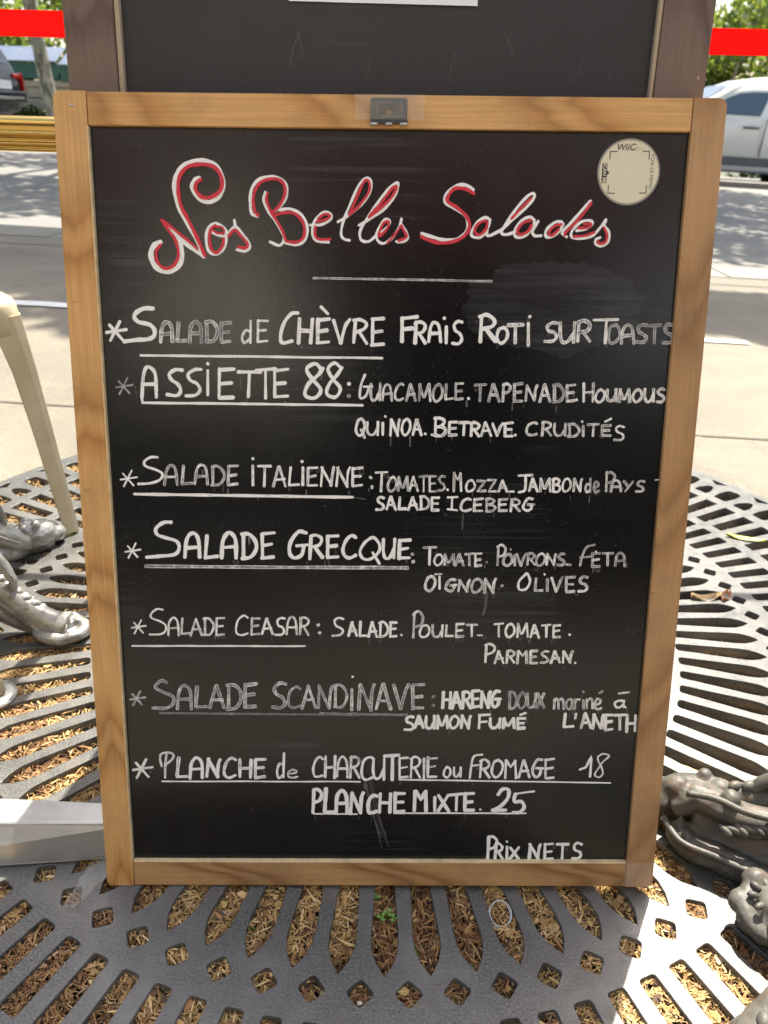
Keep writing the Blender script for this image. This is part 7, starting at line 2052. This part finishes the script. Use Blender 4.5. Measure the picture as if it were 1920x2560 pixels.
# ================================================================== SMALL THINGS IN THE LITTER
def litterz(x, y): return -.0185
MAT['clover'] = leafmat('fresh_green_leaf', (.13, .30, .045)); MAT['dryleaf'] = leafmat('dry_tan_leaf', (.52, .36, .17)); MAT['yleaf'] = leafmat('yellow_green_leaf', (.45, .48, .10)); MAT['twig'] = leafmat('grey_bark_twig', (.17, .13, .10)); MAT['butt'] = leafmat('cigarette_paper', (.62, .52, .40)); MAT['filter'] = leafmat('cigarette_filter', (.42, .24, .11)); MAT['orleaf'] = leafmat('orange_brown_leaf', (.46, .18, .05))
def clover(x, y, z, h, label, n=3):
    h *= .75
    r = empty('clover_sprout', (x, y, z)); tag(r, label, 'sprout', 'green sprouts growing in the grate slots')
    for i in range(n):
        a = random.uniform(0, 6.28); tx, ty = .007*math.cos(a)*random.uniform(.4, 1.2), .007*math.sin(a)*random.uniform(.4, 1.2); hh = h*random.uniform(.6, 1)
        MB().tube([(0, 0, -.006), (tx*.4, ty*.4, hh*.6), (tx, ty, hh)], .0004, 5).build('stem', MAT['clover'], r)
        m = MB()
        for k in range(3):
            b_ = a+k*2.094; c_ = Vector((tx+.0026*math.cos(b_), ty+.0026*math.sin(b_), hh+.0006)); V = [Vector((tx, ty, hh))]
            for t in (-1.0, -.5, 0, .5, 1.0): V.append(c_+Vector((.0026*math.cos(b_+t*1.2), .0026*math.sin(b_+t*1.2), .0008*abs(t))))
            m.add(V, [(0, 1, 2), (0, 2, 3), (0, 3, 4), (0, 4, 5)])
        m.build('leaf', MAT['clover'], r)
    return r
clover(.0145, .5235, -.016, .018, 'tallest green sprout in the slot under the middle of the board', 3)
clover(.004, .545, -.012, .016, 'green sprout tucked against the bottom edge of the board', 2)
clover(-.124, .505, -.018, .012, 'small single green clover in a slot left of centre', 1)
clover(.046, .495, -.018, .014, 'green clover clump in the slot right of centre', 3)
clover(.099, .476, -.018, .013, 'green leaf at the pointed tip of a slot right of centre', 2)
clover(-.270, .555, -.014, .014, 'green sprout under the lower left corner of the board', 2)
clover(-.345, .440, -.018, .014, 'green clover clump in a straight slot at lower left', 4)
clover(.395, .605, -.014, .012, 'tiny green sprout in the slots at right', 1)
clover(-.60, .80, -.014, .016, 'sunlit yellow green sprout in the left slots', 3)
def leaf(name, x, y, z, L, Wd, rot, mat, label, curl=.004, tilt=0, cat='leaf', grp='fallen leaves in the litter'):
    V = []; F = []; n = 7; ca, sa = math.cos(rot), math.sin(rot)
    for i in range(n):
        t = i/(n-1); w = Wd*math.sin(math.pi*min(.97, max(.03, t)))**.8/2
        for s in (-1, 0, 1):
            lx = (t-.5)*L; ly = s*w; V.append((lx*ca-ly*sa, lx*sa+ly*ca, curl*(abs(s)*1.0-math.sin(math.pi*t))+tilt*ly+random.uniform(-.0006, .0006)))
    for i in range(n-1):
        for k in (0, 1): F.append((i*3+k, i*3+k+1, (i+1)*3+k+1, (i+1)*3+k))
    o = mesh(name, V, F, mat, None, True); o.location = (x, y, z); md = o.modifiers.new('s', 'SOLIDIFY'); md.thickness = .0004
    return tag(o, label, cat, grp)
leaf('fallen_leaf', -.094, .522, -.010, .030, .010, 1.35, MAT['yleaf'], 'narrow yellow green leaf in a slot left of centre', .002)
leaf('fallen_leaf', .44, .705, -.010, .045, .020, -.5, MAT['dryleaf'], 'curled tan leaf in the slots above the right table foot', .006)
leaf('fallen_leaf', .415, .745, -.010, .050, .017, -.55, MAT['dryleaf'], 'long folded tan leaf in the right slots', .006)
leaf('fallen_leaf', .575, 1.15, .000, .055, .022, .1, MAT['dryleaf'], 'big pale leaf lying across the bars at right', .012)
leaf('fallen_leaf', .612, 1.155, .000, .035, .020, .9, MAT['orleaf'], 'orange leaf beside the big pale leaf at right', .010)
leaf('fallen_leaf', .525, 1.225, -.006, .035, .018, .2, MAT['orleaf'], 'small orange leaf near the belt shadow at right', .004)
leaf('fallen_leaf', .735, 1.37, .002, .075, .018, -.35, MAT['yleaf'], 'pale green leaf lying over the bars at far right', .006)
leaf('fallen_leaf', -.225, .475, -.016, .022, .008, 1.2, MAT['clover'], 'pale green leaf in the slot at the lower left', .003)
leaf('fallen_leaf', -.612, 1.315, -.008, .055, .022, -.45, MAT['yleaf'], 'yellow green leaf by the stool foot', .006)
leaf('fallen_leaf', -.73, 1.395, -.008, .05, .014, -.5, MAT['orleaf'], 'orange brown leaf piece in the upper left slots', .004)
leaf('fallen_leaf', .006, .53, -.015, .020, .012, .6, MAT['orleaf'], 'red brown leaf behind the tall sprout', .003)
leaf('fallen_leaf', -.31, .72, -.008, .055, .034, .5, MAT['dryleaf'], 'broad tan leaf in the sunlit left slots', .004)
def stick(name, p, q, r, mat, label, cat, grp=None):
    m = MB(); P_ = [Vector(p).lerp(Vector(q), t)+Vector((random.uniform(-1, 1), random.uniform(-1, 1), random.uniform(-1, 1)))*r*.25 for t in (0, .3, .6, 1)]
    m.tube(P_, [r*.9, r*1.05, r, r*.85], 10); return tag(m.build(name, mat, None, True), label, cat, grp)
stick('twig', (-.044, .492, -.017), (-.038, .527, -.012), .0042, MAT['twig'], 'short thick grey twig in a slot under the board', 'twig')
stick('twig', (-.80, 1.36, -.010), (-.69, 1.30, -.014), .004, MAT['orleaf'], 'long brown stick in the upper left slots', 'twig')
stick('twig', (.36, .455, -.015), (.385, .425, -.012), .0035, MAT['twig'], 'brown twig in the shaded slot at lower right', 'twig')
def butt(x, y, z, rot, label):
    r = empty('cigarette_butt', (x, y, z)); tag(r, label, 'cigarette butt', 'cigarette butts in the slots'); u = Vector((math.cos(rot), math.sin(rot), .1))
    MB().tube([u*-.013, u*.002], .0037, 12).build('paper_tube', MAT['butt'], r, True); MB().tube([u*.0022, u*.013], .0038, 12).build('filter_tip', MAT['filter'], r, True)
butt(.217, .538, -.012, 2.1, 'cigarette butt in the shaded slot under the right corner of the board')
butt(.163, .505, -.015, 2.2, 'cigarette butt near the tip of a slot right of centre')
butt(-.003, .522, -.014, 2.0, 'pale cigarette butt beside the tall sprout')
V = []; rg = MB()
for t in range(2):
    pts = [Vector((.1345+.0115*math.cos(a)+t*.001, .530+.0115*math.sin(a), .0012-.003+.005*math.sin(a)+t*.0018)) for a in np.linspace(0, 2*math.pi, 41)]
    rg.tube(pts, .0007, 8, caps=False)
tag(rg.build('key_ring', MAT['steel'], None, True), 'split metal key ring lying over a slot under the board', 'ring')
# plastic scrap by the lower left corner
MAT['film'] = M('clear_plastic_film', (.75, .75, .66), .15); MAT['film'].node_tree.nodes['Principled BSDF'].inputs['Alpha'].default_value = .16
V = []; F = []; random.seed(3)
for j in range(9):
    for i in range(8):
        u_, v_ = i/7, j/8; x = -.325+.045*u_*(.3+.7*v_)+.012*v_; y = .520+.055*v_; V.append((x, y, .003+.014*u_*v_+random.uniform(0, .005)))
for j in range(8):
    for i in range(7): F.append((j*8+i, j*8+i+1, (j+1)*8+i+1, (j+1)*8+i))
tag(mesh('plastic_scrap', V, F, MAT['film'], None), 'crumpled clear plastic scrap by the lower left corner of the board', 'plastic scrap')
gs = empty('grass_sprout', (.367, .712, -.01)); tag(gs, 'thin bright green grass sprout beside the right table foot', 'sprout')
for dx, dy, h in ((.010, .004, .035), (-.008, .006, .030), (.003, -.004, .026), (.045, .002, .014)):
    MB().tube([(0, 0, 0), (dx*.5, dy*.5, h*.7), (dx, dy, h)], [.0009, .0008, .0002], 5).build('blade', MAT['clover'], gs)
MAT['pebble'] = leafmat('pale_pebble', (.55, .52, .46))
for x, y, z, r_, lb, mt in ((-.262, .528, -.014, .0075, 'pale flat pebble in the diamond hole left of the board corner', 'pebble'), (-.010, .4325, .0015, .0022, 'tiny white crumb on the iron between diamond holes', 'pebble'), (-.155, .446, -.014, .006, 'reddish brown nut in a diamond hole left of centre', 'orleaf'), (-.565, .905, -.010, .010, 'white pebble in the sunlit left slots', 'pebble'), (-.35, .76, -.008, .008, 'round pinkish pebble in the sunlit left slots', 'pebble'), (.60, 1.37, -.012, .012, 'white pebble in the far right slots', 'pebble'), (-.76, 1.41, -.012, .011, 'pale pebble in the upper left slots', 'pebble')):
    m = MB().ball((0, 0, 0), r_, 1.2, .9, .6, 10, 7); o = m.build('pebble' if mt == 'pebble' else 'nut', MAT[mt], None, True); o.location = (x, y, z)
    tag(o, lb, 'pebble' if mt == 'pebble' else 'nut')
sc = mesh('paper_scrap', [(-.012, -.004, 0), (.016, .003, .003), (.014, .009, .001), (-.010, .004, .004)], [(0, 1, 2, 3)], MAT['paper']); sc.location = (-.165, .523, -.012); tag(sc, 'white paper scrap in a slot left of centre', 'paper scrap')

# ================================================================== BACKGROUND
# quay wall with bookseller boxes
MAT['stone'] = ground('pale_limestone', [(.3, (.40, .355, .27)), (.7, (.52, .47, .37))], 2.5, 60, .006, .85)
MAT['green'] = leafmat('dark_green_paint', (.045, .13, .10)); MAT['zinc'] = M('zinc_sheet', (.10, .13, .18), .45, .4)
g = N(MAT['zinc']); a = g.noise(g.co((2, 2, 2)), 1, 4, .6); g.rough(g.ramp(a, [(.3, .22), (.7, .42)]))
wr = empty('quay_wall', (0, 21, 0)); tag(wr, 'pale stone quay wall along the far side of the street', 'wall')
x = -24.0; k = 0
while x < 24:
    w = 1.9; z0 = roadz(x)+.10
    for c_, (h0, h1) in enumerate(((0, .30), (.31, .60), (.61, .86))):
        off = .8*(c_ % 2)
        MB().box(x+off+.008, x+off+w-.008, -.2, .25, z0+h0, z0+h1).build('stone_block', MAT['stone'], wr, bevel=.012, seg=1)
    MB().box(x+.004, x+w-.004, -.26, .31, z0+.87, z0+1.0).build('coping_stone', MAT['stone'], wr, bevel=.02, seg=2)
    x += w; k += 1
x = -19.9; k = 0; num = ['first', 'second', 'third', 'fourth', 'fifth', 'sixth', 'seventh', 'eighth', 'ninth', 'tenth', 'eleventh', 'twelfth', 'thirteenth', 'fourteenth', 'fifteenth', 'sixteenth', 'seventeenth', 'eighteenth', 'nineteenth', 'twentieth']
while x < 16:
    z0 = roadz(x)+1.105; r = empty('bookseller_box', (x, 21, z0))
    tag(r, '%s green bookseller box from the left on the quay wall, under its sloping zinc lid' % num[k], 'box', 'green boxes on the quay wall')
    MB().box(0, 1.96, -.32, .38, 0, .33).build('box_body', MAT['green'], r, bevel=.01, seg=1)
    for j in range(2):
        m = MB(); a_, b_ = j*.985, j*.985+.975
        V = [(a_, -.38, .335), (b_, -.38, .335), (b_, .40, .66), (a_, .40, .66), (a_, -.38, .36), (b_, -.38, .36), (b_, .40, .69), (a_, .40, .69)]
        m.add(V, [(3,2,1,0),(4,5,6,7),(0,1,5,4),(1,2,6,5),(2,3,7,6),(3,0,4,7)]); m.build('lid_panel', MAT['zinc'], r, bevel=.008, seg=1)
    x += 2.0; k += 1

# leaves
def leafcloud(name, centres, n, size, mat, parent=None, flat=.5, zmin=None):
    c = np.array([q[:3] for q in centres], float); r = np.array([q[3] for q in centres], float); wt = r**2/np.sum(r**2)
    i = rng.choice(len(c), n, p=wt); d = rng.normal(0, 1, (n, 3)); d /= np.linalg.norm(d, axis=1)[:, None]
    p = c[i]+d*(r[i]*rng.uniform(.25, 1, n)**.5)[:, None]*np.array([1, 1, .8])
    if zmin is not None: p = p[p[:, 2] > zmin]; n = len(p)
    a = rng.normal(0, 1, (n, 3)); a /= np.linalg.norm(a, axis=1)[:, None]; b = np.cross(a, rng.normal(0, 1, (n, 3))); b /= np.linalg.norm(b, axis=1)[:, None]
    s = size*rng.uniform(.6, 1.3, n)[:, None]
    P = np.stack([p-a*s, p+b*s*.55, p+a*s, p-b*s*.55], 1).reshape(-1, 3)
    me = bpy.data.meshes.new(name); me.vertices.add(4*n); me.vertices.foreach_set('co', P.ravel())
    me.loops.add(4*n); me.loops.foreach_set('vertex_index', np.arange(4*n, dtype=np.int32)); me.polygons.add(n)
    me.polygons.foreach_set('loop_start', np.arange(0, 4*n, 4, dtype=np.int32)); me.polygons.foreach_set('loop_total', np.full(n, 4, dtype=np.int32)); me.update(calc_edges=True)
    cv = np.ones((n, 4, 4)); t = rng.uniform(.65, 1.25, (n, 1)); base = np.array([[1, 1, 1]])*t; base = base*np.where(rng.random((n, 1)) < .25, np.array([[1.35, 1.15, .7]]), np.array([[1, 1, 1]])); cv[:, :, :3] = base[:, None, :]
    me.color_attributes.new('tint', 'FLOAT_COLOR', 'POINT').data.foreach_set('color', cv.ravel())
    return link(name, me, mat, parent)
def foliage(name, c, tr_c):
    m = M(name, c, .55); g = N(m); k = g.n('Attribute'); k.attribute_name = 'tint'; g.base(g.mix(1, k.outputs['Color'], c, 'MULTIPLY'))
    t = g.n('BsdfTranslucent'); g.l(g.mix(1, k.outputs['Color'], tr_c, 'MULTIPLY'), t.inputs[0]); ms = g.n('MixShader'); ms.inputs[0].default_value = .5
    g.l(g.p.outputs[0], ms.inputs[1]); g.l(t.outputs[0], ms.inputs[2]); g.l(ms.outputs[0], g.t.nodes['Material Output'].inputs[0]); return m
MAT['fol1'] = foliage('plane_tree_leaves', (.08, .12, .03), (.22, .30, .05)); MAT['fol2'] = foliage('dark_leaves', (.045, .075, .022), (.12, .18, .035))
def bark():
    m = M('plane_tree_bark', (.3, .28, .2), .85); g = N(m); a = g.noise(g.co((5, 5, 2.2)), 1.6, 4, .55, .4)
    g.base(g.ramp(a, [(.36, (.12, .105, .08)), (.45, (.21, .19, .14)), (.56, (.40, .37, .28)), (.7, (.50, .47, .38))])); g.bump(a, .5, .02); return m
MAT['bark'] = bark()
def tree(loc, h, lean, crown, n, size, mat, label, r0=.17, group='street trees', limbs=5, kids=True):
    r = empty('plane_tree', loc); tag(r, label, 'tree', group)
    pts = [(0, 0, -.3), (lean[0]*.04, lean[1]*.04, .3), (lean[0]*.35, lean[1]*.35, h*.4), (lean[0]*.7, lean[1]*.7, h*.75), (lean[0], lean[1], h)]
    MB().tube(pts, [r0*1.15, r0, r0*.86, r0*.75, r0*.6], 16).build('trunk', MAT['bark'], r, True)
    for i in range(limbs):
        c = crown[i % len(crown)]; e = Vector(c[:3]); s = Vector(pts[3]); mid = s.lerp(e, .5)+Vector((random.uniform(-.3, .3), random.uniform(-.3, .3), .3))
        MB().tube([s, mid, e], [r0*.42, r0*.28, r0*.10], 8).build('limb', MAT['bark'], r, True)
    leafcloud('crown', crown, n, size, mat, r)
    return r
def blobs(cx, cy, z0, z1, R, k, br):
    return [(cx+random.uniform(-R, R), cy+random.uniform(-R, R), random.uniform(z0, z1), random.uniform(*br)) for _ in range(k)]
random.seed(31)
# trees that shade the street: crowns above the picture
tree((-7.87, 19.9, roadz(-8)+.14), 5.5, (-.40, -.1), blobs(-1, -2.5, 5.0, 8.5, 3.0, 12, (1.0, 1.7)), 14000, .11, MAT['fol1'], 'leaning mottled plane tree by the quay wall, left of the boards', .165)
tree((-3.9, 14.6, roadz(-4)), 5.2, (.1, -.3), blobs(0, -1, 4.6, 8, 3.4, 11, (1.0, 1.6)), 10500, .12, MAT['fol1'], 'plane tree hidden behind the middle of the boards, shading the street', .2)
tree((3.6, 15.0, roadz(4)), 5.2, (.2, -.2), blobs(0.5, -1, 4.6, 8, 3.6, 11, (1.0, 1.6)), 10500, .12, MAT['fol1'], 'plane tree behind the boards at right, shading the street', .2)
tree((-7.6, 6.6, 0.1), 5.4, (.4, .5), blobs(1.2, 1.8, 4.8, 7.5, 3.0, 10, (.8, 1.4)), 10500, .12, MAT['fol1'], 'kerbside plane tree out to the left, its crown over the street', .2)
tree((7.4, 6.9, -.3), 5.4, (-.4, .5), blobs(-.8, 1.8, 5.0, 7.8, 3.2, 8, (.8, 1.3)), 6000, .12, MAT['fol1'], 'kerbside plane tree out to the right, its crown over the street', .2)
tree((.3, 5.4, 0), 5.0, (0, .9), [(random.uniform(-3.4, 3.2), 1.9+random.uniform(-.5, .6), random.uniform(5.4, 6.6), random.uniform(.5, .85)) for _ in range(9)] , 6500, .12, MAT['fol1'], 'slim kerbside tree behind the tall sign', .11)
# low crowns beyond the wall
for i, (x, y, mt, lb) in enumerate(((-15.5, 26, 'fol2', 'dark green bushy tree beyond the wall at far left'), (-10.5, 28, 'fol1', 'sunlit green tree beyond the wall left of the sign'), (-4, 30, 'fol2', 'dark tree beyond the wall behind the sign'), (3, 30, 'fol1', 'green tree beyond the wall behind the sign at right'), (9.8, 27, 'fol1', 'bright yellow green tree above the white van'), (14.5, 29, 'fol1', 'bright green tree beyond the wall at far right'))):
    low = -1.2
    cr = blobs(0, 0, 1.0, 5.5, 2.8, 16, (.9, 1.5))
    tree((x, y, low), 3.0, (.2, 0), cr, 15000 if i in (1, 4, 5) else 8000, .105, MAT[mt], lb, .16, 'trees beyond the quay wall', 6)
# branch visible over the van
# low plants at the wall foot
for x, lb in ((-8.7, 'low green shrub at the quay wall foot left of the trunk'), (-7.95, 'low green shrub at the quay wall foot behind the trunk'), (-7.2, 'low green shrub at the quay wall foot right of the trunk')):
    r = empty('shrub', (x, 20.45, roadz(x)+.14)); tag(r, lb, 'shrub', 'shrubs along the quay wall')
    leafcloud('foliage', [(random.uniform(-.4, .4), 0, random.uniform(.05, .3), .25) for _ in range(5)], 900, .05, MAT['fol2'], r)
    MB().tube([(0, 0, 0), (.02, 0, .15), (0, .03, .3)], [.02, .015, .006], 6).build('stem', MAT['bark'], r)

# ------------------------------------------------------------------ vehicles
MAT['white_car'] = M('white_car_paint', (.80, .80, .78), .25); MAT['white_car'].node_tree.nodes['Principled BSDF'].inputs['Coat Weight'].default_value = .6
MAT['black_car'] = M('black_car_paint', (.006, .007, .009), .35, spec=.08); MAT['black_car'].node_tree.nodes['Principled BSDF'].inputs['Coat Weight'].default_value = .25
MAT['glass'] = M('tinted_car_glass', (.02, .035, .055), .08); MAT['glass'].node_tree.nodes['Principled BSDF'].inputs['Specular IOR Level'].default_value = .14
MAT['plastic'] = M('grey_bumper_plastic', (.10, .105, .115), .5); MAT['rubber'] = M('tyre_rubber', (.02, .02, .02), .8); MAT['rim'] = M('wheel_rim', (.45, .45, .46), .3, .8)
MAT['redlamp'] = M('red_lamp_glass', (.45, .01, .01), .12); MAT['clearlamp'] = M('clear_lamp_glass', (.7, .72, .75), .08); MAT['chrome'] = M('chrome_trim', (.7, .7, .72), .1, 1.0)
def profile_body(name, prof, half_w, inset, mat, parent, x_off=0):
    """side profile (x,z) -> body with rounded shoulders; y from -half_w to half_w"""
    n = len(prof); cz = sum(p[1] for p in prof)/n; cx = sum(p[0] for p in prof)/n
    ys = [(-half_w, .0), (-half_w+.0001, .0)]
    rings = []
    for t in np.linspace(-1, 1, 13):
        a = abs(t); y = half_w*math.copysign(min(1, a), t)
        rings.append((t, y))
    V = []; F = []
    zmax = max(p[1] for p in prof)
    for t, y in rings:
        for x, z in prof:
            e = inset*max(0, (z-.85))/(zmax-.85)    # tumblehome above the waist
            f = max(0, abs(t)-.72)/.28; k = 1-.030*f*f
            V.append((cx+(x-cx)*k, y*(1-e/half_w), cz+(z-cz)*k))
    m = len(rings)
    for i in range(m-1):
        for j in range(n): F.append((i*n+j, i*n+(j+1) % n, (i+1)*n+(j+1) % n, (i+1)*n+j))
    F += [tuple(range(n)), tuple(range(m*n-1, (m-1)*n-1, -1))]
    return MB().add(V, F).build(name, mat, parent, True)
def side_poly(name, pts, y, th, mat, parent, slope_=.0):
    n = len(pts); V = [(x, y+slope_*(z-.85), z) for x, z in pts]+[(x, y+th+slope_*(z-.85), z) for x, z in pts]
    return MB().add(V, [tuple(range(n)), tuple(range(2*n-1, n-1, -1))]+[(i, (i+1) % n, n+(i+1) % n, n+i) for i in range(n)]).build(name, mat, parent)
def wheel(parent, x, y, r=.32, w=.20):
    o = MB().tube([(x, y-w/2, r), (x, y-w/2+.02, r), (x, y+w/2-.02, r), (x, y+w/2, r)], [r*.93, r, r, r*.93], 28, upv=(0, 0, 1)).build('wheel', MAT['rubber'], parent, True)
    MB().tube([(x, y-w/2-.012, r), (x, y-w/2+.01, r)], [r*.60, r*.64], 24).build('rim', MAT['rim'], o, False)
VX, VY = 5.62, 17.0; vz = roadz(7.2)
van = empty('white_van', (VX, VY+.88, vz)); tag(van, 'white delivery van parked across the street at the right', 'van')
van.rotation_euler = (0, -math.atan(-.03), 0)
# profile from nose (left) to tail
vp = [(-.95, .30), (-1.0, .55), (-.93, .80), (-.75, .98), (-.30, 1.10), (.05, 1.20), (.45, 1.50), (.85, 1.76), (1.25, 1.91), (1.7, 1.965), (2.6, 1.985), (3.4, 1.96), (3.55, 1.80), (3.62, 1.0), (3.60, .35), (3.4, .26), (-.7, .26)]
profile_body('body', vp, .88, .12, MAT['white_car'], van)
sy = -.8795
side_poly('side_window', [(.42, 1.265), (.60, 1.43), (.80, 1.555), (1.02, 1.64), (1.28, 1.672), (1.63, 1.685), (1.50, 1.262)], sy-.004, .01, M('blue_reflection_van_glass', (.07, .11, .17), .08), van, .105)  # blue reflection painted into the pane as its base colour
side_poly('window_frame', [(.32, 1.235), (.56, 1.45), (.78, 1.59), (1.0, 1.675), (1.28, 1.71), (1.68, 1.72), (1.53, 1.235)], sy-.001, .008, MAT['white_car'], van, .105)
MB().box(1.20, 1.52, sy-.018, sy+.01, 1.035, 1.075).build('door_handle', MAT['plastic'], van, bevel=.012)
MB().box(-.1, 3.2, sy-.012, sy+.01, .37, .53).build('side_moulding', MAT['plastic'], van, bevel=.008)
MB().box(-.1, 3.2, sy+.004, sy+.03, .245, .315).build('sill', MAT['plastic'], van, bevel=.004)
MB().box(1.64, 1.652, sy-.0035, sy+.02, .55, 1.24).build('door_seam', MAT['plastic'], van)
side_poly('headlamp', [(-.98, .72), (-.72, .95), (-.45, .96), (-.60, .78)], sy-.006, .02, MAT['clearlamp'], van)
V = [(.10, -.66, 1.225), (.10, .66, 1.225), (.86, .60, 1.775), (.86, -.60, 1.775)]; mesh('windscreen', [(x-.02, y, z+.012) for x, y, z in V], [(0, 1, 2, 3)], MAT['glass'], van)
for x, y in ((-.35, -.78), (2.75, -.78), (-.35, .78), (2.75, .78)): wheel(van, x, y, .31)
MB().ball((.30, sy-.10, 1.22), .09, .7, 1.2, 1.0).build('mirror', MAT['plastic'], van, True)

CX, CY = -8.75, 14.9; cz_ = .75+.0
car = empty('black_car', (CX, CY+.85, roadz(-7)+.17)); tag(car, 'shiny black car parked at the left edge, its rear end showing', 'car')
# rear (right) profile follows the tailgate
kx = 1.38
cp = [(1.62, .38), (1.70, .62), (1.66, .90), (1.60, 1.05), (1.52, 1.25), (1.38, 1.50), (1.22, 1.62), (.6, 1.70), (-.4, 1.69), (-1.1, 1.50), (-1.6, 1.12), (-2.4, .95), (-2.55, .7), (-2.5, .35), (-2.2, .25), (1.3, .25)]
profile_body('body', cp, .85, .14, MAT['black_car'], car)
sy = -.8495
side_poly('side_window', [(.75, 1.12), (.72, 1.50), (1.10, 1.49), (1.28, 1.36), (1.38, 1.14)], sy-.003, .012, MAT['glass'], car, .17)
side_poly('side_window', [(-.40, 1.12), (-.35, 1.52), (.66, 1.52), (.68, 1.12)], sy-.003, .012, MAT['glass'], car, .17)
side_poly('side_window', [(-1.45, 1.10), (-1.0, 1.42), (-.45, 1.50), (-.48, 1.12)], sy-.003, .012, MAT['glass'], car, .17)
side_poly('tail_lamp', [(1.25, .90), (1.30, 1.04), (1.60, 1.0), (1.67, .78), (1.55, .82)], sy-.006, .03, MAT['redlamp'], car)
side_poly('window_trim', [(-1.5, 1.085), (1.42, 1.105), (1.42, 1.13), (-1.5, 1.11)], sy-.010, .012, MAT['chrome'], car, .1)
MB().box(.9, 1.70, sy-.012, sy+.02, .46, .50).build('bumper_trim', MAT['chrome'], car, bevel=.006)
mesh('rear_window', [(1.575, -.60, 1.14), (1.575, .60, 1.14), (1.36, .54, 1.54), (1.36, -.54, 1.54)], [(0, 1, 2, 3)], MAT['glass'], car)
for y0, y1 in ((-.84, -.58), (.50, .80)):
    m = MB().box(1.60, 1.680, y0, y1, .90, .98); m.build('tail_lamp', MAT['redlamp'], car, bevel=.02)
MB().box(1.52, 1.70, .81, .852, .62, 1.0).build('tail_lamp', MAT['redlamp'], car, bevel=.02)
MB().box(1.675, 1.70, -.30, .30, .72, .86).build('number_plate', MAT['clearlamp'], car, bevel=.004, seg=1)
MB().box(1.715, 1.735, -.70, .70, .56, .60).build('bumper_trim', MAT['chrome'], car, bevel=.006)
MB().box(1.55, 1.72, -.83, .83, .50, .70).build('rear_bumper', MAT['black_car'], car, True, .03)
for x, y in ((-1.65, -.75), (1.0, -.75), (-1.65, .75), (1.0, .75)): wheel(car, x, y, .31)

# ------------------------------------------------------------------ the café behind the camera (seen only as light and reflections)
cf = empty('cafe_building', (0, -5.2, 0)); tag(cf, 'pale stone cafe building facing the street behind the viewer', 'building')
MAT['facade'] = ground('cream_facade_stone', [(.3, (.44, .41, .35)), (.7, (.52, .49, .42))], 1.2, 30, .004, .85)
MB().box(-12, 12, -.6, 0, 4.6, 11).build('wall', MAT['facade'], cf)
MB().box(-12, 12, -.9, -.4, 0, 4.6).build('shopfront', M('dark_varnished_wood', (.05, .025, .015), .4), cf)
for i in range(5):
    x = -9+i*3.8; f = MB().box(x, x+2.9, -.42, -.36, .5, 2.7).build('window', M('dark_shop_glass', (.015, .018, .02), .08), cf)
    MB().box(x-.06, x+2.96, -.40, -.34, .40, .49).build('sill', MAT['dark_wood'], f)
for i in range(7):
    x = -10+i*3.0; MB().box(x, x+1.1, -.02, .03, 5.4, 7.6).build('window', MAT['glass'], cf, bevel=.01)
MAT['awning'] = M('wine_red_awning', (.07, .018, .015), .85)
V = [(-11, .05, 4.2), (11, .05, 4.2), (11, 1.3, 2.75), (-11, 1.3, 2.75), (11, 1.3, 2.45), (-11, 1.3, 2.45)]
aw = mesh('awning', V, [(0, 1, 2, 3), (3, 2, 4, 5)], MAT['awning'], cf)

MAT['canvas'] = M('cream_reflector_canvas', (.72, .69, .60), .9)
def sheen_reflector(x, y, z, R, h, mat, label):  # umbrella-shaped reflectors, invented out of view to lay a sheen on the chalkboard
    r = empty('sheen_reflector', (x, y, 0)); tag(r, label, 'sheen_reflector', 'reflectors added behind the viewer'); n = 8
    V = [(0, 0, z+h)]+[(R*math.cos(2*math.pi*i/n), R*math.sin(2*math.pi*i/n), z) for i in range(n)]+[(R*.98*math.cos(2*math.pi*i/n), R*.98*math.sin(2*math.pi*i/n), z-.12) for i in range(n)]
    F = [(0, 1+i, 1+(i+1) % n) for i in range(n)]+[(1+i, 9+i, 9+(i+1) % n, 1+(i+1) % n) for i in range(n)]
    mesh('canopy', V, F, mat, r); MB().tube([(0, 0, .02), (0, 0, z+h)], .022, 12).build('pole', MAT['steel'], r, True); MB().tube([(0, 0, 0), (0, 0, .05)], .25, 24).build('base', MAT['plate'], r)
sheen_reflector(-.84, -2.75, 1.30, .62, 1.25, MAT['canvas'], 'small cream umbrella-shaped reflector added behind the viewer at left')
sheen_reflector(2.1, -3.3, 1.45, 1.0, 1.2, M('grey_reflector_canvas', (.34, .37, .40), .9), 'large grey umbrella-shaped reflector added behind the viewer at right')
